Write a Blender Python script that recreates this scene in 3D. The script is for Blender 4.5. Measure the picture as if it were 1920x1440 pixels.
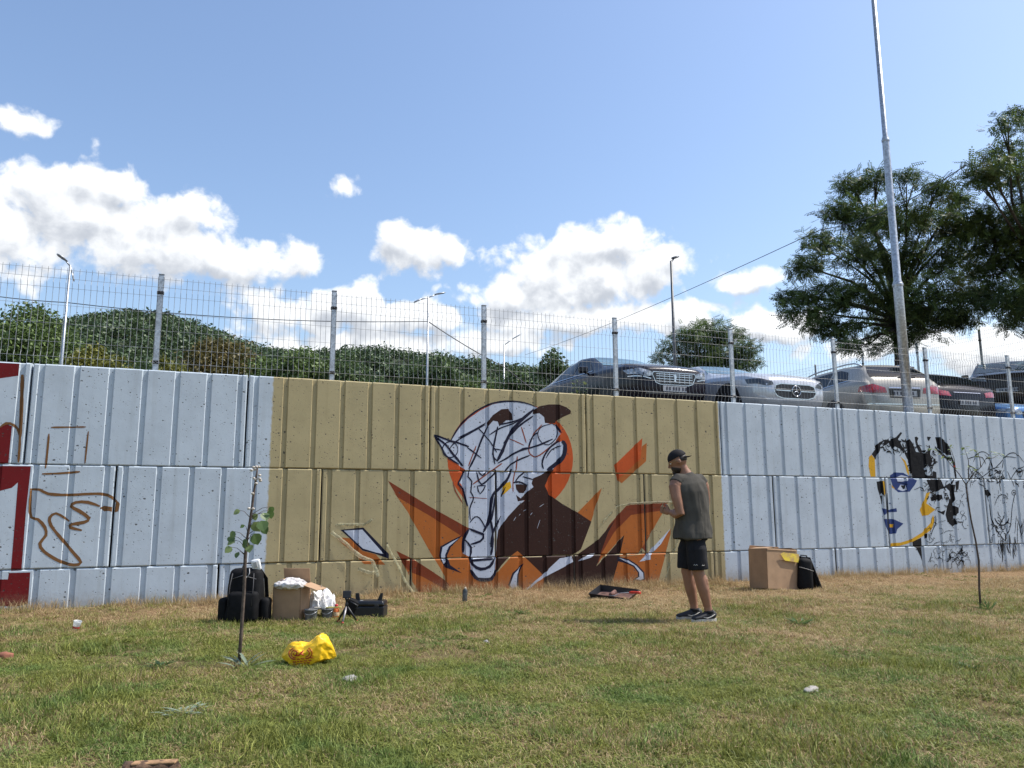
# Street-art wall below a car park: a man at work on a mural, one summer noon.
import bpy, bmesh, math, random
import numpy as np
from mathutils import Vector, Matrix, noise as mnoise
from mathutils.bvhtree import BVHTree
from mathutils.geometry import tessellate_polygon

for o in list(bpy.data.objects):
    bpy.data.objects.remove(o)
scene = bpy.context.scene
COL = scene.collection
R = math.radians
# World frame: the wall's front face is the plane y = 0 and runs along x; grass in front (y < 0), car park behind.

# ---------------------------------------------------------------- camera
cam_data = bpy.data.cameras.new('camera')
cam_data.sensor_width = 36.0
cam_data.lens = 1479.8 / 1920 * 36.0
cam_data.clip_start = 0.05
cam_data.clip_end = 6000
camera = bpy.data.objects.new('camera', cam_data)
COL.objects.link(camera)
PITCH, YAW, ROLL = R(9.19), R(21.39), R(-0.22)
_F = Vector((math.sin(YAW) * math.cos(PITCH), math.cos(YAW) * math.cos(PITCH), math.sin(PITCH)))
_R = Vector((math.cos(YAW), -math.sin(YAW), 0))
_U = _R.cross(_F)
_R2 = _R * math.cos(ROLL) + _U * math.sin(ROLL)
_U2 = _U * math.cos(ROLL) - _R * math.sin(ROLL)
mw = Matrix((_R2, _U2, -_F)).transposed().to_4x4()
mw.translation = Vector((0, -10.66, 1.132))
camera.matrix_world = mw
scene.camera = camera

# ---------------------------------------------------------------- light and exposure
scene.view_settings.view_transform = 'Standard'
scene.view_settings.look = 'None'
scene.view_settings.gamma = 1.0
scene.view_settings.use_curve_mapping = False
scene.view_settings.exposure = 0.45
scene.cycles.max_bounces = 5
scene.cycles.diffuse_bounces = 3
scene.cycles.glossy_bounces = 3
scene.cycles.transparent_max_bounces = 8

SUN_DIR = Vector((0.974 * math.cos(R(55)), -0.225 * math.cos(R(55)), math.sin(R(55))))
sun_data = bpy.data.lights.new('sun', 'SUN')
sun_data.energy = 4.0
sun_data.angle = R(0.53)
sun_data.color = (1.0, 0.955, 0.88)
sun = bpy.data.objects.new('sun', sun_data)
COL.objects.link(sun)
sun.rotation_euler = SUN_DIR.to_track_quat('Z', 'Y').to_euler()
sun.location = (20, -8, 40)

world = bpy.data.worlds.new('World')
scene.world = world
world.use_nodes = True
wnt = world.node_tree
wnt.nodes.clear()


def wn(nt, kind, **kw):
    n = nt.nodes.new(kind)
    for k, v in kw.items():
        setattr(n, k, v)
    return n


def mth(nt, op, a, b=None, c=None, clamp=False):
    n = nt.nodes.new('ShaderNodeMath')
    n.operation = op
    n.use_clamp = clamp
    for i, v in enumerate((a, b, c)):
        if v is None:
            continue
        if isinstance(v, (int, float)):
            n.inputs[i].default_value = v
        else:
            nt.links.new(v, n.inputs[i])
    return n.outputs[0]


# cumulus heaps: azimuth, elevation, half width, half height (degrees); the first ones stand over the car park,
# the rest go round the horizon
CLOUDS = [(-9.1, 18.9, 5.7, 3.1), (-12.7, 16.8, 3.6, 3.5), (-3.9, 17.7, 5.6, 2.9), (1.0, 17.0, 3.4, 1.7), (-8.6, 21.0, 2.8, 1.4),
          (-2.0, 19.9, 2.7, 1.6), (-6.1, 20.9, 1.9, 1.3), (6.1, 17.7, 2.2, 1.7), (5.3, 13.7, 4.4, 2.0), (10.6, 14.0, 1.6, 2.6),
          (8.1, 14.6, 2.3, 1.5), (14.6, 18.7, 3.8, 1.7), (12.8, 19.5, 2.0, 1.1), (26.2, 16.8, 7.7, 3.2), (29.1, 19.2, 4.4, 1.7),
          (21.4, 15.4, 4.8, 1.7), (32.3, 17.3, 2.4, 2.2), (26.2, 13.8, 10.2, 1.3), (8.7, 22.9, 1.6, 1.0), (-12.4, 23.5, 1.9, 1.1),
          (38.3, 15.9, 2.9, 0.9), (39.8, 12.5, 4.6, 1.3), (53.2, 9.7, 4.0, 1.6), (9.3, 11.7, 7.5, 1.3), (33.9, 13.5, 3.0, 1.5),
          (46.5, 10.7, 4.9, 1.2), (15, 14.0, 4, 1.2), (20, 12.2, 6, 1.1), (-22, 17, 7, 3.5), (-35, 14, 8, 3), (-52, 18, 9, 4), (-75, 13, 10, 3), (-98, 20, 8, 4),
          (-120, 15, 10, 4), (-145, 12, 9, 3), (66, 14, 7, 3), (84, 11, 8, 2.5), (104, 17, 8, 4), (128, 13, 10, 3), (150, 16, 9, 3.5)]

cg = bpy.data.node_groups.new('cloud_field', 'ShaderNodeTree')
cg.interface.new_socket('Dir', in_out='INPUT', socket_type='NodeSocketVector')
cg.interface.new_socket('Field', in_out='OUTPUT', socket_type='NodeSocketFloat')
gi = cg.nodes.new('NodeGroupInput')
go = cg.nodes.new('NodeGroupOutput')
sp = cg.nodes.new('ShaderNodeSeparateXYZ')
cg.links.new(gi.outputs[0], sp.inputs[0])
az = mth(cg, 'DEGREES', mth(cg, 'ARCTAN2', sp.outputs[0], sp.outputs[1]))
el = mth(cg, 'DEGREES', mth(cg, 'ARCSINE', sp.outputs[2]))
# billows push the outline in and out
nz0 = wn(cg, 'ShaderNodeTexNoise')
nz0.inputs['Scale'].default_value = 11
nz0.inputs['Detail'].default_value = 3
cg.links.new(gi.outputs[0], nz0.inputs['Vector'])
cmb = cg.nodes.new('ShaderNodeCombineXYZ')
cg.links.new(az, cmb.inputs[0])
cg.links.new(el, cmb.inputs[1])
acc = None
for a, e, ra, re in CLOUDS:
    vm = cg.nodes.new('ShaderNodeVectorMath')
    vm.operation = 'MULTIPLY_ADD'
    cg.links.new(cmb.outputs[0], vm.inputs[0])
    vm.inputs[1].default_value = (1 / ra, 1 / re, 0)
    vm.inputs[2].default_value = (-a / ra, -e / re, 0)
    ln = cg.nodes.new('ShaderNodeVectorMath')
    ln.operation = 'LENGTH'
    cg.links.new(vm.outputs[0], ln.inputs[0])
    # small clouds must not have hard thin rims: bias by size
    d = ln.outputs['Value']
    acc = d if acc is None else mth(cg, 'SMOOTH_MIN', acc, d, 0.25)
nz = wn(cg, 'ShaderNodeTexNoise')
nz.inputs['Scale'].default_value = 26
nz.inputs['Detail'].default_value = 9
nz.inputs['Roughness'].default_value = 0.58
nz.inputs['Distortion'].default_value = 0.25
cg.links.new(gi.outputs[0], nz.inputs['Vector'])
f = mth(cg, 'SUBTRACT', 1.05, acc)
f = mth(cg, 'MAXIMUM', f, -1.2)
f = mth(cg, 'MULTIPLY_ADD', mth(cg, 'SUBTRACT', nz.outputs[0], 0.5), 1.9, f)
f = mth(cg, 'MULTIPLY_ADD', mth(cg, 'SUBTRACT', nz0.outputs[0], 0.5), 1.0, f)
for sc_, am_ in ((30.0, 0.55), (70.0, 0.30)):
    vo = wn(cg, 'ShaderNodeTexVoronoi', feature='F1')
    vo.inputs['Scale'].default_value = sc_
    cg.links.new(gi.outputs[0], vo.inputs['Vector'])
    f = mth(cg, 'MULTIPLY_ADD', mth(cg, 'SUBTRACT', 0.42, vo.outputs['Distance']), am_, f)
cg.links.new(f, go.inputs[0])

tc = wn(wnt, 'ShaderNodeTexCoord')
sky = wn(wnt, 'ShaderNodeTexSky', sky_type='NISHITA')
sky.sun_disc = False
sky.sun_elevation = R(55)
sky.sun_rotation = math.atan2(SUN_DIR.x, SUN_DIR.y)
sky.air_density = 1.25
sky.dust_density = 1.5
sky.ozone_density = 2.4
nrm = wn(wnt, 'ShaderNodeVectorMath', operation='NORMALIZE')
wnt.links.new(tc.outputs['Generated'], nrm.inputs[0])
g1 = wnt.nodes.new('ShaderNodeGroup')
g1.node_tree = cg
wnt.links.new(nrm.outputs[0], g1.inputs[0])
off = wn(wnt, 'ShaderNodeVectorMath', operation='ADD')
wnt.links.new(nrm.outputs[0], off.inputs[0])
_sd = Vector((SUN_DIR.x * 0.5, SUN_DIR.y * 0.5, SUN_DIR.z)).normalized() * 0.022
off.inputs[1].default_value = _sd
n2 = wn(wnt, 'ShaderNodeVectorMath', operation='NORMALIZE')
wnt.links.new(off.outputs[0], n2.inputs[0])
g2 = wnt.nodes.new('ShaderNodeGroup')
g2.node_tree = cg
wnt.links.new(n2.outputs[0], g2.inputs[0])
mr = wn(wnt, 'ShaderNodeMapRange', interpolation_type='SMOOTHSTEP')
mr.inputs['From Min'].default_value = -0.10
mr.inputs['From Max'].default_value = 0.38
wnt.links.new(g1.outputs[0], mr.inputs['Value'])
# what lies between a puff and the sun shades it
shade = wn(wnt, 'ShaderNodeMapRange', interpolation_type='SMOOTHSTEP')
shade.inputs['From Min'].default_value = -0.35
shade.inputs['From Max'].default_value = 1.25
wnt.links.new(mth(wnt, 'MULTIPLY_ADD', mth(wnt, 'SUBTRACT', g2.outputs[0], g1.outputs[0]), 0.75, mth(wnt, 'MULTIPLY', g2.outputs[0], 0.62)), shade.inputs['Value'])
ccol = wn(wnt, 'ShaderNodeMix', data_type='RGBA')
ccol.inputs[6].default_value = (6.0, 6.1, 6.2, 1)
ccol.inputs[7].default_value = (3.1, 3.3, 3.65, 1)
wnt.links.new(shade.outputs[0], ccol.inputs[0])
skymix = wn(wnt, 'ShaderNodeMix', data_type='RGBA')
wnt.links.new(mth(wnt, 'MULTIPLY', mr.outputs[0], 0.97), skymix.inputs[0])
tint = wn(wnt, 'ShaderNodeMix', data_type='RGBA', blend_type='MULTIPLY')
tint.inputs[0].default_value = 1.0
tint.inputs[7].default_value = (0.98, 0.985, 1.03, 1)
wnt.links.new(sky.outputs[0], tint.inputs[6])
wnt.links.new(tint.outputs[2], skymix.inputs[6])
wnt.links.new(ccol.outputs[2], skymix.inputs[7])
bg = wn(wnt, 'ShaderNodeBackground')
bg.inputs['Strength'].default_value = 0.142
wnt.links.new(skymix.outputs[2], bg.inputs['Color'])
world.cycles.sampling_method = 'MANUAL'
world.cycles.sample_map_resolution = 256
wo = wn(wnt, 'ShaderNodeOutputWorld')
wnt.links.new(bg.outputs[0], wo.inputs['Surface'])

# ---------------------------------------------------------------- helpers
def empty(name, loc=(0, 0, 0), rotz=0.0, parent=None):
    o = bpy.data.objects.new(name, None)
    o.empty_display_size = 0.1
    COL.objects.link(o)
    o.location = loc
    o.rotation_euler = (0, 0, rotz)
    if parent:
        o.parent = parent
    return o


def tag(o, label=None, cat=None, group=None, kind=None):
    for k, v in (('label', label), ('category', cat), ('group', group), ('kind', kind)):
        if v:
            o[k] = v
    return o


def thing(name, label, cat, loc=(0, 0, 0), rotz=0.0, group=None):
    return tag(empty(name, loc, rotz), label, cat, group)


def obj(name, bm, mats, parent=None, smooth=False, recalc=True):
    me = bpy.data.meshes.new(name)
    if recalc:
        bmesh.ops.recalc_face_normals(bm, faces=bm.faces)
    if smooth:
        for f in bm.faces:
            f.smooth = True
    bm.to_mesh(me)
    bm.free()
    for m in (mats if isinstance(mats, (list, tuple)) else [mats]):
        me.materials.append(m)
    o = bpy.data.objects.new(name, me)
    COL.objects.link(o)
    if parent:
        o.parent = parent
    return o


def mesh_obj(name, verts, faces, mats, parent=None, smooth=False, mi=None):
    me = bpy.data.meshes.new(name)
    me.from_pydata([tuple(v) for v in verts], [], faces)
    for m in (mats if isinstance(mats, (list, tuple)) else [mats]):
        me.materials.append(m)
    if mi is not None:
        me.polygons.foreach_set('material_index', mi)
    if smooth:
        me.polygons.foreach_set('use_smooth', [True] * len(me.polygons))
    o = bpy.data.objects.new(name, me)
    COL.objects.link(o)
    if parent:
        o.parent = parent
    return o


def xf(loc=(0, 0, 0), rot=(0, 0, 0)):
    m = Matrix.Rotation(rot[2], 4, 'Z') @ Matrix.Rotation(rot[1], 4, 'Y') @ Matrix.Rotation(rot[0], 4, 'X')
    m.translation = Vector(loc)
    return m


def box(bm, loc, size, rot=(0, 0, 0), bev=0.0, mi=0, seg=1, taper=1.0):
    r = bmesh.ops.create_cube(bm, size=1.0)
    vs = r['verts']
    for v in vs:
        t = taper if v.co.z > 0 else 1.0
        v.co = Vector((v.co.x * size[0] * t, v.co.y * size[1] * t, v.co.z * size[2]))
    fs = list({f for v in vs for f in v.link_faces})
    if bev > 0:
        es = list({e for v in vs for e in v.link_edges})
        rr = bmesh.ops.bevel(bm, geom=es, offset=bev, segments=seg, affect='EDGES', profile=0.5)
        fs = list(set(fs) | set(rr['faces']))
        fs = [f for f in fs if f.is_valid]
        vs = list({v for f in fs for v in f.verts})
    M = xf(loc, rot)
    for v in vs:
        v.co = M @ v.co
    for f in fs:
        if f.is_valid:
            f.material_index = mi
    return vs


def tube(bm, pts, rad, seg=8, mi=0, caps=True, flat=1.0, smooth=True, up=None):
    pts = [Vector(p) for p in pts]
    n = len(pts)
    if isinstance(rad, (int, float)):
        rad = [rad] * n
    rings = []
    ref = None
    for i, p in enumerate(pts):
        t = (pts[min(i + 1, n - 1)] - pts[max(i - 1, 0)])
        if t.length < 1e-9:
            t = Vector((0, 0, 1))
        t.normalize()
        if ref is None:
            a = Vector(up) if up else (Vector((0, 0, 1)) if abs(t.z) < 0.9 else Vector((1, 0, 0)))
        else:
            a = ref
        b = t.cross(a)
        if b.length < 1e-6:
            b = t.cross(Vector((0.3, 0.7, 0.2)))
        b.normalize()
        a = b.cross(t).normalized()
        ref = a
        r = rad[i]
        ra, rb = (r if isinstance(r, tuple) else (r, r * flat))
        rings.append([bm.verts.new(p + b * (math.cos(2 * math.pi * k / seg) * ra) + a * (math.sin(2 * math.pi * k / seg) * rb)) for k in range(seg)])
    for i in range(n - 1):
        for k in range(seg):
            f = bm.faces.new((rings[i][k], rings[i][(k + 1) % seg], rings[i + 1][(k + 1) % seg], rings[i + 1][k]))
            f.material_index = mi
            f.smooth = smooth
    if caps:
        for rg in (rings[0][::-1], rings[-1]):
            f = bm.faces.new(rg)
            f.material_index = mi
    return rings


def lathe(bm, prof, loc=(0, 0, 0), rot=(0, 0, 0), seg=16, mi=0, sx=1.0, sy=1.0, smooth=True):
    M = xf(loc, rot)
    rings = []
    for r, z in prof:
        if r < 1e-6:
            rings.append([bm.verts.new(M @ Vector((0, 0, z)))])
        else:
            rings.append([bm.verts.new(M @ Vector((r * sx * math.cos(2 * math.pi * k / seg), r * sy * math.sin(2 * math.pi * k / seg), z))) for k in range(seg)])
    for a, b in zip(rings, rings[1:]):
        for k in range(seg):
            q = [a[k % len(a)], a[(k + 1) % len(a)], b[(k + 1) % len(b)], b[k % len(b)]]
            u = []
            for v in q:
                if v not in u:
                    u.append(v)
            if len(u) > 2:
                f = bm.faces.new(u)
                f.material_index = mi
                f.smooth = smooth
    return rings


def prism(bm, poly, d, M=None, mi=0):
    """closed plate: outline in the xy plane of M, thickness d along z"""
    M = M or Matrix()
    a = [bm.verts.new(M @ Vector((x, y, 0))) for x, y in poly]
    b = [bm.verts.new(M @ Vector((x, y, d))) for x, y in poly]
    n = len(poly)
    fs = [bm.faces.new(a[::-1]), bm.faces.new(b)]
    for i in range(n):
        fs.append(bm.faces.new((a[i], a[(i + 1) % n], b[(i + 1) % n], b[i])))
    for f in fs:
        f.material_index = mi
    return fs


# ---------------------------------------------------------------- materials
def new_mat(name):
    m = bpy.data.materials.new(name)
    m.use_nodes = True
    nt = m.node_tree
    nt.nodes.clear()
    out = nt.nodes.new('ShaderNodeOutputMaterial')
    b = nt.nodes.new('ShaderNodeBsdfPrincipled')
    nt.links.new(b.outputs[0], out.inputs['Surface'])
    return m, nt, b, out


def noise_node(nt, scale, detail=4, rough=0.55, vec=None):
    n = nt.nodes.new('ShaderNodeTexNoise')
    n.inputs['Scale'].default_value = scale
    n.inputs['Detail'].default_value = detail
    n.inputs['Roughness'].default_value = rough
    if vec is not None:
        nt.links.new(vec, n.inputs['Vector'])
    return n


def mixc(nt, fac, a, b, blend='MIX'):
    n = nt.nodes.new('ShaderNodeMix')
    n.data_type = 'RGBA'
    n.blend_type = blend
    for s, v in ((0, fac), (6, a), (7, b)):
        if isinstance(v, (int, float)):
            n.inputs[s].default_value = v
        elif isinstance(v, (tuple, list)):
            n.inputs[s].default_value = (v[0], v[1], v[2], 1)
        else:
            nt.links.new(v, n.inputs[s])
    return n.outputs[2]


def ramp(nt, v, lo, hi, smooth=True):
    n = nt.nodes.new('ShaderNodeMapRange')
    n.interpolation_type = 'SMOOTHSTEP' if smooth else 'LINEAR'
    n.inputs['From Min'].default_value = lo
    n.inputs['From Max'].default_value = hi
    nt.links.new(v, n.inputs['Value'])
    return n.outputs[0]


def bump(nt, b, h, strength=0.3, dist=0.01):
    n = nt.nodes.new('ShaderNodeBump')
    n.inputs['Strength'].default_value = strength
    n.inputs['Distance'].default_value = dist
    nt.links.new(h, n.inputs['Height'])
    nt.links.new(n.outputs[0], b.inputs['Normal'])


_MC = {}
def mat(name, col, rough=0.6, metal=0.0, var=0.12, scale=12.0, bmp=0.0, bscale=60.0, bdist=0.004, coat=0.0, spec=0.5, trans=0.0, alpha=1.0, col2=None):
    if name in _MC:
        return _MC[name]
    m, nt, b, out = new_mat(name)
    tcn = nt.nodes.new('ShaderNodeTexCoord')
    n = noise_node(nt, scale, 5, 0.6, tcn.outputs['Object'])
    c2 = col2 or tuple(c * (1 - var * 1.6) for c in col)
    nt.links.new(mixc(nt, ramp(nt, n.outputs[0], 0.3, 0.7), tuple(min(1, c * (1 + var * .5)) for c in col), c2), b.inputs['Base Color'])
    b.inputs['Roughness'].default_value = rough
    b.inputs['Metallic'].default_value = metal
    b.inputs['Specular IOR Level'].default_value = spec
    b.inputs['Coat Weight'].default_value = coat
    b.inputs['Coat Roughness'].default_value = 0.04
    b.inputs['Transmission Weight'].default_value = trans
    b.inputs['Alpha'].default_value = alpha
    if bmp > 0:
        n2 = noise_node(nt, bscale, 4, 0.6, tcn.outputs['Object'])
        bump(nt, b, n2.outputs[0], bmp, bdist)
    _MC[name] = m
    return m
PAINT_POLYS = [  # mural, part, paint, coat, outline in cm along the wall / above the ground
 ("animal_mural","painted_body","umber",2,"477.8 175.3 462.8 166 450.4 161.3 447.9 153.5 450.8 148.5 441.7 142.2 430.7 132.1 423.4 137.2 426.3 127.7 439.1 129.9 428.2 123.3 411.3 106.8 395.9 87.3 394 72.2 392.4 28.3 400.5 38.8 408.8 47.1 425.4 58 440.9 44.8 458.9 28.5 466.6 20.6 465.9 3.7 510.8 3.3 512.3 50.2 525.9 58.3 543.9 98.1 519.8 112.6 497.2 123.9 476.1 137.4 468.8 150.3 474.7 161.6 483.3 174.3"),
 ("animal_mural","painted_disc","orange_red",0,"515.1 190.9 514 179.7 511.2 168.7 506.7 158 500.6 148 493 138.8 484.2 130.5 474.2 123.2 463.2 117.2 451.6 112.4 439.4 109 426.8 107 414.2 106.4 401.7 107.1 389.5 109.3 377.7 112.7 366.7 117.4 356.5 123.3 347.4 130.2 339.4 138.1 332.6 146.8 327.2 156.2 323.3 166.1 320.8 176.4 319.9 186.9 320.6 197.5 322.9 208 326.7 218.3 332 228.1 338.7 237.3 346.7 245.7 356 253.3 366.3 259.8 377.5 265.2 389.5 269.3 402 272 414.8 273.4 427.7 273.2 440.5 271.6 453 268.6 464.8 264.1 475.8 258.3 485.8 251.2 494.6 243 502 233.8 507.8 223.8 512 213.2 514.4 202.2"),
 ("animal_mural","painted_head","paint_white",1,"327 215.1 336.1 229.1 349.9 244 368.7 257.2 387.7 267.1 409.4 272.2 431.5 272.5 451.3 268.8 463.8 262.4 470 253.4 471.1 243 487.5 240.8 495 227.5 484.6 211.5 498.7 217.2 502.9 209.2 498.8 192.9 481.6 174.2 465.2 164.9 451.6 158 451.5 149 440.4 140 423.4 124.4 410.1 104.6 397.6 88.4 394 74.4 392.8 50.7 391.4 31.6 386.6 21.1 364.7 21.4 356 32.6 353.2 51.3 344.1 56.5 344.9 75.2 351.9 89.6 351.7 120.1 343.1 148.2 337.8 154.6 345.7 172.6 329.5 182.8 319.2 189.1 308.9 204.1 299.7 220.2 325.2 212"),
 ("animal_mural","painted_blade","rust",1,"236 155.7 296.5 120.1 352.6 90.4 345.1 77.7 296.7 107.5 250 133.2"),
 ("animal_mural","painted_blade","orange",0,"243.8 141.1 250 134.8 296.6 108.5 355.4 72.9 355.7 -2 322.2 -2 317.9 26.5 297.3 58.2 264.6 113.3"),
 ("animal_mural","painted_blade","rust",1,"249.8 61.8 271.3 51.4 296.7 35.3 317.3 21.6 323.5 15.8 323.6 0.9 318.2 9 286.3 26.7 270.5 32.9 260.2 42.9"),
 ("animal_mural","painted_blade","orange",0,"260.1 43.6 270.5 33.4 286.3 27.2 318.1 9.6 323.6 1.1 325.4 -2.9 284.6 1.7 272.5 20.2"),
 ("animal_mural","painted_base","orange",0,"354.5 75 394.7 74.4 393.5 28.3 425.4 60.8 468.5 20.5 466.4 -0 411 -1.5 354.8 -2.5"),
 ("animal_mural","painted_wing","umber",3,"509.8 49.1 521.2 51.7 555 71.8 584.6 101.7 571.4 81.8 558.6 52.9 549.9 33.1 570 50.6 598.8 78 591.6 52.9 574 4.1 509 2.5"),
 ("animal_mural","painted_blade","rust",1,"560.2 74 573.8 93.3 608 125.6 678.9 129.2 637.2 68.2 636.6 49.6 618.4 70.8 611.5 107.6 581.4 81.7 551.5 34.6"),
 ("animal_mural","painted_blade","orange",2,"611.5 107.6 669.9 114.4 637.3 70.5 623 49.5 585.6 45.7 597.1 76.9 570.1 52.2 554.2 40.2 560.2 52.4 581.4 81.7"),
 ("animal_mural","painted_blade","orange",2,"585.6 44.8 623 48.5 637.1 50.1 682.7 86.8 669.5 48.9 651.6 -1 571.3 1.1"),
 ("animal_mural","painted_blade","orange",0,"521.3 111.6 562.6 148 543.1 97.4"),
 ("animal_mural","painted_shard","orange_red",1,"585.2 182.9 635.1 225.5 631.2 193.3 590 160.4"),
 ("animal_mural","painted_shard","orange",0,"588.9 160.4 630.7 195.7 634.1 212.6 642.6 218.2 640.5 189.7 596.8 155.3"),
 ("animal_mural","painted_horn","umber",3,"451.8 261.2 461.3 267.4 476.5 270.9 493.1 271.9 505.9 267.8 513 262.9 512.2 258.6 499.2 252.9 489.4 246.9 485.8 243 469.9 242.9 468.7 251.7 461.2 257 451.2 255.6"),
 ("animal_mural","painted_horn","umber",3,"379.1 240 387.7 251.2 400.9 260.4 411.8 261.8 418.2 254.7 419.1 245.1 408.2 244.3 397.8 235.3 395.4 242 388.2 243.3 380.1 234"),
 ("animal_mural","painted_claw","navy",4,"310 53.6 311.1 66.3 327.6 74.8 343.5 81.7 326.2 65.4 320.8 53.3 325 41.1 342.3 29.6 318.6 37.8 311.3 48.2"),
 ("animal_mural","painted_claw","paint_white",5,"312.3 54.9 314.4 65.3 329 73.2 337.7 77.1 323.3 66.1 318 54.8 318.9 45.3 316.4 42.7 312.9 49.5"),
 ("animal_mural","painted_claw","navy",4,"434.4 41.1 417 27.6 410.6 11.7 416.2 0.9 432.7 1.3 426.6 11.2 427.2 25.1"),
 ("animal_mural","painted_claw","paint_white",5,"430.1 36.4 419.3 26 413.4 11.6 418 2.9 427 3 423.3 11.3 424.3 25.2"),
 ("animal_mural","painted_tail","paint_white",5,"435.8 3.3 452.7 16.3 471.1 28.7 473.6 32.4 491 46.2 509.8 48.4 512.4 40.8 495.8 32.9 473.5 23.4 455.1 14 439.4 2.1"),
 ("animal_mural","painted_tail","paint_white",5,"521 41 527.4 45.8 541.6 51.7 549.8 52 541.5 46.1"),
 ("animal_mural","painted_claw","navy",4,"585.2 46.5 604.4 42.2 618.7 33.7 630.7 22.3 631.5 11.2 623.5 9.1 614.6 11.3 612.2 5.7 611.3 11.9 619.3 16.4 619.5 22.1 611.9 31 598.7 36.6 585.5 39.8"),
 ("animal_mural","painted_claw","paint_white",5,"587.9 44.5 603.8 40.3 617 32.3 628.4 21.4 629 12.7 623 11 615.8 12.7 622.1 15.8 621.7 22.5 613.6 32.4 599.9 38.5"),
 ("animal_mural","painted_gap","paint_white",3,"622.6 38 639.4 51.4 679.4 86.3 661.7 63.1 642.5 47.2 642.2 40.7"),
 ("animal_mural","painted_eye","umber",5,"422.7 152.3 431.7 152.4 441.8 150.8 439.9 144.1 435.1 139.7 428.2 139.9 424 144.7"),
 ("animal_mural","painted_brow","yellow_ochre",4,"404.2 152.8 414.8 156.1 416.3 147.8 408.9 141.2 402.4 136"),
 ("animal_mural","painted_diamond","navy",2,"174.3 90.5 204.5 93.2 239.7 57.9 239.8 51.6 222.1 58.2 204 63.2 187.1 79.4"),
 ("animal_mural","painted_diamond","paint_white",3,"178.9 89.4 203.3 90.4 232.9 58 222.1 60.2 204.9 65.6 189.7 79.4"),
 ("animal_mural","painted_band","orange",1,"169.4 79.7 175.3 80.5 187.1 79.4 204 62.8 222.1 57.7 227.6 51.6 235.2 43.8 206.5 45.7 191.5 61.5 178.1 72.1"),
 ("animal_mural","painted_cheek","paint_white",1,"422.2 138.8 441.7 142.7 451.5 150.1 449 140 429.4 122.6 412.5 105.7 404.2 104.7"),
 ("red_mural","painted_stem","crimson",2,"-267.5 167.3 -186 167.6 -186.8 115.7 -185.7 49.1 -196.2 48.7 -196.9 104.4 -197.6 148.9 -203.1 142.7 -214.7 139 -264.6 136"),
 ("red_mural","painted_foot","crimson",1,"-255.8 40.3 -198.3 39.5 -197.9 46.6 -176.8 46.6 -176.3 11.7 -186 9.2 -253.2 12.9"),
 ("red_mural","painted_top","crimson",0,"-278.7 287.4 -207.7 288.1 -207.6 273.7 -225.8 269.5 -276.9 267.7"),
 ("red_mural","painted_bowl","crimson",0,"-258.6 194.8 -232.6 209.4 -221 212.6 -215.3 216.5 -209 213.7 -209 196.2 -209 170.2 -256.3 169.3"),
 ("sketch_mural","painted_smudge","umber_light",0,"-91.8 127.3 -89.5 124.4 -90.6 115.4 -95.2 114 -100.8 115.9 -106.1 115.5 -110.6 119.7 -106.5 122.1 -97.9 120.6"),
 ("portrait_mural","painted_hair","paint_black",1,"1097.9 210.9 1107.2 220.2 1105.6 232.1 1107.7 224.8 1118.1 232.5 1134.4 238.5 1126.6 232.7 1119.9 227 1117.8 217.8 1110.8 208.4 1105.3 201 1102.3 206.4"),
 ("portrait_mural","painted_hair","paint_black",1,"1139.8 231.2 1145.5 238.8 1158.2 242.9 1170.3 252.3 1173.9 250.9 1162.7 239.3 1165.3 235.7 1172.2 224.7 1173.7 215.4 1165.7 221.7 1153.9 226 1148.5 221.3 1141.7 226.7"),
 ("portrait_mural","painted_hair","paint_black",1,"1174.9 215.4 1185.4 215.7 1183.9 228.7 1189.5 234.5 1197.4 227.2 1198.1 217.8 1217.6 216.4 1224.4 209 1232.7 211.1 1239 193.3 1225.3 195.5 1219.5 184.6 1226 175.3 1238.2 175.5 1241.2 183.9 1249.1 181.2 1248.3 170.7 1189.7 170 1188.7 187.8 1183.2 200.7 1179.4 206.2"),
 ("portrait_mural","painted_hair","paint_black",1,"1208.3 245.4 1212.3 242.7 1206.9 233.1 1213.9 227.6 1218.1 220.2 1228.9 221.4 1225.2 216.6 1210.1 217.2 1206 225.5 1203.9 233 1203.2 244.3"),
 ("portrait_mural","painted_hair","paint_black",1,"1253.9 245.8 1267.4 246.3 1281.9 237.1 1288.6 227.7 1291.5 213.3 1279 214 1266.7 219.5 1256.9 228.8"),
 ("portrait_mural","painted_hair","paint_black",1,"1231.3 220.5 1240 222.6 1237.6 213.1 1231.5 209.2"),
 ("portrait_mural","painted_hair","paint_black",1,"1244.9 205.7 1249.6 206.7 1250.3 197.3 1245.7 195.5"),
 ("portrait_mural","painted_hair","paint_black",1,"1222 167.4 1257.7 167.8 1263.9 155.4 1280.4 162.8 1285.7 159 1282.8 136.4 1283.5 121.4 1296 117.6 1294.8 108.2 1283.1 102.3 1276.7 93 1264.9 91.3 1261.5 104.6 1267.2 119.5 1277.3 134.5 1276.4 147.6 1269.3 153.2 1255.7 150.9 1244.7 145.2 1229.9 148.9 1226 158.5"),
 ("portrait_mural","painted_hair","paint_black",1,"1293.7 164.4 1303.7 167.3 1299.9 151.6 1292.6 146.2"),
 ("portrait_mural","painted_hair","paint_black",1,"1240.9 114 1251.9 110.3 1262.5 113 1257.6 104.3 1250.3 107.3"),
 ("portrait_mural","painted_hair","paint_black",1,"1175.8 58.5 1197.4 64.6 1197.3 50.5 1196.7 32.5 1199.3 12.4 1191.3 32.6 1183.1 47.2 1176.2 50.9"),
 ("portrait_mural","painted_hair","paint_black",1,"1103.8 162.9 1120.7 164.8 1124.5 150.4 1119.2 135.9 1115.6 143.1 1108.5 139.1 1104.9 150.2"),
 ("portrait_mural","painted_hair","paint_black",1,"1108.5 138.7 1116.1 138.8 1114 122.9 1111 128.3"),
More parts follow.
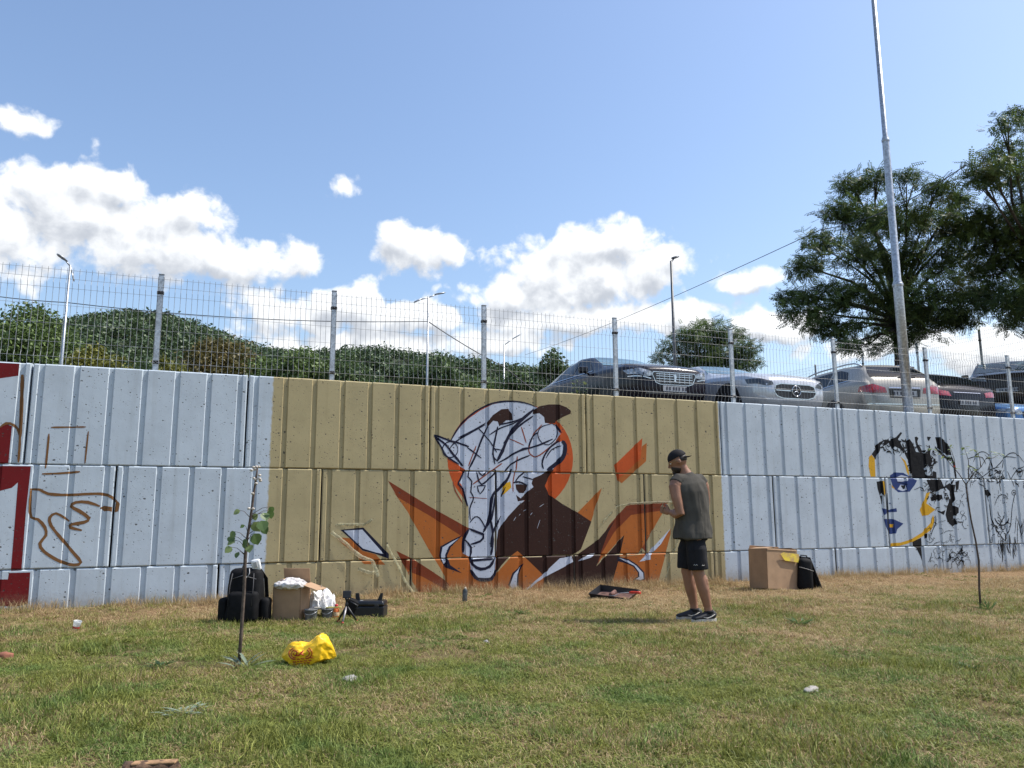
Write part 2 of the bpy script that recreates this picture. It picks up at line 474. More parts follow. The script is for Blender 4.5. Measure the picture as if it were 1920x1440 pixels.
 ("portrait_mural","painted_hair","paint_black",1,"1233.8 246.2 1244 245.5 1236.7 237.7 1233.8 241.4"),
 ("portrait_mural","painted_hair","paint_black",1,"1205.6 70.3 1213.2 72 1211.8 63.8 1206.7 63"),
 ("portrait_mural","painted_hair","paint_black",1,"1228.2 134.4 1242 143.7 1248.3 132.6 1233.9 140 1230 128.8"),
 ("portrait_mural","painted_hair","paint_black",1,"1244.1 140 1257 141 1257.5 134.4 1247.8 128.8"),
 ("portrait_mural","painted_hair","paint_black",4,"1179.5 234.2 1190.2 240.5 1197.3 232.8 1203.2 217.9 1194.9 215.5 1185 220.9"),
 ("portrait_mural","painted_hair","paint_black",4,"1217.6 216 1237.8 214.6 1241.9 201.9 1234.6 188.2 1226 201.2"),
 ("portrait_mural","painted_hair","paint_black",4,"1254.6 226.8 1264.3 220.9 1276.1 211.7 1291.4 208.2 1288 202.4 1268.1 209.6"),
 ("portrait_mural","painted_hair","paint_black",4,"1130.6 236.9 1139.3 238.6 1142.4 233.2 1133.4 228.3 1124.6 225.3"),
 ("portrait_mural","painted_hair","paint_black",4,"1154.9 235.4 1167.1 233.9 1170.1 227.4 1159 228"),
 ("portrait_mural","painted_hair","paint_black",4,"1184.7 213.8 1193.8 206.5 1199.2 188 1202.5 173.1 1190.2 174.8 1185.9 191.5"),
 ("portrait_mural","painted_hair","paint_black",4,"1206.4 206.8 1221.4 205.2 1224.9 192.1 1216 180.8 1206.8 188.1"),
 ("portrait_mural","painted_hair","paint_black",4,"1232.3 168.8 1256.5 167.8 1251.8 161.5 1233.9 161.4"),
 ("portrait_mural","painted_hair","paint_black",4,"1282 159 1293 159.1 1287.9 143.9 1289.6 132.6 1283.4 125.1 1281.4 140.1"),
 ("portrait_mural","painted_hair","paint_black",4,"1265.1 102.8 1277 95.3 1285.3 98.9 1289 87.7 1275.6 84.1 1267.3 89.8"),
 ("portrait_mural","painted_hair","paint_black",4,"1282.3 116.7 1293.7 113.9 1288.3 102.6 1278.2 104.6"),
 ("portrait_mural","painted_accent","yellow_ochre",2,"1091.5 206.2 1097.8 210 1104.3 202.8 1102.8 171.5 1091.6 171.4 1088.7 189.8"),
 ("portrait_mural","painted_accent","yellow_ochre",2,"1164.3 208.7 1175.8 200.6 1182.8 184 1184.7 170 1177.2 180.2 1172.9 196.8"),
 ("portrait_mural","painted_accent","yellow_ochre",2,"1219.2 143.6 1228.5 145.5 1217 125.1 1237.4 114 1219.6 104.5 1204.4 102.7 1199.5 114.1 1209.5 125.1"),
 ("portrait_mural","painted_accent","yellow_ochre",2,"1125.6 56.5 1147.8 57.1 1172.6 62.1 1201 74 1222.9 90.2 1231 104.8 1234.1 95.6 1224.6 79.2 1200.1 66.4 1171.9 56.4 1144.7 51.5 1125 50.8"),
 ("portrait_mural","painted_accent","yellow_ochre",2,"1118.3 164.8 1124.2 161.3 1125.1 146.8 1119.5 139.1 1119.2 150.3"),
 ("portrait_mural","painted_accent","yellow_ochre",2,"1137.3 157.7 1145.8 150.5 1138.7 152.3"),
 ("portrait_mural","painted_shade","blue_paint",1,"1136.2 174.1 1148.9 179.8 1168.5 179.2 1182.6 172.9 1199.2 165.7 1193.3 158.2 1179.5 145.8 1152.4 144.7 1141.1 152.3 1137.6 165"),
 ("portrait_mural","painted_shade","blue_paint",1,"1116.2 98.2 1135.3 98.1 1158.6 89.8 1143 80.1 1139.8 73 1124.2 72.1 1117.3 85.7"),
 ("portrait_mural","painted_shade","blue_paint",1,"1113.4 117 1127.4 113.9 1145.1 117 1145.8 110.3 1124.6 109.6 1116.9 105"),
 ("portrait_mural","painted_shade","blue_paint",1,"1127.5 126 1135.9 126 1132 122.9"),
 ("portrait_mural","painted_eye","paint_white",2,"1151.1 149.8 1158.8 157.9 1173.4 156.9 1174.5 148.9 1162.4 146.6"),
 ("portrait_mural","painted_pupil","paint_black",3,"1159.1 156.5 1173 157.5 1170.8 151.4 1164 149.9"),
 ("portrait_mural","painted_lid","paint_white",2,"1150.9 170.7 1163.1 175.2 1180.5 171.8 1177.2 165.1 1161.8 163.4 1152.6 163.7"),
 ("portrait_mural","painted_lip","yellow_ochre",2,"1126 89.2 1136.8 89.1 1135.7 83.4 1126.1 83.5"),
 ("goat_mural","painted_eye","paint_black",1,"1366.5 150.1 1379.4 150.9 1382.3 140.5 1372.2 134.7 1368.7 142.4"),
 ("goat_mural","painted_eye","paint_black",1,"1446.3 145.5 1445.7 144.4 1444.4 143.8 1443.1 143.8 1442 144.4 1441.7 145.4 1442.3 146.5 1443.6 147.1 1444.9 147.1 1446 146.5"),
]
PAINT_STROKES = [  # mural, paint, brush width in cm, centre line in cm
 ("animal_mural","navy",2.52,"324.5 212 331.5 224.5 342.8 239.3 360.1 254.5 380.6 265.9 398.4 271 419.5 273 437.8 271.4 454.7 267.2"),
 ("animal_mural","navy",2.71,"300.5 220.1 324.5 212 335.9 209.6 351.6 204.6"),
 ("animal_mural","navy",3.29,"300.6 218.1 317.5 206.4 326.1 195.8 343.2 177.2"),
 ("animal_mural","navy",2.32,"300.3 219.4 310.5 203.5 319.1 190.3 337.5 179.1"),
 ("animal_mural","navy",1.94,"348.8 203.8 360.3 195.9 370.5 188.6"),
 ("animal_mural","navy",2.13,"323.2 201.2 331.6 210.9 353 223.9 376.2 237.1"),
 ("animal_mural","navy",1.74,"335.8 216.5 363.1 231.1 377.7 239.9"),
 ("animal_mural","navy",2.91,"380.6 234.5 370.4 214.7 361.8 192.5 351.8 173.3"),
 ("animal_mural","navy",1.74,"366 231.2 380.7 216.4 393.9 197.4"),
 ("animal_mural","navy",2.52,"395.4 235 391 215.3 388 197.3 391 180.8"),
 ("animal_mural","navy",2.32,"398.4 237.9 419.4 242.9 434.6 249.2"),
 ("animal_mural","navy",1.94,"382.1 222 398.4 232.3 419.4 240.1 430 246.1"),
 ("animal_mural","navy",4.65,"453.1 262.8 434.6 247.7 419.3 231.6 408.8 214.5 402.8 200.4 394.6 185.7"),
 ("animal_mural","navy",2.71,"451.5 252.7 431.5 239.1 416.3 224.5 404.3 210.9"),
 ("animal_mural","navy",2.32,"459 228.7 449.7 221.3 443.4 207"),
 ("animal_mural","navy",1.74,"388 202.8 401.3 201"),
 ("animal_mural","navy",2.13,"386.5 195.8 394.6 185 404.3 201.8"),
 ("animal_mural","navy",2.71,"493.1 216.9 478.9 207.9 467.9 193.5 464.7 182.1 466.9 175.1"),
 ("animal_mural","navy",6.59,"497.1 216.7 502.2 211.4 500.7 197 492.7 186.9 473 173.1"),
 ("animal_mural","navy",1.74,"470.9 190.7 480.4 203.7 496.2 209.8"),
 ("animal_mural","navy",2.52,"482.2 219.4 457.2 208.8 426.7 199.6 411.7 190.9 395.4 182.2"),
 ("animal_mural","navy",2.32,"444.9 194.4 423.6 185.6 411.6 177 405.7 170"),
 ("animal_mural","navy",1.94,"423.7 198.1 434.3 204 443.4 205.6"),
 ("animal_mural","navy",2.71,"346.1 171.8 339.1 158.3 336.3 151.5 343.4 144.9 347.8 128.8 349.9 120.8"),
 ("animal_mural","navy",1.94,"353.2 173.3 350.4 162.4 356.2 155.8 354.8 140.9 359.1 132.9 353.5 118.1 354.3 102.2"),
 ("animal_mural","navy",2.32,"363.3 169.4 370.6 151.8 392.4 169.8 388 172.5"),
 ("animal_mural","navy",2.13,"377.8 169.6 372 164.1 366.2 169.4"),
 ("animal_mural","navy",1.94,"364.1 149.1 376.4 149.9 368.5 138.3 364.5 148.4"),
 ("animal_mural","navy",3.87,"416.9 174.3 411.6 161.8 404.2 152.1 395.3 143.9 388 137 385.1 122.1 383.7 108.7 379.3 95.3 373.6 84.7"),
 ("animal_mural","navy",1.36,"393.2 169.8 393.4 142.5 394.5 88.4"),
 ("animal_mural","navy",2.52,"419 154.3 428 155.8 441.8 151.1"),
 ("animal_mural","navy",2.13,"438.6 170.5 428 163.4 422 155.1"),
 ("animal_mural","navy",1.94,"434 163.5 450.7 159.2"),
 ("animal_mural","navy",1.74,"353.6 98.2 360.7 106.1 367.8 104.7 375 94 376.8 87.3"),
 ("animal_mural","navy",2.71,"352.2 90.2 366.5 84.8 375.1 82"),
 ("animal_mural","navy",1.74,"407.1 148.1 401.2 134.4 404.1 142.6"),
 ("animal_mural","navy",1.74,"401.1 107.2 392.4 95.2 386.6 83.2"),
 ("animal_mural","navy",1.55,"480.9 242.3 488.7 238.3 490.9 228.3 486.9 219.6 475.8 210.7 465 213.2 458.9 221.6 459 230.1 465.3 237.5 480.9 242.3"),
 ("animal_mural","navy",3.1,"487.2 242.6 496.5 229.2"),
 ("animal_mural","navy",1.55,"335.2 200.1 334.9 197.2 333.7 194.5 332 192.2 329.6 190.3 326.9 189.2 324 188.7 321.1 189.1 318.4 190.1 316 191.8 314.2 194.1 313.1 196.7 312.6 199.5 313 202.4 314.1 205.1 315.9 207.5 318.2 209.3 320.9 210.5 323.8 210.9 326.7 210.6 329.5 209.6 331.8 207.9 333.7 205.6 334.8 203 335.2 200.1"),
 ("animal_mural","navy",2.82,"346.3 75.1 355.4 64.4 354.3 51.7"),
 ("animal_mural","navy",3.13,"355.3 87.8 373.8 81.1 369.2 72.6 355.4 68.6"),
 ("animal_mural","navy",4.07,"353.7 52.7 357.8 41 369.3 34.3 383.1 37.8 390.5 48.7"),
 ("animal_mural","navy",4.69,"355.1 33.7 364.7 21.4 385.4 20.7 392.8 32.6"),
 ("animal_mural","navy",2.82,"385.4 100.4 388.2 74.5 385.4 53.1"),
 ("animal_mural","navy",2.5,"397.1 100.4 387.7 83.1 385.4 63.8"),
 ("animal_mural","navy",3.76,"355.5 46.3 387.7 48.3"),
 ("animal_mural","navy",3.76,"344.6 57.2 345.1 75.2 351.9 88.9"),
 ("animal_mural","navy",2.82,"373.7 87.6 385.4 102.6 392.4 139.7"),
 ("animal_mural","red_brown",1.74,"362.5 206.3 351.1 177.3"),
 ("animal_mural","red_brown",1.74,"432.2 235.6 439.7 212.5"),
 ("animal_mural","red_brown",1.47,"411.8 218.7 436.2 208.9"),
 ("animal_mural","red_brown",2.14,"425.5 192.6 423.6 172.4"),
 ("animal_mural","red_brown",1.87,"402 182.1 357.6 151.7"),
 ("animal_mural","red_brown",1.07,"352 133.5 380 131.6"),
 ("animal_mural","red_brown",1.87,"465.3 240.3 451.2 224.2 443.4 201.4 451 193.1 461.7 195.5 493.2 219.8"),
 ("animal_mural","red_brown",1.87,"336.3 152.9 340.6 143.5 346.3 130.2"),
 ("animal_mural","red_brown",1.6,"422.8 173 419 156.4 419 141.3"),
 ("animal_mural","red_brown",1.6,"328.5 155.5 332.1 142.1 343.5 124.8"),
 ("animal_mural","paint_white",0.67,"460.2 120 467.1 124.2"),
 ("animal_mural","paint_white",0.67,"434.5 113.9 439.7 115.9"),
 ("animal_mural","paint_white",0.67,"419.5 100.3 423.2 105.7"),
 ("animal_mural","paint_white",0.67,"427.7 107.8 430 109.8"),
 ("animal_mural","paint_white",0.67,"445.7 108.4 448.7 111.8"),
 ("animal_mural","paint_white",0.67,"456.1 89.1 460.8 101.4"),
 ("red_mural","umber_light",4.18,"-204 275.6 -201.6 238.7 -199.9 201.1"),
 ("red_mural","umber_light",2.79,"-220.9 212.1 -215.3 217 -207.1 214.9 -200.5 203.4 -199.1 172"),
 ("sketch_mural","umber_light",1.86,"-169.2 213.9 -132.5 215.7"),
 ("sketch_mural","umber_light",2.32,"-170.7 206.3 -170.7 187.8 -171 165.5"),
 ("sketch_mural","umber_light",1.86,"-129.6 210.5 -130.1 188.8 -130.4 172.1"),
 ("sketch_mural","umber_light",2.32,"-174.1 158.9 -155.7 159.9 -134.9 162.1"),
 ("sketch_mural","umber_light",3.25,"-184.9 141 -174.7 140.6 -166.2 136 -145.4 134.7 -111.8 136.2 -98.6 132 -91.6 124.4"),
 ("sketch_mural","umber_light",3.72,"-110.8 121.4 -123.8 126.1 -136.4 126.1 -141.3 121.4 -131.5 115.5 -121.4 107.3 -126.3 102.7 -138.7 100.5 -140.5 97 -127.7 93.4"),
 ("sketch_mural","umber_light",3.25,"-142.1 104 -147.6 108.6 -156.2 113.3 -162 108.7 -160.2 99.5 -147.7 83.3 -134.1 67 -126.1 56.5 -133.1 53.7 -147.8 58.2 -165 69.9 -169.8 79.1 -164.4 88.1 -166.2 97.3 -174 106.5 -181.3 108.9 -183.4 122.6 -183.8 139.8"),
 ("portrait_mural","paint_black",4.28,"1289.7 211.4 1294.2 199 1296.1 183.8 1297.5 169.6"),
 ("portrait_mural","paint_black",1.36,"1126.2 143.1 1125.5 114.3 1124.4 85.7 1124.3 50.1"),
 ("portrait_mural","paint_black",1.75,"1237.1 102.9 1235.5 90 1226.4 77.3 1220.1 66.4"),
 ("portrait_mural","paint_black",1.17,"1151.9 162.4 1166.4 160.7 1176 158.1"),
 ("portrait_mural","paint_black",0.67,"1273 65.6 1276.6 66.6 1279.4 64.8 1281.2 62.2 1282.5 59.3"),
 ("portrait_mural","paint_black",0.68,"1246.7 59.7 1247.1 56.6 1250 55 1253.5 55.8 1256.9 57 1259.9 59.1"),
 ("portrait_mural","paint_black",0.68,"1294.9 95.6 1292.4 97.7 1288.8 96.7 1285.5 94.9 1282.4 93"),
 ("portrait_mural","paint_black",0.6,"1229.3 87.4 1229.3 84.2 1226.3 82.2 1223 80.8 1220.2 82.4 1218.4 85"),
 ("portrait_mural","paint_black",0.76,"1250.6 56.3 1250.4 53.1 1250.3 50 1252.4 47.6 1255.5 46.1"),
 ("portrait_mural","paint_black",0.8,"1284.2 93.4 1280.5 92.9 1278.5 90 1277.1 86.9 1276 83.8 1278.2 81.4 1280.8 79.4"),
 ("portrait_mural","paint_black",1.12,"1304.2 89.9 1300.7 90.7 1297.1 90.5 1294 92 1290.6 92.7 1287 93.3 1283.9 94.6"),
 ("portrait_mural","paint_black",1.0,"1243.1 57 1239.5 56.5 1236 56.2 1232.5 55.4 1229 54.4 1226.3 52.3 1224.2 49.6"),
 ("portrait_mural","paint_black",0.87,"1219 73.3 1221.7 75.6 1222.3 78.8 1220.4 81.3 1216.9 80.7 1213.5 79.4 1213.1 76.2"),
 ("portrait_mural","paint_black",1.08,"1299.3 96 1300.2 99.2 1302.8 101.8 1306 103.6 1309.3 102.4 1311.6 100.1 1311.9 96.9 1308.7 94.9"),
 ("portrait_mural","paint_black",1.13,"1311.6 79.6 1307.9 79.7 1304.5 80.7 1303 83.5 1301.3 86.2 1301.9 89.5 1303.7 92.5 1305.5 95.5"),
 ("portrait_mural","paint_black",0.91,"1302 93.5 1298.6 92 1294.9 91.6 1291.3 90.7 1287.6 90.2 1284.4 88.3 1281.6 86.1"),
 ("portrait_mural","paint_black",0.77,"1277.1 60.9 1273.6 59.8 1270.1 60.4 1267.2 62.1 1267.5 65.3 1269.9 67.9 1273.5 67.8"),
 ("portrait_mural","paint_black",1.09,"1240.2 88.5 1236.7 88.9 1233.8 90.4 1232.1 93 1232.3 96.2 1232.9 99.4 1235.3 102"),
 ("portrait_mural","paint_black",0.97,"1278.3 53.9 1281.6 55.5 1284.7 57.4 1288.2 58.3 1291.7 59.7 1294.3 62.2"),
 ("portrait_mural","paint_black",0.95,"1252.7 72.1 1255.9 73.8 1259.3 75.3 1262.9 75.7 1266.4 76.6 1269.8 75.9 1273.4 76.1 1277 76"),
 ("portrait_mural","paint_black",0.83,"1228 65.4 1226.5 62.4 1225 59.4 1221.8 57.8 1218.8 56 1215.4 56.5 1212.4 57.8 1210.2 60.1"),
 ("portrait_mural","paint_black",0.8,"1245.8 69.9 1249.2 71.3 1251.5 73.9 1251.8 77.2 1250.3 79.9 1246.9 80.7 1243.5 81.2"),
 ("portrait_mural","paint_black",0.9,"1214.4 72.8 1215.6 69.9 1217.3 67.3 1219.2 64.8 1222 63 1224.8 61.3 1227.3 59.3"),
 ("portrait_mural","paint_black",0.65,"1260.8 94.9 1257.2 94 1253.7 93.3 1250.2 92.1 1246.7 91.9 1243.5 90.2"),
 ("portrait_mural","paint_black",0.68,"1268 72 1269.6 69.3 1268.9 66.1 1267.6 63 1265.8 60 1262.9 57.9 1259.9 55.8 1256.4 55.4"),
 ("portrait_mural","paint_black",0.86,"1270.1 65.7 1270.4 62.5 1270.3 59.3 1271.4 56.4 1274.2 54.6"),
 ("portrait_mural","paint_black",1.04,"1223 72.3 1219.5 71.3 1217.6 68.5 1216.5 65.4 1217.1 62.3 1217.3 59.2"),
 ("portrait_mural","paint_black",0.59,"1237.5 89.6 1236.9 86.4 1233.4 85.4 1230.3 86.7 1230.2 89.9 1233.2 91.8 1236.3 90.4"),
 ("portrait_mural","paint_black",0.6,"1225.4 89 1225.3 92.2 1225.2 95.4 1226.6 98.4 1228.7 101.2"),
 ("portrait_mural","paint_black",0.95,"1234.5 27.8 1237.8 29.2 1240.9 28 1243 25.6 1243.1 22.5 1240.7 19.9"),
 ("portrait_mural","paint_black",0.92,"1284.7 21.9 1281.8 23.6 1278.8 25.2 1275.8 26.8 1272.7 28.2 1269.3 29 1265.8 28.6"),
 ("portrait_mural","paint_black",1.17,"1290.3 40.7 1288.3 37.9 1286.3 35 1282.9 33.7 1279.9 35.3"),
 ("portrait_mural","paint_black",0.67,"1279.6 41.6 1281.4 44.6 1280.5 47.6 1277.7 49.5 1275.1 51.4"),
 ("portrait_mural","paint_black",0.92,"1269.1 28.5 1269.8 25.4 1269.4 22.3 1267.6 19.4 1266 16.4"),
 ("portrait_mural","paint_black",0.8,"1222 30.2 1218.5 30 1215.5 28 1214.5 25 1214.3 21.8"),
 ("portrait_mural","paint_black",0.6,"1282.2 24.4 1285.3 23 1288.9 23.1 1291.7 25.3 1291.8 28.5 1290.1 31.2 1287.5 33.2"),
 ("portrait_mural","paint_black",1.14,"1293.3 24.5 1289.9 23.1 1287.1 20.9 1283.9 19 1282.5 16 1280.9 13.1 1281.3 9.9 1283.4 7.5"),
 ("portrait_mural","paint_black",0.79,"1276.8 35.3 1275.9 32.1 1274 29.3 1270.5 28.3 1267 28.9 1264.3 30.7 1262.9 33.6 1264.2 36.6"),
 ("portrait_mural","paint_black",0.6,"1248.6 39.1 1252.1 40.2 1255.5 41.2 1258.7 42.9 1262.2 42.4 1265.8 42.2 1269.4 42.4 1272.9 43.3"),
 ("portrait_mural","paint_black",0.64,"1229.3 37.4 1225.8 37.6 1223.2 39.5 1223.8 42.7 1226.6 44.8 1230.1 45.5 1233.3 44.4"),
 ("portrait_mural","paint_black",0.6,"1226.5 38.7 1225.1 35.7 1225.2 32.6 1226.6 29.8 1229.4 28 1232.8 27.4 1236.3 28 1239.6 29.3"),
 ("portrait_mural","paint_black",0.68,"1299.9 29.4 1303.6 29.8 1306.5 28.1 1309.6 26.6 1311.7 24.1 1313.5 21.5 1313.9 18.4 1312.5 15.3"),
 ("portrait_mural","paint_black",0.86,"1231.5 43.5 1232.1 40.5 1234.1 38 1237 36.4 1240.4 37.7 1242.1 40.6 1240.4 43.2 1238.4 45.7"),
 ("portrait_mural","paint_black",1.07,"1286.3 36.8 1288.2 34.3 1291.8 34.1 1294.9 36 1296.2 39.1 1295.8 42.2 1292.6 43.5 1289.6 41.4"),
 ("portrait_mural","paint_black",0.61,"1290.4 22.4 1293.7 21.3 1296.4 19.4 1296.8 16.3 1297.7 13.2 1298.4 10.1"),
 ("portrait_mural","paint_black",0.69,"1250.1 41.8 1249.5 38.7 1248.1 35.6 1245.8 33.1 1244.8 30 1243.6 26.9 1242.3 23.9"),
 ("portrait_mural","paint_black",0.87,"1230.6 10.9 1230.2 14 1229 16.8 1225.7 17.7 1223 15.5 1221.9 12.5"),
 ("portrait_mural","paint_black",1.04,"1265.4 29.9 1264.8 33 1266.7 35.9 1270.2 36.9 1273.7 36.7 1277.3 36.6 1280.7 35.6"),
 ("portrait_mural","paint_black",0.61,"1235.7 29.7 1238.4 27.8 1241.6 26.8 1245 26 1248.1 24.8 1251.5 24.1 1255.1 24.7 1258.6 24.5"),
 ("portrait_mural","paint_black",0.6,"1230.2 34.1 1228.2 31.3 1228.5 28.2 1229.9 25.4 1233.3 25.2 1236.2 27.3 1238.7 29.7 1238.2 32.8"),
 ("portrait_mural","paint_black",0.66,"1223.1 19.7 1222.5 22.8 1219.4 24 1215.9 24.2 1213.2 22.1"),
 ("portrait_mural","paint_black",1.06,"1218 38.5 1218.1 35.4 1217.2 32.3 1214.9 29.8 1213.2 27 1211.9 24 1208.8 22.3"),
 ("portrait_mural","paint_black",0.74,"1252.9 34.5 1254 37.6 1251.9 40 1248.3 40 1246.2 37.4 1245.8 34.2 1248.6 32.5 1251.8 31.3"),
 ("portrait_mural","paint_black",1.03,"1267.6 20.6 1267.2 17.4 1266.8 14.2 1265.8 11.1 1262.7 9.4 1259.2 8.6 1255.6 8.8 1252.4 10"),
 ("portrait_mural","paint_black",0.58,"1300.3 23.4 1303.8 24.6 1307.4 24.4 1310.6 23.1 1314.1 22.3"),
 ("portrait_mural","paint_black",0.79,"1299.1 34.3 1296.8 36.7 1293.6 37.9 1290 37.6 1286.4 36.8 1283.2 35 1280 33.3 1277.8 30.6"),
 ("portrait_mural","paint_black",0.88,"1291.3 21.5 1290.9 19.4 1289.6 17.6 1287.6 16.4 1285.6 15.2 1283.5 14.2 1281.2 14.4"),
 ("portrait_mural","paint_black",1.45,"1287.2 27.7 1287.1 29.8 1285.6 31.2 1283.3 31.4 1281.2 30.4"),
 ("portrait_mural","paint_black",1.44,"1279.9 24.2 1279.2 26.1 1280.5 27.9 1282.5 29.1 1284.8 28.9"),
 ("portrait_mural","paint_black",1.68,"1284.5 35.2 1286.8 35.1 1289.1 35.5 1291.4 36.1 1292.9 37.8 1294.2 39.6 1293.1 41.4"),
 ("portrait_mural","paint_black",1.28,"1272.6 40.9 1272.3 38.9 1270.4 37.5 1268.3 38.2 1267.6 40.1 1268.6 42 1270.3 43.5"),
 ("portrait_mural","paint_black",1.09,"1301.1 35.9 1303.1 35.1 1304.9 33.8 1306.8 32.7 1308.1 31.1 1309.3 29.4 1310.9 28 1312 26.3"),
 ("portrait_mural","paint_black",1.7,"1274.3 23.2 1276.2 24.4 1278 25.9 1279.9 27.3 1282.2 27.6 1284.2 26.9 1286.5 26.4"),
 ("portrait_mural","paint_black",1.72,"1264.8 32.8 1265.1 30.8 1265.2 28.8 1264.6 26.8 1262.9 25.3 1261.1 23.9 1259.4 22.4 1257.2 21.5"),
 ("portrait_mural","paint_black",0.85,"1270.6 41.1 1272.1 39.7 1273.8 38.4 1275.9 37.6 1277.4 36.2 1279.1 34.9"),
 ("portrait_mural","paint_black",1.59,"1303.8 38 1301.5 37.8 1299.4 36.7 1297.5 35.4 1297.3 33.3 1298.1 31.4"),
 ("portrait_mural","paint_black",1.21,"1283 39.3 1284.8 38.1 1287.2 38.2 1289.5 38.7 1291.5 39.9"),
 ("portrait_mural","paint_black",0.95,"1274.4 24.8 1274.2 22.7 1272.3 21.4 1270.1 20.6 1267.8 20.4"),
 ("portrait_mural","paint_black",1.7,"1298.7 19.4 1298 21.3 1296.1 22.2 1293.8 22.7 1291.5 22.1 1289.3 21.3 1287.6 19.8 1285.6 18.5"),
 ("portrait_mural","paint_black",1.11,"1263.6 25.3 1263.5 27.3 1263.9 29.3 1264.2 31.4 1263.2 33.1"),
 ("portrait_mural","paint_black",1.28,"1266.2 22 1265.9 24 1266.1 26.1 1266.7 28.1 1268.6 29.3"),
 ("portrait_mural","paint_black",0.95,"1263.6 32.7 1263.8 30.7 1262.5 28.9 1260.7 27.5 1258.7 26.4"),
 ("portrait_mural","paint_black",1.02,"1297 22.3 1296.2 20.3 1296.8 18.4 1296.8 16.3 1297.4 14.4 1299.1 13"),
 ("portrait_mural","paint_black",1.36,"1281.4 33.1 1279.7 31.6 1278.5 29.8 1279.8 28.2 1281.9 27.6 1284.2 27.3"),
 ("portrait_mural","paint_black",1.48,"1297.9 30.8 1300.2 30.7 1302.5 30.7 1304.8 31.3 1306.8 32.5 1308.2 34.3 1307.9 36.4 1306.3 37.8"),
 ("portrait_mural","paint_black",1.54,"1295.7 23.1 1294 24.3 1293.9 26.4 1295.8 27.7 1298 28.7"),
 ("portrait_mural","paint_black",0.85,"1278.2 20.2 1280.1 21.6 1280.5 23.6 1279.7 25.5 1277.5 26 1275.2 25.9 1272.9 25.6 1270.6 25"),
 ("portrait_mural","paint_black",1.23,"1292.5 40.5 1290.7 39.1 1289.8 37.1 1290.5 35.2 1292.2 33.9"),
 ("portrait_mural","paint_black",1.64,"1264.9 33.9 1262.7 33.2 1262 31.2 1262.6 29.3 1264.6 28.5 1266.7 29.6 1267.1 31.6 1266.9 33.6"),
 ("portrait_mural","paint_black",1.03,"1286.1 35.2 1288.1 34.4 1290.3 33.8 1292.5 33.4 1294.5 32.4 1296.7 32.2 1299.1 32.1"),
 ("portrait_mural","paint_black",1.37,"1284.2 25.4 1286.4 24.7 1288.2 23.5 1290.1 22.6 1292.1 21.6"),
 ("portrait_mural","paint_black",1.33,"1297 40 1294.7 39.5 1292.7 38.3 1291.6 36.4 1292.2 34.4 1294.4 34 1296.2 35.6 1297.5 37.4"),
 ("portrait_mural","paint_black",1.16,"1272.9 28.9 1270.7 29.4 1268.5 29 1266.2 29.1 1264.1 28.1 1262.2 26.7 1260.3 25.5 1258.5 24.1"),
 ("portrait_mural","paint_black",0.82,"1302.1 34.5 1300.6 35.9 1299.1 37.4 1297.6 38.8 1297.1 40.8 1297.9 42.8"),
 ("portrait_mural","paint_black",1.39,"1294.6 38.7 1295.9 40.6 1296.2 42.6 1296.8 44.7 1297.5 46.7 1297.3 48.7 1297.5 50.8"),
 ("portrait_mural","paint_black",1.22,"1277.7 27.8 1277.3 25.7 1276.9 23.7 1277 21.7 1277.8 19.8 1278.4 17.9 1279.9 16.4 1282.2 16.4"),
 ("portrait_mural","paint_black",1.37,"1291.1 27.9 1290.9 29.9 1290.4 31.8 1290.8 33.9 1292 35.8"),
 ("portrait_mural","paint_black",1.3,"1269.5 21 1271.8 21.6 1273.6 23 1273.9 25.1 1272.8 26.8"),
 ("portrait_mural","paint_black",1.23,"1296.5 20.1 1295.6 21.9 1293.7 23 1291.4 23 1289.6 21.5 1287.9 20 1286.8 18.1 1285.5 16.3"),
 ("portrait_mural","paint_black",1.28,"1268.7 37.1 1267.1 35.5 1265.1 34.3 1263.2 35.3 1262.7 37.3 1263.5 39.3"),
 ("portrait_mural","paint_black",0.71,"1149.2 236.4 1151.4 237.7 1152.6 239.9 1151.5 241.8 1149.4 242.9 1147 243 1144.6 242.1 1142.3 241.1"),
 ("portrait_mural","paint_black",0.95,"1137.1 236.7 1134.7 236.1 1133.1 234.1 1132.8 231.8 1133.7 229.8 1134.5 227.7 1136.5 226.6"),
 ("portrait_mural","paint_black",0.9,"1166.8 219.9 1168.5 218.5 1168.5 216.1 1168.2 213.8 1166.4 212 1164.6 210.2 1162.1 209.7"),
 ("portrait_mural","paint_black",0.62,"1131.5 232.8 1131.5 235.1 1129.9 236.6 1127.4 236.5 1125.5 234.9 1123.6 233.2 1123.1 230.9"),
 ("portrait_mural","paint_black",0.88,"1124.1 239.2 1126.1 238.1 1127.6 236.5 1129.1 234.8 1130.8 233.4 1131.7 231.3 1132.3 229.2 1133.1 227.1"),
 ("portrait_mural","paint_black",0.84,"1190.1 220.7 1188.8 218.6 1188.8 216.2 1190.9 215.2 1193.1 214.3 1195.6 214.5"),
 ("portrait_mural","paint_black",0.7,"1138.8 228.2 1141.2 228 1143.2 227 1145.6 227 1148.1 226.9 1150.5 227.8"),
 ("portrait_mural","paint_black",0.85,"1186.6 225.9 1189.1 226 1191.6 226.6 1194.1 227.2 1196.5 228 1198.4 229.9 1198.9 232.2 1199.1 234.6"),
 ("portrait_mural","paint_black",0.84,"1148.7 224.9 1149.9 223.1 1150.3 220.9 1151.3 218.9 1150.8 216.6 1150.9 214.3 1151.4 212.1 1152.6 210.2"),
 ("portrait_mural","paint_black",0.9,"1165.3 222.1 1166.2 220 1165.5 217.7 1163.9 215.8 1161.6 214.6"),
 ("portrait_mural","paint_black",0.66,"1161.9 236.5 1164 235.7 1166.1 234.7 1167.3 232.8 1167.2 230.4 1167.4 228.1 1167.7 225.9 1166.8 223.6"),
